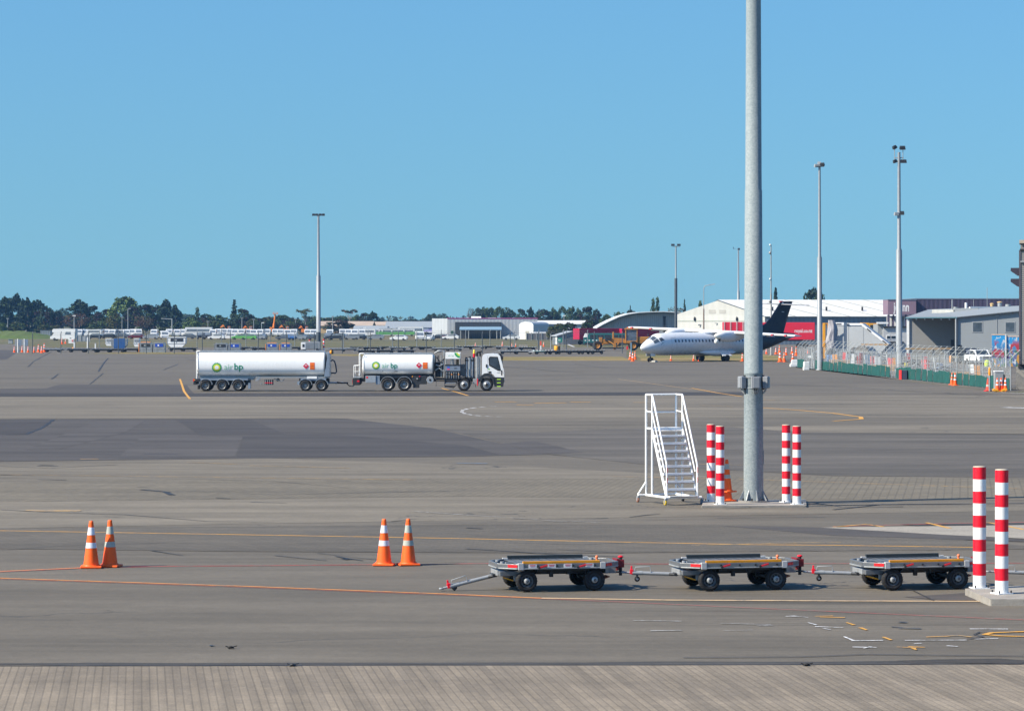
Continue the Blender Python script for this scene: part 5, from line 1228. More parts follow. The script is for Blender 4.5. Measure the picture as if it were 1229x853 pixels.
# ------------------------------------------------------------------ light masts
def mast(lab, px, pbase, ptop, r0, kind, group='tall light masts', band=None, zb=0, mat=None):
    Y = gY(pbase); top = zat(ptop, Y); mt = mat or STEEL
    t = thing('light_mast', lab, 'light mast', (gX(px, Y), Y, zb+.01), 0, group)
    m = MB(); m.lathe([(r0*1.5, 0), (r0*1.5, .1), (r0, .12), (r0*.95, top*.55), (r0*.62, top*.56), (r0*.45, top)], mt, n=14); m.build('pole', t)
    if band:
        m = MB(); m.lathe([(r0*1.02, 0.12), (r0*1.0, band)], M('dark_mast_foot', (.10, .12, .14), .6, .2), n=14, cap=False); m.build('dark_sleeve', t)
    def flood(x, y, z, w, tilt, rz=0, mm=DARK):
        q = Matrix.Rotation(rz, 3, 'Z') @ Matrix.Rotation(tilt, 3, 'X')
        if kind in ('wing', 'quad'): x, w = x*.6, w*.68
        f = MB(); f.box((x, y, z), (w, .45, .32), mm, q, top=(.85, .7)); f.box(q @ Vector((0, 0, -.18))+Vector((x, y, z)), (w*.9, .40, .03), M('lamp_glass', (.6, .62, .64), .2), q); f.build('floodlight', t)
    if kind == 'bar':
        m = MB(); m.b2(-1.0, 1.0, -.12, .12, top-.05, top+.1, GREY); m.build('crossbar', t)
        for x in (-.85, -.3, .3, .85): flood(x, 0, top+.12, .55, R(12))
    if kind == 'wing':
        m = MB(); m.b2(-.5, .5, -.3, .3, top, top+.12, GREY); m.build('crossbar', t)
        flood(-.5, 0, top+.05, .8, R(5), R(12), LGREY); flood(.45, -.2, top+.15, .7, R(25), R(-20)); flood(0, .35, top+.28, .6, R(-20), 0, GREY)
    if kind == 'quad':
        m = MB(); m.tube((-.48, 0, top-.6), (.48, 0, top-.6), .05, LGREY); m.tube((-.48, 0, top-1.1), (-.48, 0, top+.6), .04, LGREY); m.tube((.42, 0, top-1.1), (.42, 0, top+.6), .04, LGREY); m.build('crossbar', t)
        flood(-.8, 0, top+.55, .55, R(30), R(-60)); flood(-.72, 0, top-.95, .5, R(20), R(-70)); flood(.62, 0, top+.5, .95, R(20)); flood(.8, 0, top-.95, 1.0, R(10))
        z = top-6.6; flood(-.5, -.1, z, .7, R(8), R(10), LGREY); flood(.5, -.1, z+.1, .75, R(15), R(-10))
    if kind == 'pair':
        m = MB(); m.b2(-.8, .8, -.06, .06, top-.25, top-.15, GREY); m.build('crossbar', t)
        flood(-.62, 0, top+.2, .75, R(75)); flood(.62, 0, top+.2, .75, R(75))
    if kind == 'one':
        m = MB(); m.tube((0, 0, top), (-1.2, 0, top+.4), .03, GREY); m.build('crossbar', t); flood(.12, 0, top+.25, .55, R(70)); flood(-1.2, 0, top+.5, .12, R(60))
    if kind == 'cam':
        for z, s in ((top, .14), (top-1.2, .22), (top-5.2, .14), (top-8.6, .24)):
            f = MB(); f.ball((-.15, -.1, z), s, WHITE if s < .2 else LGREY, 10, 6); f.tube((0, 0, z), (-.15, -.1, z), .04, GREY); f.build('camera', t)
    return t
mast('tall light mast with flat lamp bar standing behind the tanker trailer', 382.2, 420.4, 258.5, .40, 'bar', band=3.2)
mast('tall pale light mast right of the big pole with sloping lamp heads', 983.6, 444.2, 199.5, .27, 'wing')
mast('tallest far mast at right with four lamp heads and a second tier', 1079, 444.6, 183, .34, 'quad')
mast('slim mast with two square floodlights above the curved hangar', 811.2, 414, 295, .30, 'pair', band=14)
mast('slim mast with one dark floodlight rising behind the white hangar', 886.2, 410, 300, .34, 'one')
mast('slim camera mast with small white fittings right of the big pole', 925.4, 426, 294, .15, 'cam', mat=M('grey_brown_pole', (.33, .32, .31), .6, .2))
# street lamp with outreach arm
Y = 560; top = zat(341.5, Y); t = thing('street_lamp', 'old street lamp with curved arm in front of the white hangar gable', 'street lamp', (gX(844.6, Y), Y, .01))
m = MB(); m.lathe([(.16, 0), (.13, top*.62)], M('weathered_wood_pole', (.22, .17, .14), .8, var=.3), n=10); m.build('lower_pole', t)
m = MB(); m.path([(0, 0, top*.60), (0, 0, top-1.2), (.05, 0, top-.6), (.25, 0, top-.25), (1.4, 0, top)], .07, LGREY); m.build('arm', t)
m = MB(); m.box((1.75, 0, top+.03), (.75, .25, .16), GREY, Matrix.Rotation(R(-5), 3, 'Y'), top=(.8, .7)); m.build('lamp_head', t)
# far lamp posts among the car park
g = 'slim lamp posts by the car park'
for px, pb, pt, w, arm, lab in ((9.3, 401, 382.5, .13, 0, 'slim lamp post at far left edge against dark trees'), (89, 404, 379, .14, 0, 'slim lamp post behind the white motorhome'), (153.6, 402, 370.5, .15, .5, 'taller pale lamp post in front of light green tree'), (146.5, 402, 381, .12, 0, 'shorter lamp post left of the taller pale one'),
        (206.5, 402, 382.5, .22, -3.2, 'lamp post with long arm to the left among the vans'), (249.5, 401, 386, .12, 0, 'lamp post left of the big spire conifer'), (290.4, 401, 382, .14, 0, 'lamp post in front of the round dark tree'), (304.5, 401.5, 383.5, .13, 0, 'lamp post right of the round dark tree'), (314, 402, 387.5, .14, .4, 'white headed lamp post left of the orange lift'), (354.6, 401, 383, .12, 0, 'lamp post right of the orange lift'), (399.2, 403, 380, .12, 0, 'lamp post in front of the tan warehouse'), (432, 403, 393.8, .12, 1.5, 'white flood lamp on low post by the pale shed'), (677, 404, 379, .14, 0, 'lamp post before the white arched shed roof')):
    Y = gY(pb); h = zat(pt, Y); t = thing('lamp_post', lab, 'lamp post', (gX(px, Y), Y, .01), 0, g)
    m = MB(); m.lathe([(w, 0), (w*.8, h)], LGREY, n=8)
    if arm: m.tube((0, 0, h*.97), (arm, 0, h), w*.6, LGREY)
    m.build('pole', t); m = MB(); m.box((arm, 0, h+.05), (.9, .4, .25), WHITE if 'white' in lab else LGREY); m.build('lamp_head', t)
# ------------------------------------------------------------------ motor grader, bus, red trailers, shed
GRADER = M('grader_orange', (.40, .17, .03), .55, var=.2, scale=1.5, dirt=.35)
Yg = gY(420.6); sg = Yg/F
gr = thing('motor_grader', 'dusty orange motor grader with tall cab parked left of the airliner nose', 'motor grader', (gX(757, Yg), Yg, .022))
def gx_(px): return (px-757)*sg
def gz_(py): return (420.6-py)*sg
for x, dy in ((gx_(716.8), 1.0), (gx_(760), 1.05), (gx_(775), 1.05)):
    for y in (-dy, dy):
        m = MB(); r = .83; m.lathe([(r*.5, -.2), (r*.62, -.22), (r*.92, -.2), (r, -.12), (r, .12), (r*.92, .2), (r*.62, .22), (r*.5, .2)], BLACK, (0, 0, 0), 'y', n=22, cap=False); w = m.build('wheel', gr); w.location = (x, y, r)
        m = MB(); s = -1 if y < 0 else 1; m.lathe([(r*.52, s*.18), (r*.40, s*.05), (r*.2, s*.1), (.01, s*.12)], GRADER, (0, 0, 0), 'y', n=16, cap=False); m.build('rim', w)
m = MB(); m.prism([(gx_(715), gz_(413)), (gx_(722), gz_(407.5)), (gx_(738), gz_(405.5)), (gx_(748), gz_(406)), (gx_(757), gz_(411)), (gx_(757), gz_(415)), (gx_(747), gz_(411)), (gx_(724), gz_(413)), (gx_(722), gz_(417)), (gx_(715), gz_(417))], -.28, .28, GRADER)
m.b2(gx_(713), gx_(722), -.9, .9, gz_(416), gz_(413.5), GRADER); m.b2(gx_(719), gx_(723), -.35, .35, gz_(411), gz_(405), GRADER); m.b2(gx_(735), gx_(737), -.3, .3, gz_(408), gz_(398.5), GRADER); m.b2(gx_(726), gx_(733), -.5, .5, gz_(409), gz_(404.5), DARK); m.build('front_frame', gr, bevel=.04)
m = MB(); m.prism([(gx_(722), gz_(418.5)), (gx_(748), gz_(418.5)), (gx_(749), gz_(416.5)), (gx_(723), gz_(416.8))], -1.6, -1.45, DARK); m.b2(gx_(736), gx_(739), -1.4, .2, gz_(419.5), gz_(412), GRADER); m.tube((gx_(730), -.4, gz_(409)), (gx_(742), -1.3, gz_(417)), .09, GRADER); m.tube((gx_(744), .5, gz_(408)), (gx_(740), -1.2, gz_(416)), .09, GRADER); m.build('blade', gr)
m = MB(); x0, x1 = gx_(751), gx_(764.5); 
for x in (x0, x1):
    for y in (-.8, .8): m.b2(x-.07, x+.07, y-.07, y+.07, gz_(411), gz_(395.5), GRADER)
m.b2(x0-.15, x1+.15, -.95, .95, gz_(395.8), gz_(394), GRADER); m.b2(x0-.1, x1+.1, -.85, .85, gz_(412), gz_(409), GRADER); m.tube((x0+.3, -.5, gz_(394)), (x0+.3, -.5, gz_(392.6)), .12, M('orange_beacon', (.8, .2, .04), .4)); cbn = m.build('cab', gr, bevel=.03)
m = MB(); m.b2(x0+.08, x1-.08, -.76, .76, gz_(408.5), gz_(396), glass('grader_glass', (.05, .07, .10))); m.build('window', cbn)
m = MB(); m.b2(gx_(765.5), gx_(800), -.7, .7, gz_(412.5), gz_(404.2), GRADER); m.b2(gx_(757), gx_(800), -.6, .6, gz_(416.5), gz_(412.5), DARK); m.tube((gx_(778), 0, gz_(405)), (gx_(778), 0, gz_(400)), .09, DARK); m.build('engine_hood', gr, bevel=.08)
m = MB(); m.b2(gx_(751.5), gx_(753.5), -1.15, -1.0, gz_(419.5), gz_(415.5), RED); m.build('red_tank', gr)
def wheels(par, xs, hy, r, w=.28, n=14):
    for x in xs:
        for y in (-hy, hy):
            m = MB(); m.lathe([(r*.5, -w/2), (r*.92, -w/2), (r, -w*.3), (r, w*.3), (r*.92, w/2), (r*.5, w/2)], BLACK, (x, y, r), 'y', n=n); m.lathe([(r*.48, -w*.52), (r*.48, w*.52)], RIM, (x, y, r), 'y', n=10); m.build('wheel', par)
TEAL = M('teal_bus_paint', (.02, .13, .13), .35, var=.1)
Yb = gY(415.4); s_ = Yb/F
t = thing('teal_bus', 'teal bus with dark windows and a white front behind the orange grader', 'bus', (gX(726, Yb), Yb, .022)); x0, x1 = (700.5-726)*s_, (752-726)*s_; z = lambda py: (415.4-py)*s_
m = MB(); m.prism([(x0+.35, z(400)), (x1, z(400)), (x1, .35), (x0, .35), (x0, z(406))], -1.2, 1.2, TEAL); b = m.build('body', t, bevel=.08)
m = MB()
for k in range(5): m.b2(x0+1.25+k*1.45, x0+2.55+k*1.45, -1.212, -1.2, z(407), z(401.8), GLASS)
m.build('windows', b); m = MB(); m.prism([(x0+.30, z(400.2)), (x0+.95, z(400.2)), (x0+.75, z(404.5)), (x0-.02, z(405))], -1.215, 1.215, WHITE); m.build('front_cap', b)
m = MB(); m.b2(x0+.1, x1-.1, -1.208, -1.2, z(414), z(411), DARK)
for k in range(5): m.b2(x0+.2+k*.75, x0+.45+k*.75, -1.216, -1.208, z(409.3), z(407.9), WHITE)
m.build('skirt', b); wheels(t, (x0+1.6, x1-1.5), 1.05, .48)
RDS = M('crimson_curtain', (.34, .008, .045), .55, var=.12, scale=.6); RDB = M('bright_red_board', (.70, .02, .05), .55, var=.08)
def trailer(lab, px0, px1, pyb, pyt, side, rz=0, text=None, ends=None, zb=1.15, group='red curtain sided trailers', posts=0, cat='trailer', deep=2.5):
    Y = gY(pyb); s_ = Y/F; x0, x1 = gX(px0, Y), gX(px1, Y); w = (x1-x0)/math.cos(rz); zt = zat(pyt, Y)
    t = thing('truck_trailer', lab, cat, ((x0+x1)/2, Y, .012), rz, group); a = w/2
    m = MB(); m.b2(-a, a, 0, deep, zb, zt, side); bd = m.build('body', t, bevel=.04)
    m = MB(); m.b2(-a, a, .2, deep-.2, zb-.25, zb, DARK); m.build('chassis', t)
    wheels(t, (a-1.6, a-2.8, -a+1.5), .9, .48); 
    for o in [q for q in COL.objects if q.parent == t and q.name.startswith('wheel')]: o.location.y += deep/2
    if ends:
        m = MB()
        for q in ends: xx = gX(q[0], Y)-(x0+x1)/2; x2 = gX(q[1], Y)-(x0+x1)/2; m.b2(xx, x2, -.05, -.004, zb-.1, zt+.02, RDB)
        m.build('bright_panel', bd)
    if posts:
        m = MB()
        for k in range(posts): xx = -a+.2+(w-.4)*k/(posts-1); m.b2(xx-.12, xx+.12, -.06, -.004, zb, zt, M('pale_pink_post', (.62, .36, .36), .6))
        m.build('curtain_post', bd)
    if text:
        vs, fs = textmesh(text[0], 1, .02); bx_ = max(q[0] for q in vs); k_ = (gX(text[2], Y)-gX(text[1], Y))/bx_; xo = gX(text[1], Y)-(x0+x1)/2; m = MB(); m.add([(xo+q*k_, -.008, zat(text[3], Y)+r_*k_*1.25) for q, r_ in vs], fs, WHITE); m.build('lettering', bd)
    return t
trailer('long dark crimson trailer with bright red end behind the teal bus', 695, 745, 413.8, 394.2, RDS, R(31))
trailer('second dark crimson trailer running behind the airliner nose', 746, 792, 413.6, 394.4, RDS, R(31))
trailer('red curtain trailer with pale upright posts behind the airliner wing', 868, 908, 418, 386.6, RDB, posts=6)
trailer('red trailer with white lettering right of the airliner tail', 912, 978, 418, 387, RDB, text=('royal.co.nz', 953.5, 975, 399), zb=1.6)
m = MB()   # second marking near the trailer end
Ysh = gY(413.4); s_ = Ysh/F; xa = gX(687, Ysh)
t = thing('small_shed', 'small grey gable roofed shed with a roller door on the service road', 'shed', (xa, Ysh, .012), R(10)); w = 36*s_/2; h1 = zat(402.6, Ysh); h2 = zat(398, Ysh)
m = MB(); m.prism([(-w, 0), (w, 0), (w, h1), (0, h2), (-w, h1)], 0, 6, ribbed('grey_shed_cladding', (.30, .33, .36), .35)); m.build('wall', t)
m = MB()
for s in (-1, 1): m.prism([(s*(w+.3), h1-.18), (0, h2+.02), (0, h2+.14), (s*(w+.3), h1-.04)], -.25, 6.2, M('pale_shed_roof', (.46, .48, .50), .5))
m.build('roof', t); m = MB(); m.b2(-w*.62, w*.55, -.06, -.005, 0, h1*.95, ribbed('roller_door_grey', (.22, .24, .27), .16, 2)); m.b2(-w*.68, -w*.62, -.08, 0, 0, h1*.98, GREY); m.b2(w*.55, w*.61, -.08, 0, 0, h1*.98, GREY); m.build('roller_door', t)
m = MB(); m.b2(-w-.05, -w-.004, 1.0, 2.1, 0, 2.0, WHITE); m.build('side_door', t)
# ------------------------------------------------------------------ buildings
def gable(lab, px0, px1, Y, depth, eave, ridge, wall, roof, name='warehouse', rz=0, along='x', group=None, over=.4):
    """ridge along x (roof slopes to the viewer) or along y (gable wall faces the viewer)"""
    x0, x1 = gX(px0, Y), gX(px1, Y); w = (x1-x0)/2; h1, h2 = zat(eave, Y), zat(ridge, Y)
    t = thing(name, lab, 'building', ((x0+x1)/2, Y, .0), rz, group)
    m = MB()
    if along == 'x': m.prism([(0, 0), (depth, 0), (depth, h1), (depth/2, h2), (0, h1)], -w, w, wall, 'yz')
    else: m.prism([(-w, 0), (w, 0), (w, h1), (0, h2), (-w, h1)], 0, depth, wall, 'xz')
    wl = m.build('wall', t); m = MB(); e = .14
    if along == 'x':
        k = (h2-h1)/(depth/2)
        m.prism([(-over, h1-over*k+.02), (depth/2, h2+.02), (depth/2, h2+.02+e), (-over, h1-over*k+.02+e)], -w-over, w+over, roof, 'yz'); m.prism([(depth+over, h1-over*k+.02), (depth/2, h2+.02), (depth/2, h2+.02+e), (depth+over, h1-over*k+.02+e)], -w-over, w+over, roof, 'yz')
    else:
        k = (h2-h1)/w
        for s in (-1, 1): m.prism([(s*(w+over), h1-over*k+.02), (0, h2+.02), (0, h2+.02+e), (s*(w+over), h1-over*k+.02+e)], -over, depth+over, roof, 'xz')
    m.build('roof', t)
    return t, wl, w, h1, h2
TAN = M('tan_wall', (.52, .36, .18), .8, var=.1, scale=.2); TANR = M('pale_brown_roof', (.40, .31, .24), .8, var=.12, scale=.2)
WCLAD = ribbed('white_cladding', (.70, .71, .70), .6, 0, .07, var=.04); WROOF = M('white_roof_sheet', (.63, .62, .60), .5, var=.08, scale=.1, dirt=.1)
GROOF = M('pale_grey_roof', (.34, .37, .39), .6, var=.1, scale=.15); LG = ribbed('grey_white_cladding', (.52, .55, .58), 1.0, 0, .08, var=.05)
def win(par, x0, x1, z0, z1, y=-.02, mat=GLASS, frame=None, name='window'):
    m = MB()
    if frame: m.b2(x0-.12, x1+.12, y-.02, .0, z0-.12, z1+.12, frame)
    m.b2(x0, x1, y-.04, y-.005, z0, z1, mat); return m.build(name, par)
t, wl, w, h1, h2 = gable('long tan warehouse with a pale brown roof beyond the car park', 383, 446, 1120, 26, 391, 386, TAN, TANR)
for k in range(4): win(wl, -7+k*4.2, -5.4+k*4.2, .2, 2.2, mat=M('tan_door', (.38, .26, .15), .7), name='door')
t, wl, w, h1, h2 = gable('tan sided building behind the first warehouse, its roof trailing right', 440, 471, 1180, 20, 390.5, 386.5, TAN, TANR)
win(wl, -4, 0, .2, 1.8)
t, wl, w, h1, h2 = gable('low pale grey shed in front of the tan warehouse', 425, 463, 1010, 14, 396, 391.4, M('pale_shed_wall', (.47, .47, .43), .8), GROOF, 'shed')
win(wl, 2, 4, .3, 1.6)
t, wl, w, h1, h2 = gable('small white office block with two rows of windows near the car park', 456, 474, 1000, 10, 394.6, 394, WCLAD, GROOF, 'office')
for k in range(5): win(wl, -2.2+k*.95, -1.5+k*.95, .5, 1.1)
for k in range(5): win(wl, -2.2+k*.95, -1.5+k*.95, 1.45, 1.75)
t, wl, w, h1, h2 = gable('wide warehouse with grey roof and blue walls beyond the car park', 463, 522, 1060, 30, 393.2, 386.2, M('deep_blue_wall', (.05, .08, .15), .6, var=.12), GROOF)
m = MB(); m.b2(3.2, 8.2, -.12, -.01, .4, 2.25, M('lilac_board', (.36, .33, .60), .6)); m.b2(3.4, 6.5, -.16, -.121, 1.6, 2.0, WHITE); m.b2(3.4, 8.0, -.16, -.121, .6, .9, WHITE); m.build('lilac_sign', wl)
m = MB(); m.b2(8.3, 10.6, -.1, -.01, 0, 2.3, TAN); m.build('tan_bay', wl)
for k in range(6): win(wl, -8.6+k*1.9, -7.6+k*1.9, .3, 2.1, mat=BLUEG, name='door')
# big white store with dark front block and blue canopy
Y = 822; s_ = Y/F; t = thing('white_store', 'big flat roofed white building with dark front block and pale blue canopy', 'building', (gX(591, Y), Y, 0))
X = lambda px: (px-591)*s_; Z = lambda py: zat(py, Y)
m = MB(); m.prism([(X(537), 0), (X(645), 0), (X(645), 30), (X(515), 30)], 0, Z(382.2), WCLAD, 'xy', LG); wl = m.build('wall', t)
m = MB(); m.b2(X(536.5), X(645.4), -.1, .1, Z(382.4), Z(381.6), M('magenta_trim', (.45, .10, .28), .6)); m.build('roof_trim', t)
m = MB(); m.b2(X(546.5), X(601.5), -4.0, 0, 0, Z(386.4), ribbed('charcoal_cladding', (.055, .06, .07), .5, 0, .2)); db = m.build('front_block', t)
m = MB(); m.b2(X(552), X(602), -7.0, -4.02, Z(396), Z(395.2), M('blue_canopy', (.19, .30, .40), .5)); m.add([(X(552), -7.0, Z(395.1)), (X(602), -7.0, Z(395.1)), (X(602), -4.02, Z(392)), (X(552), -4.02, Z(392))], [(0, 1, 2, 3)], M('blue_canopy')); cn = m.build('canopy', t)
for px in (553.5, 563, 596.5, 601):
    m = MB(); m.tube((X(px), -6.8, 0), (X(px), -6.8, Z(395.6)), .12, LGREY); m.build('canopy_post', cn)
win(wl, X(541), X(544), .1, 2.2, mat=M('dark_green_door', (.03, .09, .06)), name='door')
m = MB(); m.b2(X(565), X(577), 6, 12, Z(382.2), Z(379.6), WHITE); m.b2(X(560), X(562), 5, 7, Z(382.2), Z(380.4), LGREY); m.b2(X(585), X(595), 8, 12, Z(382.2), Z(381), LGREY); m.build('roof_plant', t)
# arched white shed and long low hall beyond it
Y = 800; s_ = Y/F; t = thing('arched_shed', 'bright white arched end shed right of the big white building', 'building', (gX(631.5, Y), Y, 0), R(-18)); w = 2.0
arch = [(-w, 0), (w, 0), (w, Z(392))]+[(w*math.cos(R(a)), zat(390, Y)+(zat(386, Y)-zat(390, Y))*math.sin(R(a))) for a in range(0, 181, 20)]
m = MB(); m.prism(arch, 0, 14, WHITE, 'xz', LG); wl = m.build('wall', t); win(wl, -.2, .8, 0, 2.2, mat=M('cream_door', (.60, .57, .48)), name='door')
t, wl, w, h1, h2 = gable('long low white roofed hall running behind the dark shrubs', 638, 702, 850, 16, 389, 385.2, LG, WROOF, 'hall')
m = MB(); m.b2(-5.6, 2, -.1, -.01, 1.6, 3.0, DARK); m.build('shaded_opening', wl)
t, wl, w, h1, h2 = gable('small white lean-to in front of the long low hall', 642, 660, 790, 6, 400, 399.2, WHITE, WROOF, 'lean_to'); win(wl, -1, .2, .2, 1)
# timber palisade in front of the hall
Y = 770; t = thing('panel_fence', 'grey brown panel fence in front of the long low hall', 'fence', (gX(652, Y), Y, 0)); s_ = Y/F
m = MB(); m.b2(-20*s_, 17*s_, 0, .1, .1, 1.75, ribbed('grey_brown_palings', (.22, .21, .22), .3)); m.build('panels', t)
for k in range(7):
    m = MB(); m.b2((-20+k*6.1)*s_-.08, (-20+k*6.1)*s_+.08, -.12, 0, 0, 1.95, GREY); m.build('post', t)
# mesh fence by the motorhome
Y = 700; t = thing('panel_fence', 'pale grey mesh panel fence right of the white motorhome', 'fence', (gX(99, Y), Y, 0)); s_ = Y/F
m = MB(); m.b2(-7*s_, 9*s_, 0, .06, .2, 1.5, M('pale_mesh', (.36, .38, .40), .7)); m.build('panels', t)
for k in range(4):
    m = MB(); m.b2((-7+k*5.3)*s_-.06, (-7+k*5.3)*s_+.06, -.1, 0, 0, 1.7, GREY); m.build('post', t)
box_thing('notice_board', 'white and pink notice board at the end of the mesh fence', 'sign', 85.5, 412, (1.2, .15, 1.05), WHITE, extra=lambda t: MB().b2(.1, .5, -.09, -.076, .3, .8, M('pink_print', (.7, .25, .25))).build('print', t))
box_thing('grey_tank', 'grey block shaped cabin at the foot of the dark trees, left', 'cabin', 55.5, 405.6, (2.9, 2.5, 2.05), ribbed('grey_cabin_wall', (.30, .34, .38), .5), extra=lambda t: MB().b2(-1.5, 1.5, -1.3, 1.3, 2.05, 2.15, GREY).build('roof', t))
# curved roof hangar
Y = 700; s_ = Y/F; t = thing('curved_roof_hangar', 'grey hangar with a long pale curved roof left of the white hangar', 'hangar', (gX(768, Y), Y, 0)); X = lambda px: (px-768)*s_; Z = lambda py: zat(py, Y)
pts = [(716, 393), (724, 388.4), (733, 384), (743, 379.6), (754, 376.4), (766, 374.6), (780, 373.8), (796, 373.4), (817, 374.6)]
GW = ribbed('grey_corrugated_wall', (.37, .39, .40), .5, 0, .12)
m = MB(); m.prism([(X(716), 0), (X(817), 0)]+[(X(a), Z(b+2.6)) for a, b in pts[::-1]], 0, 30, GW); m.build('wall', t)
m = MB(); m.prism([(X(a), Z(b)) for a, b in pts]+[(X(a), Z(b+.9)) for a, b in pts[::-1]], -1.6, 31, M('pale_roof_edge', (.62, .64, .65), .5)); m.build('roof', t)
m = MB(); m.prism([(X(a), Z(b+1.0)) for a, b in pts]+[(X(a), Z(b+2.9)) for a, b in pts[::-1]], -.5, 30.5, M('slate_fascia', (.13, .18, .22), .6)); m.build('fascia', t)
m = MB(); m.b2(X(796.2), X(798.6), -.3, -.02, 0, Z(380), DARK); m.b2(X(795.5), X(799.4), -.3, -.02, Z(381), Z(380), DARK); m.build('downpipe', t)
m = MB()
for px in (757, 776): m.b2(X(px)-.05, X(px)+.05, -.06, -.005, 0, Z(379), GREY)
m.build('wall_seam', t)
# white gabled hangar, long side facing right
Y = 640; s_ = Y/F; t = thing('white_hangar', 'large white gabled hangar with two square wall vents behind the airliner', 'hangar', (gX(916, Y), Y, 0), R(0)); X = lambda px: (px-916)*s_; Z = lambda py: zat(py, Y)
HW = ribbed('white_hangar_wall', (.60, .60, .57), 1.2, 0, .04, var=.05)
lx, rx, pk = X(816.5), X(962), X(866); ez, rz_ = Z(378.6), Z(360)
fx = X(1138); sk = 6.0
# gable wall from left eave to peak and down to the near right corner; the long wall goes right, slightly away
A, B, C_ = Vector((lx, sk*3.2, 0)), Vector((pk, 9.5, 0)), Vector((X(918), 0, 0)); D = Vector((fx, 5.0, 0)); E = Vector((fx-8, 26, 0)); Fv = Vector((lx+4, 30, 0))
up = lambda v, z: Vector((v.x, v.y, z))
m = MB(); m.add([A, C_, up(C_, ez), up(B, rz_), up(A, Z(377.6))], [(0, 1, 2, 3, 4)], HW)
m.add([C_, D, up(D, ez), up(C_, ez)], [(0, 1, 2, 3)], ribbed('shaded_side_wall', (.20, .25, .30), .9, 0, .15)); m.add([D, E, up(E, ez), up(D, ez)], [(0, 1, 2, 3)], HW); m.add([E, Fv, up(Fv, ez), up(E, ez)], [(0, 1, 2, 3)], HW); m.add([Fv, A, up(A, ez), up(Fv, ez)], [(0, 1, 2, 3)], HW)  # long wall's shade is put into its grey-blue colour
wl = m.build('wall', t)
rb = B+(D-C_); 
m = MB(); o_ = Vector((0, -.5, -.15)); m.add([up(C_, ez)+o_, up(D, ez)+o_, up(rb, rz_+.12), up(B, rz_+.12)+Vector((-.2, -.3, 0))], [(0, 1, 2, 3)], WROOF); m.add([up(C_, ez-.12)+o_, up(D, ez-.12)+o_, up(D, ez)+o_, up(C_, ez)+o_], [(0, 1, 2, 3)], M('roof_edge', (.5, .53, .50)))
m.add([up(B, rz_+.12)+Vector((-.2, -.3, 0)), up(rb, rz_+.12), up(E, ez)+Vector((0, 5, 0)), up(Fv, ez)], [(0, 1, 2, 3)], WROOF)
rf = m.build('roof', t)
m = MB()                                        # roof seams running from ridge to eave
for k in range(7):
    f = .06+k*.15; p = up(B, rz_+.12).lerp(up(rb, rz_+.12), f); q = (up(C_, ez)+o_).lerp(up(D, ez)+o_, f+.10)
    m.add([p+Vector((0, -.05, .05)), p+Vector((.35, -.05, .05)), q+Vector((.35, -.05, .06)), q+Vector((0, -.05, .06))], [(0, 1, 2, 3)], M('roof_seam', (.50, .52, .44)))
m.build('roof_seam', rf)
m = MB()
for f, h in ((.12, .35), (.42, .4), (.62, .35)): p = up(B, rz_).lerp(up(rb, rz_), f).lerp((up(C_, ez)).lerp(up(D, ez), f), .7); m.tube(p, p+Vector((0, 0, .9)), .22, DARK)
m.build('roof_vent', rf)
def onwall(px, z, off=-.12):                    # point on the gable wall
    x = X(px); 
    k = (x-A.x)/(C_.x-A.x); return Vector((x, A.y+(C_.y-A.y)*k+off, z))
for a, b in ((855, 862.8), (866.8, 874.4)):
    m = MB(); m.add([onwall(a, Z(376)), onwall(b, Z(376)), onwall(b, Z(369)), onwall(a, Z(369))], [(0, 1, 2, 3)], ribbed('grey_vent_louvre', (.50, .49, .46), .3, 2, .3)); m.build('wall_vent', wl)
m = MB(); m.add([onwall(819, Z(385.6)), onwall(917, Z(385.6)), onwall(917, Z(384.8)), onwall(819, Z(384.8))], [(0, 1, 2, 3)], M('pale_green_seam', (.42, .47, .40))); m.build('door_rail', wl)
for px in (838.5, 886.5):
    m = MB(); q = onwall(px, Z(383), -.3); m.box(q, (.35, .4, .6), DARK); m.box(q+Vector((0, 0, .4)), (.12, .3, .3), DARK); m.build('wall_lamp', wl)
m = MB(); q = onwall(845, Z(390), -.2); m.box(q, (.9, .2, .3), GREY); m.box(onwall(864, Z(388), -.2), (.9, .2, .15), LGREY); m.build('wall_fitting', wl)
# purple sign block and dark parapet building
Y = 470; s_ = Y/F; X0 = gX(1081, Y); X = lambda px: gX(px, Y)-X0; Z = lambda py: zat(py, Y)
t = thing('purple_building', 'dark purple clad building with a raised sign block and white portico columns', 'building', (X0, Y, 0))
PURP = M('mauve_sign_panel', (.28, .19, .25), .6, var=.08, scale=.4); CHAR = ribbed('plum_cladding', (.065, .055, .095), .7, 0, .2)
m = MB(); m.b2(X(1100), X(1300), 1, 22, 0, Z(358.4), CHAR); m.b2(X(1100), X(1300), .96, 22.1, Z(358.9), Z(357.9), BLUEG); m.build('wall', t)
m = MB(); m.b2(X(1065.4), X(1099.8), 0, 6, Z(377.4), Z(359.8), PURP); sb = m.build('sign_block', t, bevel=.05); m = MB(); m.b2(X(1065.2), X(1100), -.08, 6.05, Z(359.9), Z(359.1), BLUEG); m.build('block_cap', t)
vs, fs = textmesh('jetinn', 2.3, .05); bx = max(a for a, b in vs)
m = MB(); m.add([(X(1072.6)+a/bx*(X(1091)-X(1072.6)), -.01, Z(373.4)+b*.86) for a, b in vs], fs, WHITE); m.build('lettering', sb)
for a, b in ((1065.8, 1068.2), (1072, 1073.5), (1079, 1080), (1087, 1088.5)):
    m = MB(); m.b2(X(a), X(b), .4, .8, Z(398), Z(377.6), M('plum_post', (.10, .08, .13))); m.build('post', t)
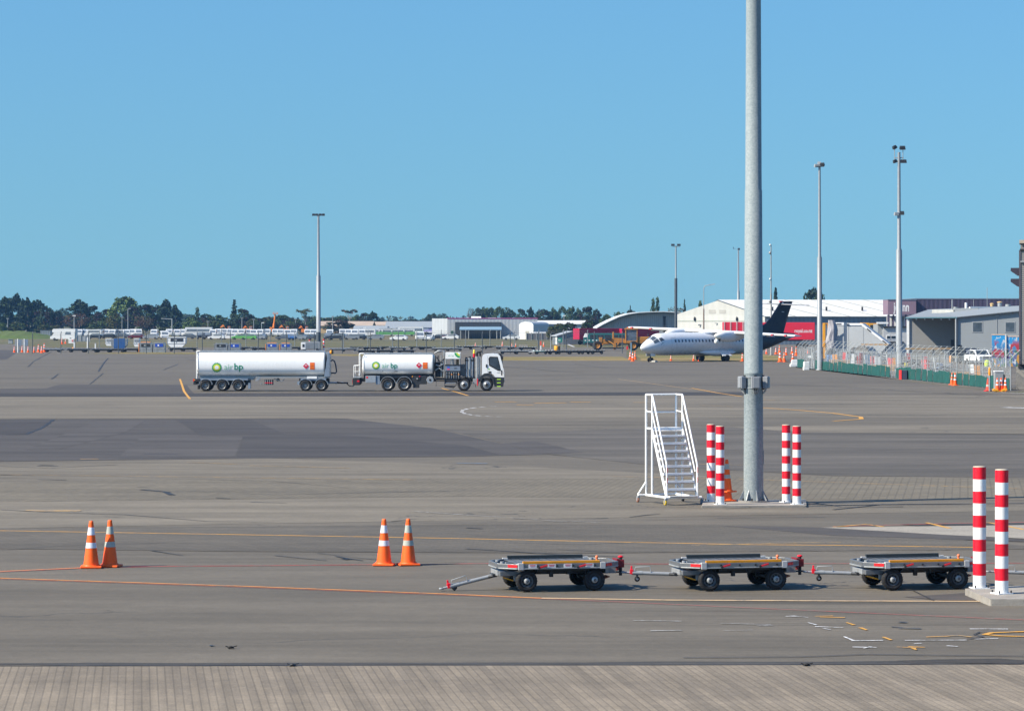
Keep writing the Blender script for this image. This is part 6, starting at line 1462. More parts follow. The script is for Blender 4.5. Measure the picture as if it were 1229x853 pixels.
for a, b in ((1068.8, 1071.5), (1074, 1078), (1086.4, 1091.6)):
    m = MB(); m.b2(X(a), X(b), 1.4, 1.9, Z(419), Z(380), WHITE); m.build('column', t)
m = MB(); m.b2(X(1066), X(1099), 1.9, 2.2, 0, Z(379), M('pale_back_wall', (.50, .50, .49))); m.build('back_wall', t)
# small white office in front, with flat wing
t = thing('white_office', 'small pale office with a dark strip window between the tilted ramp and the grey building', 'building', (X0, 440, 0)); Y = 440; X = lambda px: gX(px, Y)-X0; Z = lambda py: zat(py, Y)
m = MB(); m.b2(X(1060), X(1088), 0, 6, 0, Z(393), M('pale_office_wall', (.56, .57, .58), .7)); wl = m.build('wall', t); m = MB(); m.b2(X(1054), X(1061), .5, 6, 0, Z(389), LGREY); m.build('side_wing', t)
m = MB(); m.b2(X(1059.6), X(1088.4), -.3, 6.1, Z(393), Z(391.4), DARK); m.b2(X(1052.5), X(1066), -.2, .45, Z(388.6), Z(386.4), WHITE); m.build('roof', t)
for a, b in ((1064.5, 1068.2), (1069.6, 1075)): win(wl, X(a), X(b), Z(406.5), Z(403), frame=WHITE)
m = MB(); m.b2(X(1063), X(1084), -.6, -.02, Z(411), Z(409.8), DARK); m.b2(X(1072), X(1073.4), -.6, -.45, 0, Z(410), LGREY); m.build('awning', wl)
m = MB(); m.b2(X(1064), X(1083), -.03, -.004, .2, Z(412.5), BLUEG); m.build('shopfront', wl)
# grey building with open bay
Y = 385; s_ = Y/F; X0 = gX(1149, Y); X = lambda px: gX(px, Y)-X0; Z = lambda py: zat(py, Y)
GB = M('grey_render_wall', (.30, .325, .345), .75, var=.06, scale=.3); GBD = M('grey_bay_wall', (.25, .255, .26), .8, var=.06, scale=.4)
t = thing('grey_building', 'plain grey building with open shaded bay, two dark windows and sloping roof edge', 'building', (X0, Y, 0), R(-12))
m = MB(); m.prism([(0, 0), (X(1300), 0), (X(1300), Z(366)), (X(1222), Z(374.4)), (0, Z(381.4))], 0, 7, GB); wl = m.build('wall', t)
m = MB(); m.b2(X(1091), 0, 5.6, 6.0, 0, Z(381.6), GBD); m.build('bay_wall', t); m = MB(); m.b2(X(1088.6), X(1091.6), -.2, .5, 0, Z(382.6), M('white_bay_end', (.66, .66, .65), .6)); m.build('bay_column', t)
RM = M('grey_membrane_roof', (.30, .33, .35), .6, var=.1); TE = M('teal_roof_edge', (.10, .22, .26), .5)
m = MB(); m.prism([(X(1087.5), Z(381.8)), (.2, Z(381.2)), (X(1300), Z(366)), (X(1300), Z(364.8)), (.2, Z(380)), (X(1087.5), Z(380.6))], -.35, 7.2, RM); 
m.add([(X(1087.5), -.33, Z(380.6)), (.2, -.33, Z(380)), (X(1300), -.33, Z(364.8)), (X(1300), 14, Z(363)), (X(1105), 14, Z(371))], [(0, 1, 2, 3, 4)], RM); m.build('roof', t)
m = MB(); m.prism([(X(1087.4), Z(382)), (0, Z(381.5)), (0, Z(380.5)), (X(1087.4), Z(380.7))], -.42, -.35, TE); m.prism([(0, Z(381.5)), (X(1300), Z(366.6)), (X(1300), Z(365.8)), (0, Z(380.6))], -.42, -.35, M('dark_roof_edge', (.06, .07, .09))); m.build('roof_edge', t)
for px in (1100, 1110, 1119.6, 1129.6, 1139.4):
    m = MB(); m.box((X(px), .2, Z(383.2)), (.14, .2, .14), M('bay_lamp', (.8, .82, .85), .3)); m.build('downlight', t)
for a, b in ((1167.6, 1178), (1206.4, 1216.6)): win(wl, X(a), X(b), Z(398), Z(387), mat=glass('slate_glass', (.035, .045, .06)), frame=GREY)
m = MB(); m.tube((X(1147.5), -.25, 0), (X(1147.5), -.25, Z(381.8)), .12, LGREY); m.build('downpipe', t)
m = MB(); m.b2(X(1195.5), X(1196.2), -.05, -.004, 0, Z(380), GREY); m.b2(X(1194), X(1198), -.2, -.02, Z(379.8), Z(378.2), LGREY); m.b2(X(1223), X(1224), -.06, -.004, 0, Z(375), WHITE); m.build('conduit', wl)
for a, b in ((1138, 1141.6), (1143.4, 1147)): win(t, X(a), X(b), Z(418), Z(408), y=5.58, mat=DARK, name='door')
m = MB(); m.b2(X(1149.5), X(1154), -.05, -.004, 0, Z(414), DARK); m.build('door', wl)
m = MB(); m.b2(X(1114), X(1140), 7.2, 9, Z(373.6)-.6, Z(371.4), M('cream_upstand', (.62, .60, .53), .6)); m.b2(X(1141), X(1170), 7.4, 9, Z(372)-.6, Z(369.6), LGREY); m.b2(X(1160), X(1222), 8, 12, Z(370.6)-.4, Z(367.6), BLUEG); m.build('roof_plant', t)
for px, pb, pt, r_, mt in ((1137.8, 372.5, 359, .08, GREY), (1154.6, 368, 362.8, .16, WHITE), (1163.8, 369, 359, .03, LGREY), (1180.2, 368, 344.5, .035, LGREY), (1219.4, 368, 352.6, .07, WHITE), (1142, 372, 368, .3, LGREY), (1160, 371, 368, .2, WHITE), (1205.4, 369, 364.8, .35, LGREY)):
    m = MB(); m.tube((X(px), 8.5, Z(pb)-.5), (X(px), 8.5, Z(pt)), r_, mt, n=8); m.build('roof_pole', t)
for px, pb, pt, r_, mt in ((1195.4, 368, 362.4, .28, LGREY), (1186, 368, 364.4, .22, TAN)):
    m = MB(); m.tube((X(px), 8.5, Z(pb)-.4), (X(px), 8.5, Z(pt)), r_, mt, n=12); m.ball((X(px), 8.5, Z(pt)), (r_*1.3, r_*1.3, .12), TAN, 12, 6); m.build('roof_vent', t)
# cladded tower at the right edge of view
Y = 236; X0 = gX(1223.6, Y); X = lambda px: gX(px, Y)-X0; Z = lambda py: zat(py, Y)
t = thing('louvred_tower', 'beige louvred tower block cut by right edge of picture with two floodlights', 'building', (X0, Y, 0), R(-9.7))
LV = ribbed('beige_louvre', (.33, .31, .29), .16, 2, .35); 
m = MB(); m.b2(X(1224.4), X(1300), 0, 5, Z(437), Z(301), LV); m.b2(X(1223), X(1225.2), -.05, .4, Z(437), Z(300), M('dark_corner_trim', (.10, .09, .11))); m.b2(X(1224.8), X(1300), .1, 5, Z(299), Z(292), LV); m.build('wall', t)
m = MB(); m.b2(X(1223.4), X(1300), -.2, 5, Z(292), Z(288), M('pale_cap', (.6, .6, .58))); m.b2(X(1224.2), X(1300), -.1, 5, Z(300.6), Z(298.6), DARK); m.b2(X(1224.6), X(1300), -.15, 0, Z(315), Z(313), GREY); m.build('parapet', t)
m = MB(); m.b2(X(1219.5), X(1300), .3, 4, 0, Z(441.5), CONC); m.b2(X(1222), X(1300), .2, 4.6, Z(441.5), Z(437), DARK); m.build('base', t)
for zc in (326, 339):
    m = MB(); m.prism([(X(1213.2), Z(zc-4.6)), (X(1223.2), Z(zc-4.6)), (X(1223.2), Z(zc+5)), (X(1221), Z(zc+4.6)), (X(1213), Z(zc-1))], .3, .95, M('dark_plum_hood', (.055, .045, .065), .5)); m.build('floodlight', t, bevel=.03)
# ------------------------------------------------------------------ mesh fence beside the yard
A_, B_ = P(957.5, 440.9), P(1213, 468.6)
dv = B_-A_; L_ = dv.length; u_ = dv.normalized(); nrm = Vector((-u_.y, u_.x, 0)); 
if nrm.x < 0: nrm = -nrm
def chainmat(name, col, a):
    m, g, b = newmat(name, .6, .3, .3); b.inputs['Base Color'].default_value = (*col, 1)
    tr_ = g.node('ShaderNodeBsdfTransparent'); mx = g.node('ShaderNodeMixShader', {0: a}); g.l.new(tr_.outputs[0], mx.inputs[1]); g.l.new(b.outputs[0], mx.inputs[2]); g.l.new(mx.outputs[0], g.n['Material Output'].inputs['Surface'])
    return m
def wovenmat(name, col, pitch, wire):
    """woven wire or net: real gaps between crossing strands"""
    m, g, b = newmat(name, .6, .2, .3); v = g.obj(); b.inputs['Base Color'].default_value = (*col, 1)
    sp = g.node('ShaderNodeSeparateXYZ', {0: v}); t_ = g.math('ADD', g.math('MULTIPLY', sp.outputs[0], u_.x), g.math('MULTIPLY', sp.outputs[1], u_.y)); z_ = sp.outputs[2]
    fs = []
    for q in (g.math('ADD', t_, z_), g.math('SUBTRACT', t_, z_)):
        fs.append(g.math('LESS_THAN', g.math('FRACT', g.math('DIVIDE', q, pitch)), wire))
    k = g.math('MAXIMUM', fs[0], fs[1])
    tr_ = g.node('ShaderNodeBsdfTransparent'); mx = g.node('ShaderNodeMixShader', {0: k}); g.l.new(tr_.outputs[0], mx.inputs[1]); g.l.new(b.outputs[0], mx.inputs[2]); g.l.new(mx.outputs[0], g.n['Material Output'].inputs['Surface'])
    return m
CHAIN = wovenmat('chain_link_wire', (.40, .42, .43), .07, .14)
NET = M('green_shade_cloth', (.006, .075, .066), .85, var=.25, scale=1.4, dirt=.15)
t = thing('mesh_fence', 'tall chain link fence with angled arms and green cloth along its foot', 'fence', (A_.x, A_.y, .012))
n = 43; FP = M('fence_galvanised', (.42, .45, .46), .5, .3)
for i in range(n+1):
    p = u_*(L_*i/n); m = MB(); m.tube(p, p+Vector((0, 0, 2.45)), .04, FP, n=6); m.tube(p+Vector((0, 0, 2.45)), p+nrm*.75+Vector((0, 0, 3.15)), .03, FP, n=6)
    if i % 9 == 4: m.tube(p+Vector((0, 0, 2.2)), p+u_*1.6+Vector((0, 0, 0)), .035, FP, n=6)
    m.build('post', t)
m = MB(); 
for z in (2.42, 1.25): m.tube((0, 0, z), u_*L_+Vector((0, 0, z)), .018, FP, n=5)
for k in (.3, .65, .98): m.tube(nrm*.75*k+Vector((0, 0, 2.45+.7*k)), u_*L_+nrm*.75*k+Vector((0, 0, 2.45+.7*k)), .012, FP, n=4)
m.build('wires', t)
m = MB(); o_ = nrm*.03; m.add([o_, u_*L_+o_, u_*L_+o_+Vector((0, 0, 2.42)), o_+Vector((0, 0, 2.42))], [(0, 1, 2, 3)], CHAIN); m.build('chain_link', t)
for i in range(n):                                   # cloth: one sheet per bay, a gap at the gate
    if i in (2, 3, 4, 23): continue
    a = u_*(L_*(i+.05)/n)-nrm*.05; b = u_*(L_*(i+.95)/n)-nrm*.05; h0 = rnd.uniform(.92, 1.10); h1_ = h0+rnd.uniform(-.1, .1); N = 6; vs = []
    for k in range(N+1):
        q = a.lerp(b, k/N)-nrm*(.03*math.sin(k*1.9+i)+.03); hh = h0+(h1_-h0)*k/N-.05*math.sin(math.pi*k/N)
        for j in range(4): vs.append(q+Vector((0, 0, .03+hh*j/3))-nrm*.02*math.sin(j*2+k))
    m = MB(); m.add(vs, [(k*4+j, k*4+4+j, k*4+5+j, k*4+1+j) for k in range(N) for j in range(3)], NET, True); m.build('cloth', t)
# gate
p = A_+u_*(L_*3.6/n); t = thing('mesh_gate', 'steel mesh gate leaf left of the pale light mast at the fence', 'gate', (p.x, p.y, .012))
m = MB()
for k in (-2.6, -1.3, 0, 1.3, 2.6):
    m.tube(u_*k, u_*k+Vector((0, 0, 2.3)), .05, FP, n=6)
for z in (.1, 1.2, 2.3): m.tube(u_*-2.6+Vector((0, 0, z)), u_*2.6+Vector((0, 0, z)), .035, FP, n=6)
m.build('frame', t); m = MB(); m.box(u_*.2+Vector((-.08, -.05, 1.35)), (.30, .03, .25), WHITE); m.build('plate', t)
# loose things along the fence
def barrier(lab, px, py, d, mat, tp=(.75, .7)):
    t = thing('water_barrier', lab, 'barrier', gxy(px, py), .1, 'white plastic blocks at the fence end')
    m = MB(); m.box((0, 0, d[2]*.2), (d[0], d[1], d[2]*.4), mat); m.box((d[0]*.05, 0, d[2]*.7), (d[0]*(.88 if tp[0] < .9 else .97), d[1]*(.6 if tp[0] < .9 else .97), d[2]*.6), mat, top=tp); m.build('body', t, bevel=.05); m = MB(); m.tube((0, 0, d[2]), (0, 0, d[2]+.05), .08, DARK); m.build('cap', t)
PLW = M('white_plastic', (.72, .72, .70), .5, var=.1, dirt=.2)
barrier('low white water barrier with sloped top where the mesh fence begins', 953, 440.4, (.95, .6, .85), PLW)
barrier('upright white plastic block beside the mesh gate', 967.4, 444.4, (.62, .6, .92), PLW, (.96, .96))
p = gxy(1080.6, 455.4); t = thing('red_panel', 'red edged dark panel standing at the gap in green cloth', 'sign', p, R(-20)); m = MB(); m.b2(-.12, .12, -.05, .05, 0, .86, M('signal_red', (.75, .04, .04), .5)); m.build('edge', t); m = MB(); m.b2(.12, .62, .0, .4, .0, .84, M('navy_box', (.02, .03, .06), .5)); m.build('box', t, bevel=.02)
p = gxy(1087.4, 454.8); t = thing('label_post', 'grey post with yellow tag above the red edged panel', 'post', p); m = MB(); m.tube((0, 0, 0), (0, 0, 1.55), .10, BLUEG, n=8); m.build('post', t); m = MB(); m.b2(-.16, .12, -.14, -.10, 1.15, 1.5, M('yellow_tag', (.75, .65, .12), .5)); m.build('tag', t)
m = MB(); p = gxy(1067.6, 452.4); m.box((0, 0, .07), (.55, .4, .14), M('faded_orange', (.72, .22, .08), .7), top=(.8, .7)); m.box((.05, 0, .17), (.3, .3, .08), M('faded_orange')); tag(m.build('sandbag', loc=p, bevel=.03), 'orange sandbag lying at the foot of the green cloth', 'sandbag')
g = 'cones along the green clothed fence'
CONE.put(gxy(1146.4, 462.8), .3, 'larger orange cone in front of the green cloth, right of two', g, 1.0)
CONE2.put(gxy(1142.6, 461.8), .8, 'cone half hidden behind the larger one at the green cloth', g, .95)
RC = Kind(lambda: make_cone(M('dim_red_band', (.35, .06, .05))))
p = gxy(1185.8, 469.4); t = thing('traffic_cone', 'dark red based cone with pole beside the cone trolley', 'traffic cone', p, .2, g)
m = MB(); m.box((0, 0, .025), (.52, .5, .05), RED); m.build('base', t); m = MB(); m.lathe([(.19, .05), (.05, 1.0)], M('red_cone', (.62, .06, .03), .6), n=16); m.build('body', t); m = MB(); m.lathe([(.156, .35), (.135, .5)], REFLG, n=16, cap=False); m.build('reflective_band', t)
p = gxy(1188.3, 469.6); t = thing('wand_post', 'white post with orange wand top behind the dark red based cone', 'post', p+Vector((0, .25, 0))); m = MB(); m.tube((0, 0, 0), (0, 0, 1.35), .07, LGREY, n=8); m.build('post', t); m = MB(); m.lathe([(.08, 1.2), (.11, 1.4), (.09, 1.75), (.03, 1.85)], AMBER, n=10); m.build('wand', t)
p = gxy(1199.4, 470.2); t = thing('cone_trolley', 'grey cabinet trolley on yellow feet holding three cones by the fence', 'trolley', p)
m = MB(); m.b2(-.33, .33, .1, .7, .15, 1.5, LGREY); m.b2(.33, .45, .1, .7, .2, 1.3, DARK); m.b2(-.36, .36, .06, .74, 1.5, 1.58, WHITE); m.build('cabinet', t, bevel=.03)
for s in (-1, 1):
    m = MB(); m.box((s*.34, -.28, .12), (.42, .24, .2), YELLOW, Matrix.Rotation(R(-14*s), 3, 'Y')); m.build('foot', t, bevel=.02)
m = MB(); m.b2(-.4, .45, -.4, .1, .02, .07, YELLOW); m.build('tray', t)
for i, (dx, lab) in enumerate(((-.18, 'left cone on the yellow cone trolley'), (.14, 'middle cone on the yellow cone trolley, set further back'), (.44, 'right cone on the yellow cone trolley'))):
    CONE.put(p+Vector((dx, -.15+.14*(i == 1), .075)), .4*i, lab, 'cones on the trolley', .93)
# painted boards: plain generic colour fields
def mural(name, seed):
    m, g, b = newmat(name, .6, 0, .3); v = g.map(g.obj(), loc=(seed, 0, seed)); z = g.node('ShaderNodeSeparateXYZ', {0: g.obj()}).outputs[2]
    n1 = g.noise(g.map(v, scale=(1.6, 1, .8)), 1, 3, .5); n2 = g.noise(g.map(v, scale=(2.6, 1, 1.1), loc=(5, 0, 2)), 1, 2, .5); n3 = g.noise(g.map(v, scale=(3, 1, 1.6), loc=(9, 0, 7)), 1, 2)
    c = g.mix(g.ramp(z, 1.6, 3.2), (.10, .16, .30), (.03, .30, .62)); c = g.mix(g.ramp(n3, .55, .6), c, (.55, .58, .62))
    mid = g.math('MULTIPLY', g.ramp(z, .9, 1.6), g.ramp(z, 3.2, 2.6)); c = g.mix(g.math('MULTIPLY', mid, g.ramp(n1, .50, .54)), c, (.42, .05, .07)); c = g.mix(g.math('MULTIPLY', g.ramp(z, 2.2, 1.7), g.ramp(n2, .55, .58)), c, (.05, .16, .07)); c = g.mix(g.math('MULTIPLY', g.ramp(z, 1.8, 1.3), g.ramp(n1, .44, .41)), c, (.55, .28, .06))
    g.l.new(c, b.inputs['Base Color']); return m
for i, (a, b, top, lab) in enumerate(((1190.6, 1206, 401, 'tall board painted in blue, red and green at right, left one of two'), (1208.4, 1224.4, 403, 'tall board painted in blue and red at right edge, right one of two'))):
    Y = 340; x0, x1 = gX(a, Y), gX(b, Y); h = zat(top, Y); t = thing('painted_board', lab, 'painted board', (x0, Y, .012), R(-4), 'painted boards at the yard')
    m = MB(); m.b2(0, x1-x0, 0, .12, .15, h-.12, mural('board_paint', 3+i*11)); m.build('panel', t); m = MB(); m.b2(-.02, x1-x0+.02, -.03, .15, h-.12, h, M('peach_rail', (.66, .50, .38), .6)); m.b2(x1-x0+.02, x1-x0+.12, -.02, .14, 0, h, WHITE); m.b2(0, .1, .14, .24, 0, h-.2, GREY); m.build('frame', t)
# ------------------------------------------------------------------ yard objects
Yw = 420; s_ = Yw/F
t = thing('boarding_ramp', 'large pale grey covered ramp with a steep slanting end inside the yard', 'ramp', (gX(1040, Yw), Yw, .012), R(-16)); X = lambda px: (px-1040)*s_; Z = lambda py: zat(py, Yw)
RG = M('pale_ramp_panel', (.50, .53, .56), .5, var=.06, scale=.4, dirt=.15)
m = MB(); m.prism([(X(1014), .35), (X(1055), .35), (X(1066.5), Z(412.6)), (X(1034.5), Z(388)), (X(1014), Z(388))], 0, 2.8, RG); m.build('body', t, bevel=.03)
m = MB(); m.prism([(X(1014), Z(390.4)), (X(1033.6), Z(390.4)), (X(1065.6), Z(414.6)), (X(1066.9), Z(412.5)), (X(1034.6), Z(387.9)), (X(1014), Z(387.9))], -.10, -.004, M('white_ramp_edge', (.74, .75, .77), .5)); rb_ = m.build('edge_trim', t)
m = MB()
for (a, b) in (((1040.6, 394.4), (1045, 397.8)), ((1059.4, 408.6), (1064, 412)), ((1015.6, 389.3), (1019, 389.3))): m.tube((X(a[0]), -.12, Z(a[1])), (X(b[0]), -.12, Z(b[1])), .09, DARK, n=6)
m.build('slot', rb_); m = MB(); m.b2(X(1018), X(1018.5), -.02, -.004, .4, Z(391), GREY); m.b2(X(1036), X(1036.4), -.02, -.004, .4, Z(393), GREY); m.build('panel_seam', t)
t = thing('ramp_section', 'upright pale grey ramp section left of the slanting ramp', 'ramp', (gX(1007, Yw-4), Yw-4, .012), R(-16)); w = 5.8*s_
m = MB(); m.b2(-w, w, 0, 2.6, .2, Z(387), RG); m.build('body', t, bevel=.03); m = MB(); m.b2(-w, w, -.06, -.004, Z(390.2), Z(387), M('white_ramp_edge')); m.b2(-w*.5, w*.5, -.09, -.061, Z(389.4), Z(388.2), DARK); m.build('edge_trim', t)
# tarpaulin hung over a yellow frame
Yt_ = 415; t = thing('tarpaulin_stand', 'yellow upright stand beside the pale light mast', 'stand', (gX(989, Yt_), Yt_, .012)); s_ = Yt_/F; m = MB(); m.b2(-.16, .2, 0, .3, 0, zat(387.6, Yt_), YELLOW); m.b2(.2, 1.4, .1, .25, zat(389, Yt_), zat(387.8, Yt_), YELLOW); m.b2(.5, .75, .1, .25, 0, zat(389, Yt_), M('yellow_paint')); m.build('frame', t, bevel=.03)
TP = M('grey_tarpaulin', (.42, .41, .45), .7, var=.15, scale=1.2); rings = []
for j in range(14):
    z = .6+(zat(384.2, Yt_)-.6)*j/13; k = 1-.35*(j/13)**2; q = []
    for i in range(22):
        a = 2*math.pi*i/22; r_ = (.72*k)*(1+.22*math.sin(i*2.1+j*.35)+.12*math.sin(i*5+j)); q.append(Vector((1.05+.12*math.sin(j*.8)+r_*math.cos(a), .1+r_*.6*math.sin(a), z)))
    rings.append(q)
m = MB(); m.loft(rings, TP); tag(m.build('tarpaulin', loc=(gX(989, Yt_), Yt_-.9, .012)), 'crumpled grey tarpaulin draped beside the yellow stand', 'tarpaulin')
def machine(lab, px, py, top, w, mat, cabtop):
    Y = gY(py); t = thing('yard_machine', lab, 'machine', (gX(px, Y), Y, .012)); h = zat(top, Y); m = MB(); m.b2(-w/2, w/2, 0, 2.2, h*.45, h*.8, mat); m.b2(-w*.3, w*.3, .2, 2.0, .5, h*.45, DARK); m.build('body', t, bevel=.06)
    m = MB(); m.b2(-w*.45, w*.4, .1, 2.1, h*.8, h, mat); m.b2(-w*.35, w*.3, .06, .1, h*.82, h*.95, GLASS if cabtop else mat); m.build('cab', t, bevel=.05); wheels(t, (-w*.32, w*.32), 0, .5, .3)
    for o in [q for q in COL.objects if q.parent == t and q.name.startswith('wheel')][::1]: o.location.y += 1.1
machine('yellow machine behind the slanting ramp, left one of two', 1039, 426.6, 387.4, 1.4, YELLOW, False)
machine('yellow machine with cab behind the slanting ramp, right one of two', 1048.6, 426.6, 388, 1.5, YELLOW, True)
# pickup
t = thing('pickup', 'white pickup facing the apron in front of the grey building', 'pickup', gxy(1175, 437.2), R(-78)); CW = M('white_car_paint', (.76, .77, .78), .25, var=.03, spec=.6)
m = MB(); m.prism([(-2.6, .45), (2.55, .45), (2.6, .95), (2.45, 1.08), (1.25, 1.18), (.55, 1.75), (-.65, 1.78), (-.8, 1.15), (-2.6, 1.12)], -.92, .92, CW); b = m.build('body', t, bevel=.06)
m = MB(); m.add([(1.24, -.78, 1.2), (1.24, .78, 1.2), (.60, .68, 1.72), (.60, -.68, 1.72)], [(0, 1, 2, 3)], GLASS); 
o = m.build('windscreen', b); o.location = (.02, 0, .01)
for s in (-1, 1):
    m = MB(); m.add([(1.0, s*.925, 1.2), (.5, s*.925, 1.66), (-.6, s*.925, 1.68), (-.7, s*.925, 1.2)], [(0, 1, 2, 3)], GLASS); m.build('side_window', b)
m = MB(); m.b2(2.57, 2.63, -.55, .55, .70, .98, DARK); m.b2(2.5, 2.68, -.9, .9, .42, .58, GREY); m.build('grille', b)
for s in (-1, 1):
    m = MB(); m.b2(2.52, 2.6, s*.72-.17, s*.72+.17, .78, .98, ALU); m.build('headlight', b); m = MB(); m.b2(.9, 1.1, s*1.05-.12, s*1.05+.12, 1.2, 1.4, DARK); m.build('mirror', b)
wheels(t, (-1.65, 1.65), .82, .38, .25)
t = thing('dark_van', 'dark van parked left of the white pickup in shade', 'van', gxy(1163.4, 436.6), R(-85)); m = MB(); m.prism([(-2.3, .35), (2.3, .35), (2.3, 1.0), (1.6, 1.15), (1.0, 1.9), (-2.2, 1.95)], -.9, .9, M('black_car_paint', (.02, .022, .03), .25, var=.05, spec=.6)); b = m.build('body', t, bevel=.08); m = MB(); m.add([(1.62, -.75, 1.2), (1.62, .75, 1.2), (1.06, .7, 1.82), (1.06, -.7, 1.82)], [(0, 1, 2, 3)], glass('grey_glass', (.06, .07, .09))); m.build('windscreen', b); wheels(t, (-1.5, 1.5), .8, .34, .24)
t = thing('green_truck', 'dark green truck cab behind the painted boards', 'truck', gxy(1189.6, 434.4)); m = MB(); m.b2(-1.1, 1.1, 0, 3.5, .5, 2.5, M('deep_green_paint', (.02, .10, .07), .4)); b = m.build('body', t, bevel=.08); m = MB(); m.b2(-.9, .5, -.03, -.004, 1.5, 2.3, GLASS); m.build('windscreen', b); wheels(t, (-.9, .9), 0, .45)
m = MB(); p = gxy(1184.8, 440); m.lathe([(.28, 0), (.33, .3), (.30, .62), (.18, .75)], M('lime_bag', (.50, .68, .03), .6, var=.15), n=12); tag(m.build('lime_bag', loc=p), 'bright lime bag on the ground right of the pickup', 'bag')
# clutter behind the fence
cols = {'red': M('faded_red_board', (.60, .07, .08), .6, var=.15), 'orange': M('faded_orange_board', (.75, .30, .06), .6), 'blue': M('blue_drum_paint', (.07, .17, .36), .5, var=.2), 'white': PLW, 'grey': GREY, 'timber': M('raw_timber', (.46, .29, .14), .8, var=.25, scale=4), 'black': BLACK, 'yellow': YELLOW}
def board(px, py, col, h=1.1, w=.35):
    t = thing('barrier_board', '', 'barrier', gxy(px, py), rnd.uniform(-.5, .5)); m = MB(); m.box((0, 0, h*.62), (w, .06, h*.7), cols[col], Matrix.Rotation(rnd.uniform(-.15, .15), 3, 'Y')); m.build('board', t); m = MB(); m.box((0, 0, .04), (w*1.2, .5, .08), BLACK); m.tube((-w*.3, 0, .05), (-w*.3, 0, h), .03, GREY, n=6); m.build('stand', t); return t
def frame(px, py, w=2.2, h=1.6):
    t = thing('scaffold_frame', '', 'scaffold frame', gxy(px, py), rnd.uniform(-.4, .4)); m = MB()
    for x in (-w/2, 0, w/2): m.tube((x, 0, 0), (x, 0, h), .035, LGREY, n=6); m.tube((x, 1.2, 0), (x, 1.2, h), .035, LGREY, n=6)
    for z in (.4, h*.7, h): m.tube((-w/2, 0, z), (w/2, 0, z), .03, LGREY, n=6); m.tube((-w/2, 1.2, z), (w/2, 1.2, z), .03, LGREY, n=6)
    m.build('frame', t); m = MB(); m.tube((-w/2, 0, .1), (w/2, 0, h), .03, GREY, n=6); m.build('brace', t); return t
def timber(px, py, z=0, w=2.4):
    t = thing('timber_stack', '', 'timber stack', gxy(px, py), rnd.uniform(-.2, .2)); m = MB()
    for k in range(3):
        for j in range(4): m.box((rnd.uniform(-.1, .1), j*.28, .25+k*.22), (w, .22, .16), cols['timber'])
    m.build('planks', t); m = MB(); m.box((-w*.3, .4, .07), (.1, 1.2, .14), GREY); m.box((w*.3, .4, .07), (.1, 1.2, .14), GREY); m.build('bearers', t); return t
def trestle(px, py, w=3.2, h=1.8):
    t = thing('timber_rack', '', 'timber rack', gxy(px, py), rnd.uniform(-.15, .15)); m = MB()
    for x in (-w*.4, w*.4): m.tube((x-.4, 0, 0), (x, 0, h-.2), .04, GREY, n=6); m.tube((x+.4, 0, 0), (x, 0, h-.2), .04, GREY, n=6)
    m.build('legs', t); m = MB()
    for k in range(3): m.box((0, k*.16, h-.15+.02*k), (w, .12, .14), cols['timber'])
    m.build('planks', t); return t
def reel(px, py, r=.7):
    t = thing('cable_reel', '', 'cable reel', gxy(px, py), rnd.uniform(-1, 1)); m = MB(); m.lathe([(r, -.35), (r, -.29), (r*.45, -.28), (r*.45, .28), (r, .29), (r, .35)], M('grey_reel'), (0, 0, r), 'y', n=20); m.build('flanges', t); m = MB(); m.lathe([(r*.7, -.27), (r*.7, .27)], BLACK, (0, 0, r), 'y', n=20); m.build('cable', t); return t
def pipes(px, py):
    t = thing('pipe_bundle', '', 'pipe bundle', gxy(px, py), rnd.uniform(-.3, .3)); m = MB()
    for k in range(7): m.path([(-1.2+rnd.uniform(-.2, .2), .2*k, .3+rnd.uniform(0, .5)), (0, .2*k, .6+rnd.uniform(0, .7)), (1.1+rnd.uniform(-.2, .2), .2*k, .4+rnd.uniform(0, .9))], .06, rnd.choice([GREY, LGREY, DARK, BLUEG]), 6)
    m.build('pipes', t); m = MB(); m.box((0, .6, .12), (1.8, 1.2, .24), DARK); m.build('pallet', t); return t
def drumt(px, py, col):
    t = thing('drum', '', 'drum', gxy(px, py)); m = MB(); m.lathe([(.30, 0), (.31, .02), (.31, .28), (.325, .30), (.31, .32), (.31, .6), (.325, .62), (.31, .64), (.30, .92)], cols[col], n=16); m.build('body', t); m = MB(); m.lathe([(.28, .92), (.28, .935)], GREY, n=16); m.build('lid', t); return t
def put(o, lab, cat_group): o['label'] = lab; o['group'] = cat_group
yg = 'building materials stored behind the mesh fence'
for i, (px, py, c) in enumerate(((1002, 437, 'orange'), (1013, 438, 'red'), (1016, 437, 'white'), (1031, 440, 'red'), (1034, 440.6, 'red'), (1047, 441, 'red'), (1053, 442, 'white'), (1068, 444, 'red'), (1072, 443, 'orange'), (1090, 440, 'red'), (1109, 447, 'red'), (1112, 446, 'red'), (1173, 458, 'orange'), (1166, 452, 'white'), (1024, 441, 'white'), (1041, 442, 'white'))):
    k = sum(1 for q in ((1002, 'orange'), (1013, 'red'), (1016, 'white'), (1031, 'red'), (1034, 'red'), (1047, 'red'), (1053, 'white'), (1068, 'red'), (1072, 'orange'), (1090, 'red'), (1109, 'red'), (1112, 'red'), (1173, 'orange'), (1166, 'white'), (1024, 'white'), (1041, 'white')) if q[1] == c and q[0] < px)
    put(board(px, py, c, rnd.uniform(1.2, 1.7), rnd.uniform(.35, .7)), 'upright %s barrier board behind the mesh fence, %s %s one from the left' % (c, ORD[k], c), yg)
for i, px in enumerate((1019, 1037, 1057, 1100, 1122, 1176)): put(frame(px, (437, 439, 441, 446, 450, 456)[i]), 'grey tube scaffold frame behind the mesh fence, %s one from the left' % ORD[i], yg)
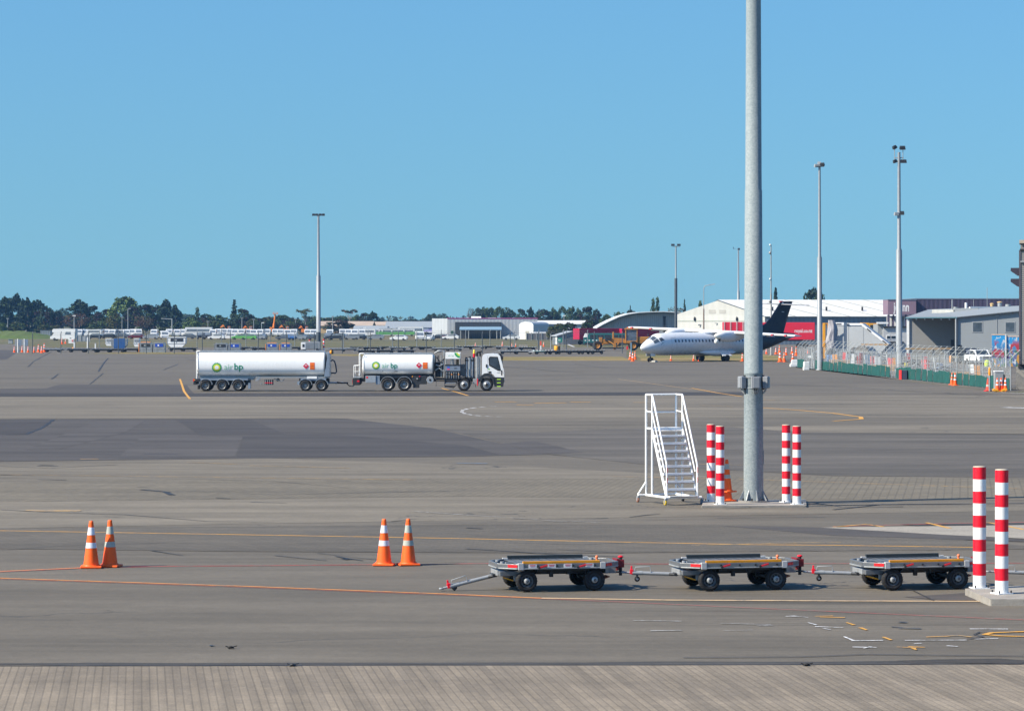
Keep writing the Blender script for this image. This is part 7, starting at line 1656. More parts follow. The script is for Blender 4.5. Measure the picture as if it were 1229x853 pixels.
for i, (px, py) in enumerate(((1010, 440), (1060, 447), (1150, 457))): put(timber(px, py), 'low stack of planks behind the mesh fence, %s one from the left' % ORD[i], yg)
for i, (px, py) in enumerate(((1050, 432), (1106, 440), (1124, 440))): put(trestle(px, py, 3.6, 2.2), 'raised rack of long planks in the yard, %s one from the left' % ORD[i], yg)
for i, (px, py) in enumerate(((997, 431), (1027, 431), (1034.5, 431.5), (1042, 436))): put(reel(px, py, rnd.uniform(.7, 1.0)), 'dark cable reel in the yard below the ramp, %s one from the left' % ORD[i], yg)
for i, (px, py) in enumerate(((984, 430), (1006, 433), (1014, 432), (1022, 433), (1035, 433), (1062, 438), (1095, 446), (1131, 452))): put(pipes(px, py), 'tangled bundle of grey pipes behind the mesh fence, %s one from the left' % ORD[i], yg)
for i, (px, py) in enumerate(((994, 434), (999, 434.4), (1128, 446))): put(drumt(px, py, 'blue'), 'blue drum behind the mesh fence, %s one from the left' % ORD[i], yg)
t = thing('utility_column', 'pale square utility column with yellow lamp behind the fence near the bay', 'utility column', gxy(1139.5, 448)); m = MB(); m.b2(-.5, -.1, 0, .4, 0, 2.3, LGREY); m.b2(-.1, .95, .1, .3, 1.55, 1.75, M('cream_beam', (.55, .5, .38))); m.build('column', t); m = MB(); m.lathe([(.14, 1.1), (.17, 1.2), (.15, 1.75), (.06, 1.85)], AMBER, (.15, -.1, 0), n=10); m.tube((.15, -.1, 0), (.15, -.1, 1.1), .06, M('rust_post', (.3, .12, .06))); m.build('lamp', t)
# ------------------------------------------------------------------ parked vehicles beyond the grass
VC = {'white': M('parked_white_paint', (.63, .64, .65), .3, var=.05), 'silver': M('silver_car_paint', (.36, .38, .41), .3, .4, var=.04), 'black': M('black_car_paint'), 'maroon': M('maroon_car_paint', (.10, .015, .025), .3), 'green': M('lime_green_paint', (.12, .36, .09), .4), 'blue': M('blue_car_paint', (.04, .12, .32), .3), 'grey': M('grey_car_paint', (.13, .15, .18), .3, .2), 'orange': M('orange_plant_paint', (.75, .22, .03), .5)}
CG = glass('car_glass', (.10, .12, .145), .15)  # lightened: the sky's reflection is put into the glass colour
SHAPE = {'van': ([(-2.6, .35), (2.6, .35), (2.62, 1.0), (2.35, 1.2), (1.6, 2.0), (1.2, 2.22), (-2.5, 2.25), (-2.6, 2.1)], .98, (2.36, 1.22, 1.62, 1.98), (-2.2, 1.5, 1.3, 1.9), 1.6, .34),
         'car': ([(-2.15, .3), (2.15, .3), (2.2, .75), (1.15, .95), (.45, 1.42), (-1.1, 1.46), (-1.85, 1.05), (-2.2, .95)], .88, (1.12, .99, .50, 1.38), (-1.5, .7, 1.0, 1.36), 1.35, .31),
         'suv': ([(-2.25, .4), (2.25, .4), (2.3, .95), (1.25, 1.1), (.65, 1.7), (-2.05, 1.76), (-2.25, 1.1)], .93, (1.22, 1.13, .70, 1.66), (-1.9, .8, 1.15, 1.62), 1.45, .36),
         'motorhome': ([(-3.3, .4), (3.2, .4), (3.25, 1.0), (2.7, 1.25), (2.2, 1.95), (2.7, 2.1), (2.65, 2.75), (2.3, 2.95), (-3.3, 2.95)], 1.12, (2.72, 1.28, 2.24, 1.92), (-2.2, -.6, 1.5, 2.2), 2.1, .36),
         'bus': ([(-4.2, .4), (4.2, .4), (4.3, 1.2), (4.05, 2.75), (3.8, 2.85), (-4.2, 2.85)], 1.2, (4.3, 1.3, 4.08, 2.5), (-3.9, 3.7, 1.5, 2.3), 2.7, .45)}
def make_vehicle(kind, col, low=None):
    out, hw, ws, sw, ax, wr = SHAPE[kind]
    t = thing(kind if kind != 'bus' else 'coach', '', {'car': 'car', 'van': 'van', 'suv': 'car', 'motorhome': 'motorhome', 'bus': 'coach'}[kind])
    m = MB(); m.prism(out, -hw, hw, VC[col]); b = m.build('body', t, bevel=.07)
    m = MB(); d = Vector((ws[3]-ws[1], 0, ws[0]-ws[2])).normalized()*.02; m.add([(ws[0]+d.x, -hw*.86, ws[1]+d.z), (ws[0]+d.x, hw*.86, ws[1]+d.z), (ws[2]+d.x, hw*.8, ws[3]+d.z), (ws[2]+d.x, -hw*.8, ws[3]+d.z)], [(0, 1, 2, 3)], CG); m.build('windscreen', b)
    x1 = max(p[0] for p in out)
    for s in (-1, 1):
        m = MB(); m.add([(sw[0], s*(hw+.012), sw[2]), (sw[1], s*(hw+.012), sw[2]), (sw[1]-.25, s*(hw+.012), sw[3]), (sw[0]+.08, s*(hw+.012), sw[3])], [(0, 1, 2, 3)], CG); m.build('side_window', b)
        if low:
            m = MB(); m.add([(out[0][0]+.05, s*(hw+.02), .5), (out[1][0]-.3, s*(hw+.02), .5), (out[1][0]-.5, s*(hw+.02), 1.25), (out[0][0]+.05, s*(hw+.02), 1.4)], [(0, 1, 2, 3)], VC[low]); m.build('livery_panel', b)
        m = MB(); m.b2(x1-.06, x1+.015, s*hw*.72-.15, s*hw*.72+.15, .62, .82, ALU); m.build('headlight', b)
    wheels(t, (-ax, ax), hw-.1, wr, .22, 10)
    return t
VK = {}
def veh(kind, col, px, py, deg, low=None):
    k = (kind, col, low)
    if k not in VK: VK[k] = Kind(lambda: make_vehicle(kind, col, low))
    VLIST.append((px, py, k, deg))
VLIST = []
veh('motorhome', 'white', 76.5, 408.6, 172)
for px, d in ((88, -70), (95.5, -88), (102.5, -95), (112, 175), (120, -92), (127.5, -86), (136, -95), (144, 176), (152, -85), (159.5, -92), (166, -80), (185.5, -90), (213, -88), (220, -95), (228.5, -80), (256, -90), (304, -85), (313, -95), (337, -90), (345, -84), (353, -92), (369.5, -88), (377, -92), (396, -90), (411, -85), (419, -95), (426, -90), (434, -85), (441, 175)):
    veh('van', 'white', px, 403.9+rnd.uniform(-.5, .3), d)
for px in (203.6, 321, 331): veh('van', 'white', px, 403.5, -90, 'green')
for px, d in ((450, 178), (464, 2), (476, 178), (488, 178)): veh('van', 'white', px, 403.2, d, 'green')
veh('van', 'white', 503.8, 408.4, -84)
veh('van', 'white', 197.4, 407, -80)
veh('bus', 'white', 238.5, 403.8, 178); 
for px in (262.5, 269, 276, 283, 291, 298): veh('van', 'white', px, 403.2+rnd.uniform(-.5, .4), rnd.choice((-85, -95, -78)))
veh('bus', 'white', 493, 402.4, 178, 'green'); veh('bus', 'white', 472, 401.8, 2)
for col, px, py, d in (('black', 113.5, 406.6, 174), ('black', 130, 406, 178), ('grey', 145, 405.6, 176), ('maroon', 163.5, 406.6, 174), ('silver', 181.5, 407, 170), ('grey', 225, 406.6, 176), ('white', 259.6, 407.4, 175), ('white', 275, 407.2, 172), ('green', 287.8, 407.4, 178), ('maroon', 293, 406.6, -80), ('green', 298.4, 407.6, 176), ('silver', 309.5, 407.6, 170), ('grey', 315.6, 407.4, -95), ('grey', 341, 407.8, 174), ('blue', 350.2, 408, -85), ('silver', 358.6, 408, 170), ('grey', 366, 407.6, 176), ('black', 373, 407.4, 176), ('grey', 413.6, 407.4, -88), ('silver', 422, 407.6, 176), ('black', 430.6, 407.6, 172), ('white', 478.6, 408.6, 170), ('white', 515.6, 408.6, -100), ('black', 527, 407.4, 174), ('white', 541, 407.6, 172), ('silver', 451, 407.8, 176), ('maroon', 534.6, 407.4, -90), ('white', 613.6, 408, 176)):
    veh('car', col, px, py, d)
for col, px, py, d in (('black', 241, 407, -90), ('black', 249.6, 407.2, -88), ('black', 403, 408, 170), ('grey', 394, 407.6, -95), ('silver', 266, 407, -92)): veh('suv', col, px, py, d)
AREA = [(99, 'behind the mesh panel fence'), (123, 'behind the white square post'), (140, 'above the blue covered container'), (157, 'below the light green tree'), (190, 'right of the light green tree'), (215, 'by the long armed lamp post'), (234, 'below the narrow upright tree'), (261, 'beside the white coach'), (281, 'left of the spire conifer'), (300.5, 'right of the spire conifer'), (325, 'left of the orange boom lift'), (350, 'right of the orange boom lift'), (382, 'left of the far light mast'), (405, 'just right of the far light mast'), (443, 'below the tan warehouse'), (500, 'below the blue walled warehouse'), (530, 'left of the big white building'), (2000, 'in front of the big white building')]
area = lambda px: next(a for q, a in AREA if px < q)
def vname(k): return k[1]+(' and %s' % k[2] if k[2] else '')+' '+{'van': 'van', 'car': 'car', 'suv': 'car', 'motorhome': 'motorhome', 'bus': 'coach'}[k[0]]
groups = {}
for v in sorted(VLIST, key=lambda v: v[0]): groups.setdefault((vname(v[2]), area(v[0])), []).append(v)
for (nm, ar), vs_ in groups.items():
    for n, (px, py, k, deg) in enumerate(vs_):
        lab = '%s beyond the grass %s' % (nm, ar)
        if len(vs_) > 1: lab += ', %s from left there' % ORD[n]
        if k[0] == 'motorhome': lab = 'white motorhome with over-cab bulge standing at the left end of the car park'
        VK[k].put(gxy(px, py, .004), R(deg), lab, 'vehicles packed in the car park beyond the grass')
# construction plant showing above the vans
OR = VC['orange']
def excav(lab, px, py, h, w):
    Y = gY(py); t = thing('excavator', lab, 'excavator', (gX(px, Y), Y, .004), 0, 'orange plant beyond the car park')
    m = MB(); m.b2(-1.2, 1.2, -1, 1, .8, 1.9, OR); m.b2(.2, 1.1, -.9, .1, 1.9, 2.8, OR); m.build('body', t, bevel=.05); m = MB(); m.b2(-1.6, 1.6, -1.2, -.7, 0, .8, DARK); m.b2(-1.6, 1.6, .7, 1.2, 0, .8, DARK); m.build('tracks', t)
    m = MB(); m.prism([(-.6, 1.8), (-w*.5, h), (-w*.5-.4, h+.1), (-w, h*.75), (-w+.2, h*.7), (-w*.5, h-.5), (-.2, 1.7)], -.2, .2, OR); m.build('boom', t); m = MB(); m.b2(.3, 1.0, -.93, -.901, 2.0, 2.7, CG); m.build('window', t)
excav('orange excavator with raised arm left of the spire conifer base', 273, 401.2, 3.3, 2.6); excav('orange excavator low among vans right of the spire conifer', 299, 401, 2.9, 2.2); excav('orange excavator right of the orange boom lift', 343, 401.4, 3.2, 2.4); excav('orange excavator furthest right beyond the car park', 366, 401.6, 3.0, 2.2)
Y = gY(401.2); t = thing('boom_lift', 'orange boom lift with its arm raised high among dark trees', 'boom lift', (gX(329, Y), Y, .004)); Z = lambda py: zat(py, Y); s_ = Y/F
m = MB(); m.b2(-1.3, 1.3, -1, 1, .5, 1.6, OR); m.b2(-1.5, -.6, -.9, .9, 1.6, 2.5, OR); m.build('base', t, bevel=.05); wheels(t, (-1, 1), 1, .5); m = MB(); m.tube((-.3, 0, 1.5), (.0, 0, Z(388)), .38, OR); m.tube((0, 0, Z(388.4)), (.35, 0, Z(376.4)), .26, OR); bm_ = m.build('boom', t); m = MB(); m.b2(-.4, 1.3, -.6, .6, Z(377), Z(376.4), OR)
for x in (-.35, 1.25):
    for y in (-.55, .55): m.tube((x, y, Z(376.6)), (x, y, Z(375)), .06, OR, n=6)
m.tube((-.35, -.55, Z(375)), (1.25, -.55, Z(375)), .06, OR, n=6); m.build('basket', t)
# low green boundary hedge-like mound at the far left
mb = MB(); n, k = 28, 8; rings = []
Y0 = gY(406.8)
for j in range(k+1):
    a = j/k; rings.append([Vector((gX(-60, Y0)+(gX(47, Y0)-gX(-60, Y0))*i/n, Y0+60*a, max(0.0, 2.05*math.sin(math.pi*min(1, a*1.0))*min(1, (n-i)/11)**.8*(1+.08*math.sin(i*1.7)))-.02)) for i in range(n+1)])
vs = [q for r in rings for q in r]; mb.add(vs, [(j*(n+1)+i, j*(n+1)+i+1, (j+1)*(n+1)+i+1, (j+1)*(n+1)+i) for j in range(k) for i in range(n)], grassmat('mound_grass', (.085, .145, .035), (.11, .16, .045), (.13, .15, .06)), True)
tag(mb.build('grass_mound'), kind='structure')

# ------------------------------------------------------------------ trees
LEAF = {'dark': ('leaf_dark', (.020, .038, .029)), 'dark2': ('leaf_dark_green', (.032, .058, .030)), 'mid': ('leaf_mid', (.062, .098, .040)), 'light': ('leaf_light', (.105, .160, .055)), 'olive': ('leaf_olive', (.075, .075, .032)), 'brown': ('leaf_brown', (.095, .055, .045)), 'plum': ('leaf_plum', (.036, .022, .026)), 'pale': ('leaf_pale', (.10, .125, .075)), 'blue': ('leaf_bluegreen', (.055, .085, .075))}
BARK = M('bark', (.10, .075, .055), .9, var=.3); PBARK = M('pale_bark', (.36, .31, .26), .8, var=.2)
def lm(k): return leafmat(*LEAF[k])
def leaves(mb, c, r, n, size, mat, flat=1.0):
    vs, fs = [], []
    for _ in range(n):
        while True:
            d = Vector((rnd.uniform(-1, 1), rnd.uniform(-1, 1), rnd.uniform(-1, 1)))
            if .2 < d.length < 1: break
        d = d.normalized()*(d.length**.5); p = Vector(c)+Vector((d.x*r, d.y*r, d.z*r*flat))
        a = Vector((rnd.gauss(0, 1), rnd.gauss(0, 1), rnd.gauss(0, .7))).normalized(); b = a.orthogonal().normalized(); b = Matrix.Rotation(rnd.uniform(0, 6.3), 3, a) @ b; q = a.cross(b); s = size*rnd.uniform(.6, 1.3)
        o = len(vs); vs += [p+b*s, p+q*s*.55, p-b*s*.8, p-q*s*.6]; fs.append((o, o+1, o+2, o+3))
    mb.add(vs, fs, mat)
def tree_mesh(kind):
    """returns crown and trunk builders for a tree of about 12 m"""
    c, t = MB(), MB(); Hh = 12.0
    def limb(p, q, r): t.tube(p, q, r, PBARK if kind in ('gum', 'umbrella') else BARK, r*.45, n=6, cap=False)
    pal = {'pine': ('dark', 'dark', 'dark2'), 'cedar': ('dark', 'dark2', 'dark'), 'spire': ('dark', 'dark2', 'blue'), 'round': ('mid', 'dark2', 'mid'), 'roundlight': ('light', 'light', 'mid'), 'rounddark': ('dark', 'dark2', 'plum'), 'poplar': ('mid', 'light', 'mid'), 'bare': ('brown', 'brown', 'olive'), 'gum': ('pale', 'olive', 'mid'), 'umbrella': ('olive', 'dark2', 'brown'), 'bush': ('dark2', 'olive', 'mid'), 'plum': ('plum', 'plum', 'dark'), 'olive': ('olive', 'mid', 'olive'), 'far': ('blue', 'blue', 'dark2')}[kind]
    def clump(p, r, n, size=.55, flat=.8): leaves(c, p, r, n, size, lm(rnd.choice(pal)), flat)
    if kind in ('pine', 'cedar'):
        limb((0, 0, 0), (.2, .1, Hh*.8), .42)
        tops = [(rnd.uniform(-1.6, 1.6), rnd.uniform(-1.4, 1.4), Hh*rnd.uniform(.82, 1.0)) for _ in range(4)]+[(0, 0, Hh)]
        for p in tops: 
            for k in range(4): clump((p[0]*(1+.12*k), p[1]*(1+.12*k), p[2]-k*.75), .45+.28*k, 22+8*k, .45, .9)
        for _ in range(70):
            z = rnd.uniform(.06, .88)*Hh; rr_ = (4.3 if kind == 'pine' else 5.2)*math.sin(math.pi*min(.97, .16+.8*z/Hh))**.75; a = rnd.uniform(0, 6.3); q = rr_*rnd.uniform(.35, 1.0); p = (q*math.cos(a), q*math.sin(a), z)
            if rnd.random() < .3: limb((0, 0, z*.85), p, .12)
            clump(p, rnd.uniform(.8, 1.4), 34, .5, .5)
    elif kind == 'spire':
        limb((0, 0, 0), (0, 0, Hh*.97), .32)
        for k in range(26):
            z = Hh*(.1+.9*k/25); w = 3.0*(1-k/25)**.85*(.78+.4*rnd.random())+.14
            for j in range(max(3, int(w*3.4))):
                a = rnd.uniform(0, 6.3); q = w*rnd.uniform(.3, 1); clump((q*math.cos(a), q*math.sin(a), z-.25*q), .38+.12*w, 16, .38, .6)
    elif kind in ('round', 'roundlight', 'rounddark', 'plum', 'olive', 'far'):
        limb((0, 0, 0), (0, 0, Hh*.45), .35)
        for k in range(6): a = k*1.05+rnd.uniform(-.3, .3); limb((0, 0, Hh*.35), (2.6*math.cos(a), 2.6*math.sin(a), Hh*.7), .16)
        for _ in range(120 if kind == 'roundlight' else 80):
            u = rnd.uniform(-.9, 1); a = rnd.uniform(0, 6.3); q = math.sqrt(max(0, 1-u*u))*rnd.uniform(.55, 1.08); p = (4.4*q*math.cos(a), 4.4*q*math.sin(a), Hh*.52+Hh*.45*u)
            clump(p, rnd.uniform(.8, 1.35), 34, .46, .85)
    elif kind == 'poplar':
        limb((0, 0, 0), (0, 0, Hh*.9), .28)
        for k in range(44):
            z = Hh*rnd.uniform(.08, 1.0); w = 1.7*math.sin(math.pi*min(.96, .12+.85*z/Hh))**.6; a = rnd.uniform(0, 6.3); q = w*rnd.uniform(.2, 1); clump((q*math.cos(a), q*math.sin(a), z), .7, 26, .4, 1.3)
    elif kind == 'bare':
        limb((0, 0, 0), (0, 0, Hh*.4), .3)
        for k in range(34):
            a = rnd.uniform(0, 6.3); u = rnd.uniform(.1, 1); q = 4.4*math.sqrt(1-(u*.9)**2)*rnd.uniform(.6, 1); p = (q*math.cos(a), q*math.sin(a), Hh*(.38+.58*u)); limb((0, 0, Hh*rnd.uniform(.2, .42)), p, .09)
            clump(p, 1.15, 20, .32, .9)
            for _ in range(3): limb(Vector(p)*.75+Vector((0, 0, 1.0)), Vector(p)+Vector((rnd.uniform(-.8, .8), rnd.uniform(-.8, .8), rnd.uniform(.2, 1.0))), .04)
    elif kind == 'gum':
        limb((0, 0, 0), (.3, 0, Hh*.5), .32)
        for k in range(13):
            a = rnd.uniform(0, 6.3); q = rnd.uniform(1, 3.6); p = (q*math.cos(a), q*math.sin(a), Hh*rnd.uniform(.5, 1.0)); limb((.3, 0, Hh*.42), p, .11)
            for _ in range(2): clump((p[0]+rnd.uniform(-.8, .8), p[1]+rnd.uniform(-.8, .8), p[2]+rnd.uniform(-.3, .5)), rnd.uniform(.6, 1.0), 26, .38, .6)
    elif kind == 'umbrella':
        limb((0, 0, 0), (.4, 0, Hh*.55), .3)
        for k in range(9):
            a = k*.7; q = rnd.uniform(1.5, 4.0); p = (q*math.cos(a), q*math.sin(a), Hh*rnd.uniform(.78, .95)); limb((.4, 0, Hh*.5), p, .13)
            for _ in range(2): clump((p[0]+rnd.uniform(-.8, .8), p[1]+rnd.uniform(-.8, .8), p[2]), rnd.uniform(.8, 1.2), 32, .42, .4)
    elif kind == 'bush':
        limb((0, 0, 0), (0, 0, Hh*.5), .3)
        for _ in range(40):
            u = rnd.uniform(0, 1); a = rnd.uniform(0, 6.3); q = math.sqrt(1-u*u*.9)*rnd.uniform(.4, 1.05); clump((5.6*q*math.cos(a), 5.6*q*math.sin(a), Hh*(.08+.86*u)), rnd.uniform(1.0, 1.6), 34, .55, .9)
    return c, t
TK = {}
def tree(kind, px, top, wpx, Y, lab, base=0.0):
    """scale the tree to reach the given row and spread at distance Y"""
    ks = TK.setdefault(kind, [])
    if len(ks) < (3 if kind in ('pine', 'round', 'rounddark', 'far', 'cedar') else 2):
        c, t_ = tree_mesh(kind); o = thing('tree', '', 'tree'); cr = c.build('crown', o, fix=False); t_.build('trunk', o); xs_ = [v.co for v in cr.data.vertices]
        ks.append((o, max(v.z for v in xs_), max(v.x for v in xs_)-min(v.x for v in xs_))); ent = ks[-1]; src = o
    else:
        ent = ks[int(abs(px*7.3)) % len(ks)]; src = copy_tree(ent[0])
    h = zat(top, Y)-base; sz = h/ent[1]; sx = 1.22*(wpx*Y/F)/ent[2]
    src.location = (gX(px, Y), Y, base); src.rotation_euler.z = rnd.uniform(-.5, .5) if src is ent[0] else rnd.uniform(0, 6.28); src.scale = (sx, sx, sz); src['label'] = lab; src['group'] = 'trees beyond the airfield'
TL = [  # kind, px, top row, width px, distance, description
 ('pine', -8, 353, 30, 1160, 'dark pine cut by left edge of picture'), ('pine', 6, 355, 24, 1140, 'dark dense pine next to the left picture edge'), ('cedar', 21, 350.5, 30, 1180, 'tallest dark pine with jagged tip in the left mass'), ('pine', 33, 356, 24, 1150, 'dark pine right of the tallest jagged one'), ('cedar', 45, 359, 28, 1170, 'broad dark pine with rounded shoulder, left mass'), ('rounddark', 54, 367, 24, 1120, 'dark lower tree at the right end of the left pine mass'),
 ('bush', 20, 386, 24, 1060, 'low dark bush behind the grass mound'), ('roundlight', 2, 386, 12, 1040, 'yellow green shrub at far left edge by the mound'), ('rounddark', 66, 371, 22, 1190, 'dark rounded tree in the dip before the cedar'), ('far', 76, 369, 16, 1500, 'faint pale tree showing in the gap before the cedar'), ('bush', 52, 389, 22, 1050, 'low brownish bush behind the grey cabin'), ('bush', 66, 390, 18, 1055, 'low dark bush left of the reddish tree'),
 ('cedar', 96, 358.6, 32, 1170, 'broad dark cedar behind the reddish tree'), ('bare', 91.5, 375, 29, 1060, 'reddish brown half bare tree in front of the dark cedar'), ('rounddark', 112, 365.6, 24, 1180, 'dark tree right of the broad cedar'), ('plum', 118, 374, 18, 1120, 'plum coloured tree between cedar and light green tree'), ('rounddark', 129, 370, 24, 1160, 'dark tree just left of the light green tree'), ('bush', 113, 386, 22, 1050, 'dark bush with arching outline left of the lamp posts'), ('roundlight', 149.5, 354.6, 38, 1150, 'large light green round tree standing out in the dark belt'), ('olive', 139, 376, 20, 1080, 'olive brown tree in front of the light green one'), ('rounddark', 161, 366, 24, 1110, 'dark brownish tree right of the light green one'), ('rounddark', 175, 364, 26, 1130, 'dark round tree in the belt, left of a pine pair'), ('rounddark', 186, 364.4, 24, 1150, 'dark rounded tree left of the tall ragged pine'), ('poplar', 167, 392, 7, 1040, 'small upright green shrub among the parked vans'), ('bush', 198, 392, 26, 1045, 'low olive bush behind the white minibus'),
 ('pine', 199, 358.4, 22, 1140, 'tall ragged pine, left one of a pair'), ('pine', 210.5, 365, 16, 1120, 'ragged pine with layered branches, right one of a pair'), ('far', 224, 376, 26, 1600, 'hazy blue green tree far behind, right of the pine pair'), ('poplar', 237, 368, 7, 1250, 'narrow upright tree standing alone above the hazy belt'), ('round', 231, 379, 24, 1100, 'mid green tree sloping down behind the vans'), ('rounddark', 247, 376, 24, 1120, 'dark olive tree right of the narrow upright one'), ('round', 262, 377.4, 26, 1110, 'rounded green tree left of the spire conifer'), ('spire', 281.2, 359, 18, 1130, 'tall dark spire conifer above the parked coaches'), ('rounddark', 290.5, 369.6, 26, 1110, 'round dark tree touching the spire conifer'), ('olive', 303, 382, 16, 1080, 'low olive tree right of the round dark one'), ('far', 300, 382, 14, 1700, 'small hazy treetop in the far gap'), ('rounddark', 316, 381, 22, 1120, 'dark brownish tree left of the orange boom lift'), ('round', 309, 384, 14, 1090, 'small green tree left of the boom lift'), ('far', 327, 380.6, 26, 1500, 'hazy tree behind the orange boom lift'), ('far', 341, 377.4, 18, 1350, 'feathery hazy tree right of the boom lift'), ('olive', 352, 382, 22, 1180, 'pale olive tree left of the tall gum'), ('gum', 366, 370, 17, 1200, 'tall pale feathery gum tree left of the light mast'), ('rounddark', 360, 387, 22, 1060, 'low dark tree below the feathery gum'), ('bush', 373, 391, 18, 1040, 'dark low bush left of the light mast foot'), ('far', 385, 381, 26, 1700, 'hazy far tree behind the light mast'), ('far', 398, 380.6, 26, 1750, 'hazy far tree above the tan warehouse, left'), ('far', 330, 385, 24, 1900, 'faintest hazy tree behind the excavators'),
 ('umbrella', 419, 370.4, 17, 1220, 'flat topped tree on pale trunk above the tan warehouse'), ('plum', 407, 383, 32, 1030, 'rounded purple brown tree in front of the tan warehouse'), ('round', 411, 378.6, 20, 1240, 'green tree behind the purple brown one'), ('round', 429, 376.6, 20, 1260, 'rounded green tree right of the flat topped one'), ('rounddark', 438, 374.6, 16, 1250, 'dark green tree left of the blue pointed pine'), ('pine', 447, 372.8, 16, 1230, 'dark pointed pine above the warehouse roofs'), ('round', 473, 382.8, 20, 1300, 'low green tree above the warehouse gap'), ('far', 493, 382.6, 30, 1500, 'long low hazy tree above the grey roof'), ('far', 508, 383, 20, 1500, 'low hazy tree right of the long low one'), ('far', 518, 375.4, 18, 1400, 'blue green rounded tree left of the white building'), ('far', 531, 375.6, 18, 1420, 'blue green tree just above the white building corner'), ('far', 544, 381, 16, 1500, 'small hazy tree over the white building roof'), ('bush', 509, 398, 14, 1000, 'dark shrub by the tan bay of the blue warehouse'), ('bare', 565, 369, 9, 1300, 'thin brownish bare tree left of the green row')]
for i, (px, top) in enumerate(((574, 368.6), (582, 367.6), (590.5, 368), (599, 367.2), (607.5, 368.2), (613, 371))): TL.append(('round' if i % 2 else 'far', px, top, 16.5, 1250+20*(i % 3), '%s tree of the even green row above the white building' % ORD[i]))
TL += [('round', 299, 378, 26, 1260, 'low rounded green tree behind the vans right of the spire conifer'), ('olive', 322, 380, 24, 1230, 'low olive brown tree just left of the boom lift'), ('round', 336, 377.6, 26, 1280, 'broad green tree right behind the boom lift'), ('rounddark', 349, 381, 22, 1210, 'dark low tree between boom lift and feathery gum'), ('round', 376, 378.4, 26, 1300, 'rounded green tree right of the feathery gum'), ('olive', 391, 381, 26, 1320, 'low olive tree just right of the far light mast'), ('round', 402, 380, 24, 1340, 'rounded green tree above the left end of the tan roof'), ('roundlight', 231, 383, 22, 1060, 'light green low tree right of the pine pair'), ('olive', 252, 384, 22, 1070, 'olive low tree behind the white coach'), ('olive', 126, 381, 22, 1090, 'olive green tree left of and below the light green one'), ('bare', 172, 378, 24, 1070, 'brown half bare tree right of the light green one')]
TL += [('rounddark', 625, 369.6, 17, 1230, 'dark rounded tree right of the even green row'), ('cedar', 637.4, 367, 13, 1220, 'dark pointed cedar between two rounded trees'), ('rounddark', 652, 369.6, 20, 1210, 'dark round tree behind the long low hall, left'), ('round', 664, 368, 15, 1230, 'green tree behind the long low hall'), ('round', 675, 367, 15, 1240, 'tall green tree above the low hall roof'), ('round', 686, 367, 15, 1235, 'tall green tree, second above the low hall roof'), ('round', 694, 368.4, 12, 1250, 'narrow green tree beside the dark rounded one'), ('rounddark', 706, 366.8, 22, 1180, 'dark rounded tree left of the curved hangar'), ('rounddark', 716, 370, 12, 1170, 'smaller dark tree touching the curved hangar roof'), ('round', 728, 376.4, 16, 1000, 'light olive tree against the curved hangar roof, left'), ('bush', 744, 373, 20, 1010, 'rounded olive tree behind the curved roof'), ('rounddark', 757, 370.6, 20, 1020, 'dark tree with a small topknot behind the curved roof'), ('spire', 756.5, 365.4, 6, 1015, 'small pointed treetop above the curved roof'),
 ('olive', 671, 387.4, 14, 770, 'olive shrub behind the panel fence, left'), ('rounddark', 684, 385.8, 18, 760, 'dark pointed shrub behind the small shed'), ('olive', 662, 391, 12, 765, 'small olive shrub near the white lean-to'), ('rounddark', 707.5, 383, 19, 760, 'olive brown round tree left of the crimson trailer'), ('spire', 672.8, 391, 7, 755, 'small dark conical shrub by the shed'),
 ('poplar', 784, 357, 6.5, 1050, 'slim upright tree above the curved roof, left of two'), ('poplar', 789.2, 355.4, 6.5, 1050, 'slim upright tree above the curved roof, right of two'), ('bare', 810, 368, 24, 980, 'brown bare tree in the gap between the two hangars'), ('spire', 821.6, 358, 8, 1000, 'small dark conifer above the white hangar eave'), ('poplar', 840.6, 360, 6.5, 1000, 'dark narrow treetop above the white hangar slope'), ('spire', 931, 344.4, 16, 900, 'dark layered pine above the white hangar ridge'), ('rounddark', 977, 342.6, 26, 900, 'tall dark tree above the hangar ridge beside the pale mast')]
for a in TL: tree(*a)
# far wooded belt closing the horizon, too far to tell single trees apart
mb = MB()
for k in range(420):
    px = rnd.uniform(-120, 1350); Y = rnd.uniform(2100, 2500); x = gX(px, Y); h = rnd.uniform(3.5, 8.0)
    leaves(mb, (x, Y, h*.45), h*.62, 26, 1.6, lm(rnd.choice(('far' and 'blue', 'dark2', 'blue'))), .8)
tag(mb.build('far_woodland', fix=False), 'low hazy belt of woodland along the horizon', 'woodland', kind='stuff')
# ------------------------------------------------------------------ daylight, air and camera
EL, AZ = 40.0, 249.0                       # sun elevation and compass bearing (clockwise from +y)
sd = Vector((math.sin(R(AZ))*math.cos(R(EL)), math.cos(R(AZ))*math.cos(R(EL)), math.sin(R(EL))))
L = bpy.data.lights.new('sun', 'SUN'); L.energy = 5.0; L.angle = R(.53); L.color = (1.0, .90, .73)
so = bpy.data.objects.new('sun', L); COL.objects.link(so); so.rotation_euler = sd.to_track_quat('Z', 'Y').to_euler(); so.location = (-40, -10, 60)
W = bpy.data.worlds.new('World'); SC.world = W; W.use_nodes = True; nt = W.node_tree
sky = nt.nodes.new('ShaderNodeTexSky'); sky.sky_type = 'NISHITA'; sky.sun_disc = False; sky.sun_elevation = R(EL); sky.sun_rotation = R(AZ)
sky.altitude = 0; sky.air_density = 2.0; sky.dust_density = SKY_DUST; sky.ozone_density = SKY_OZ
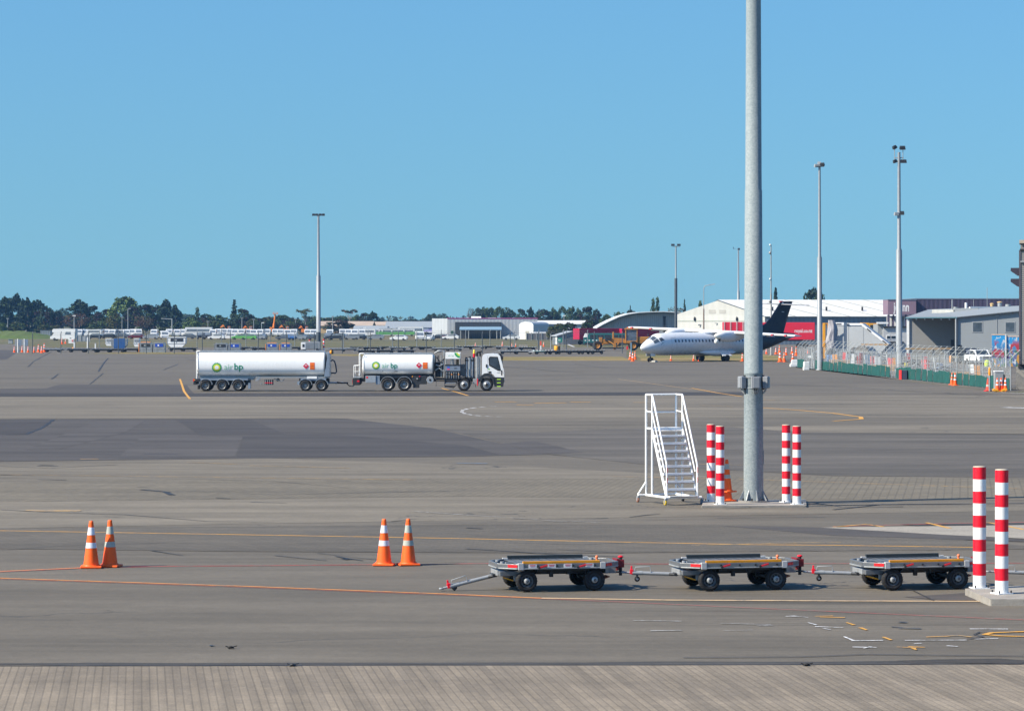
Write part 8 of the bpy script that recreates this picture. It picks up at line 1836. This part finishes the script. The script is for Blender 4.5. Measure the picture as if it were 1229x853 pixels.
tc = nt.nodes.new('ShaderNodeTexCoord'); ad = nt.nodes.new('ShaderNodeVectorMath'); ad.operation = 'ADD'; ad.inputs[1].default_value = (0, 0, SKY_LIFT); nm = nt.nodes.new('ShaderNodeVectorMath'); nm.operation = 'NORMALIZE'
nt.links.new(tc.outputs['Generated'], ad.inputs[0]); nt.links.new(ad.outputs[0], nm.inputs[0]); nt.links.new(nm.outputs[0], sky.inputs['Vector'])
tn = nt.nodes.new('ShaderNodeMix'); tn.data_type = 'RGBA'; tn.blend_type = 'MULTIPLY'; tn.inputs[0].default_value = 1; tn.inputs[7].default_value = SKY_TINT
nt.links.new(sky.outputs[0], tn.inputs[6]); nt.links.new(tn.outputs[2], nt.nodes['Background'].inputs['Color']); nt.nodes['Background'].inputs['Strength'].default_value = SKY_STR
if HAZE:
    hm = bpy.data.materials.new('thin_haze'); hm.use_nodes = True; hn = hm.node_tree; hn.nodes.remove(hn.nodes['Principled BSDF'])
    v = hn.nodes.new('ShaderNodeVolumePrincipled'); v.inputs['Color'].default_value = (.25, .55, 1.0, 1); v.inputs['Density'].default_value = HAZE; v.inputs['Anisotropy'].default_value = .2
    hn.links.new(v.outputs[0], hn.nodes['Material Output'].inputs['Volume'])
    mb = MB(); mb.b2(-700, 700, -60, 2620, -1, 36, hm); hz = mb.build('haze'); tag(hz, 'thin bluish air over the airfield', 'haze', kind='stuff')
cam = bpy.data.cameras.new('camera'); co = bpy.data.objects.new('camera', cam); COL.objects.link(co)
co.location = (0, 0, H); co.rotation_euler = (R(90), 0, 0); cam.sensor_width = 36; cam.sensor_fit = 'HORIZONTAL'; cam.lens = 36*F/1229; cam.shift_y = -(426.5-YH)/1229; cam.shift_x = 0
cam.clip_start = .5; cam.clip_end = 20000
SC.camera = co
SC.render.engine = 'CYCLES'
SC.view_settings.view_transform = 'Standard'; SC.view_settings.look = 'None'; SC.view_settings.gamma = 1; SC.view_settings.exposure = EXPO; SC.view_settings.use_curve_mapping = False
SC.cycles.use_denoising = True
SC.cycles.max_bounces = 6; SC.cycles.transparent_max_bounces = 24; SC.cycles.volume_bounces = 0
SC.cycles.use_adaptive_sampling = True; SC.cycles.adaptive_threshold = .02
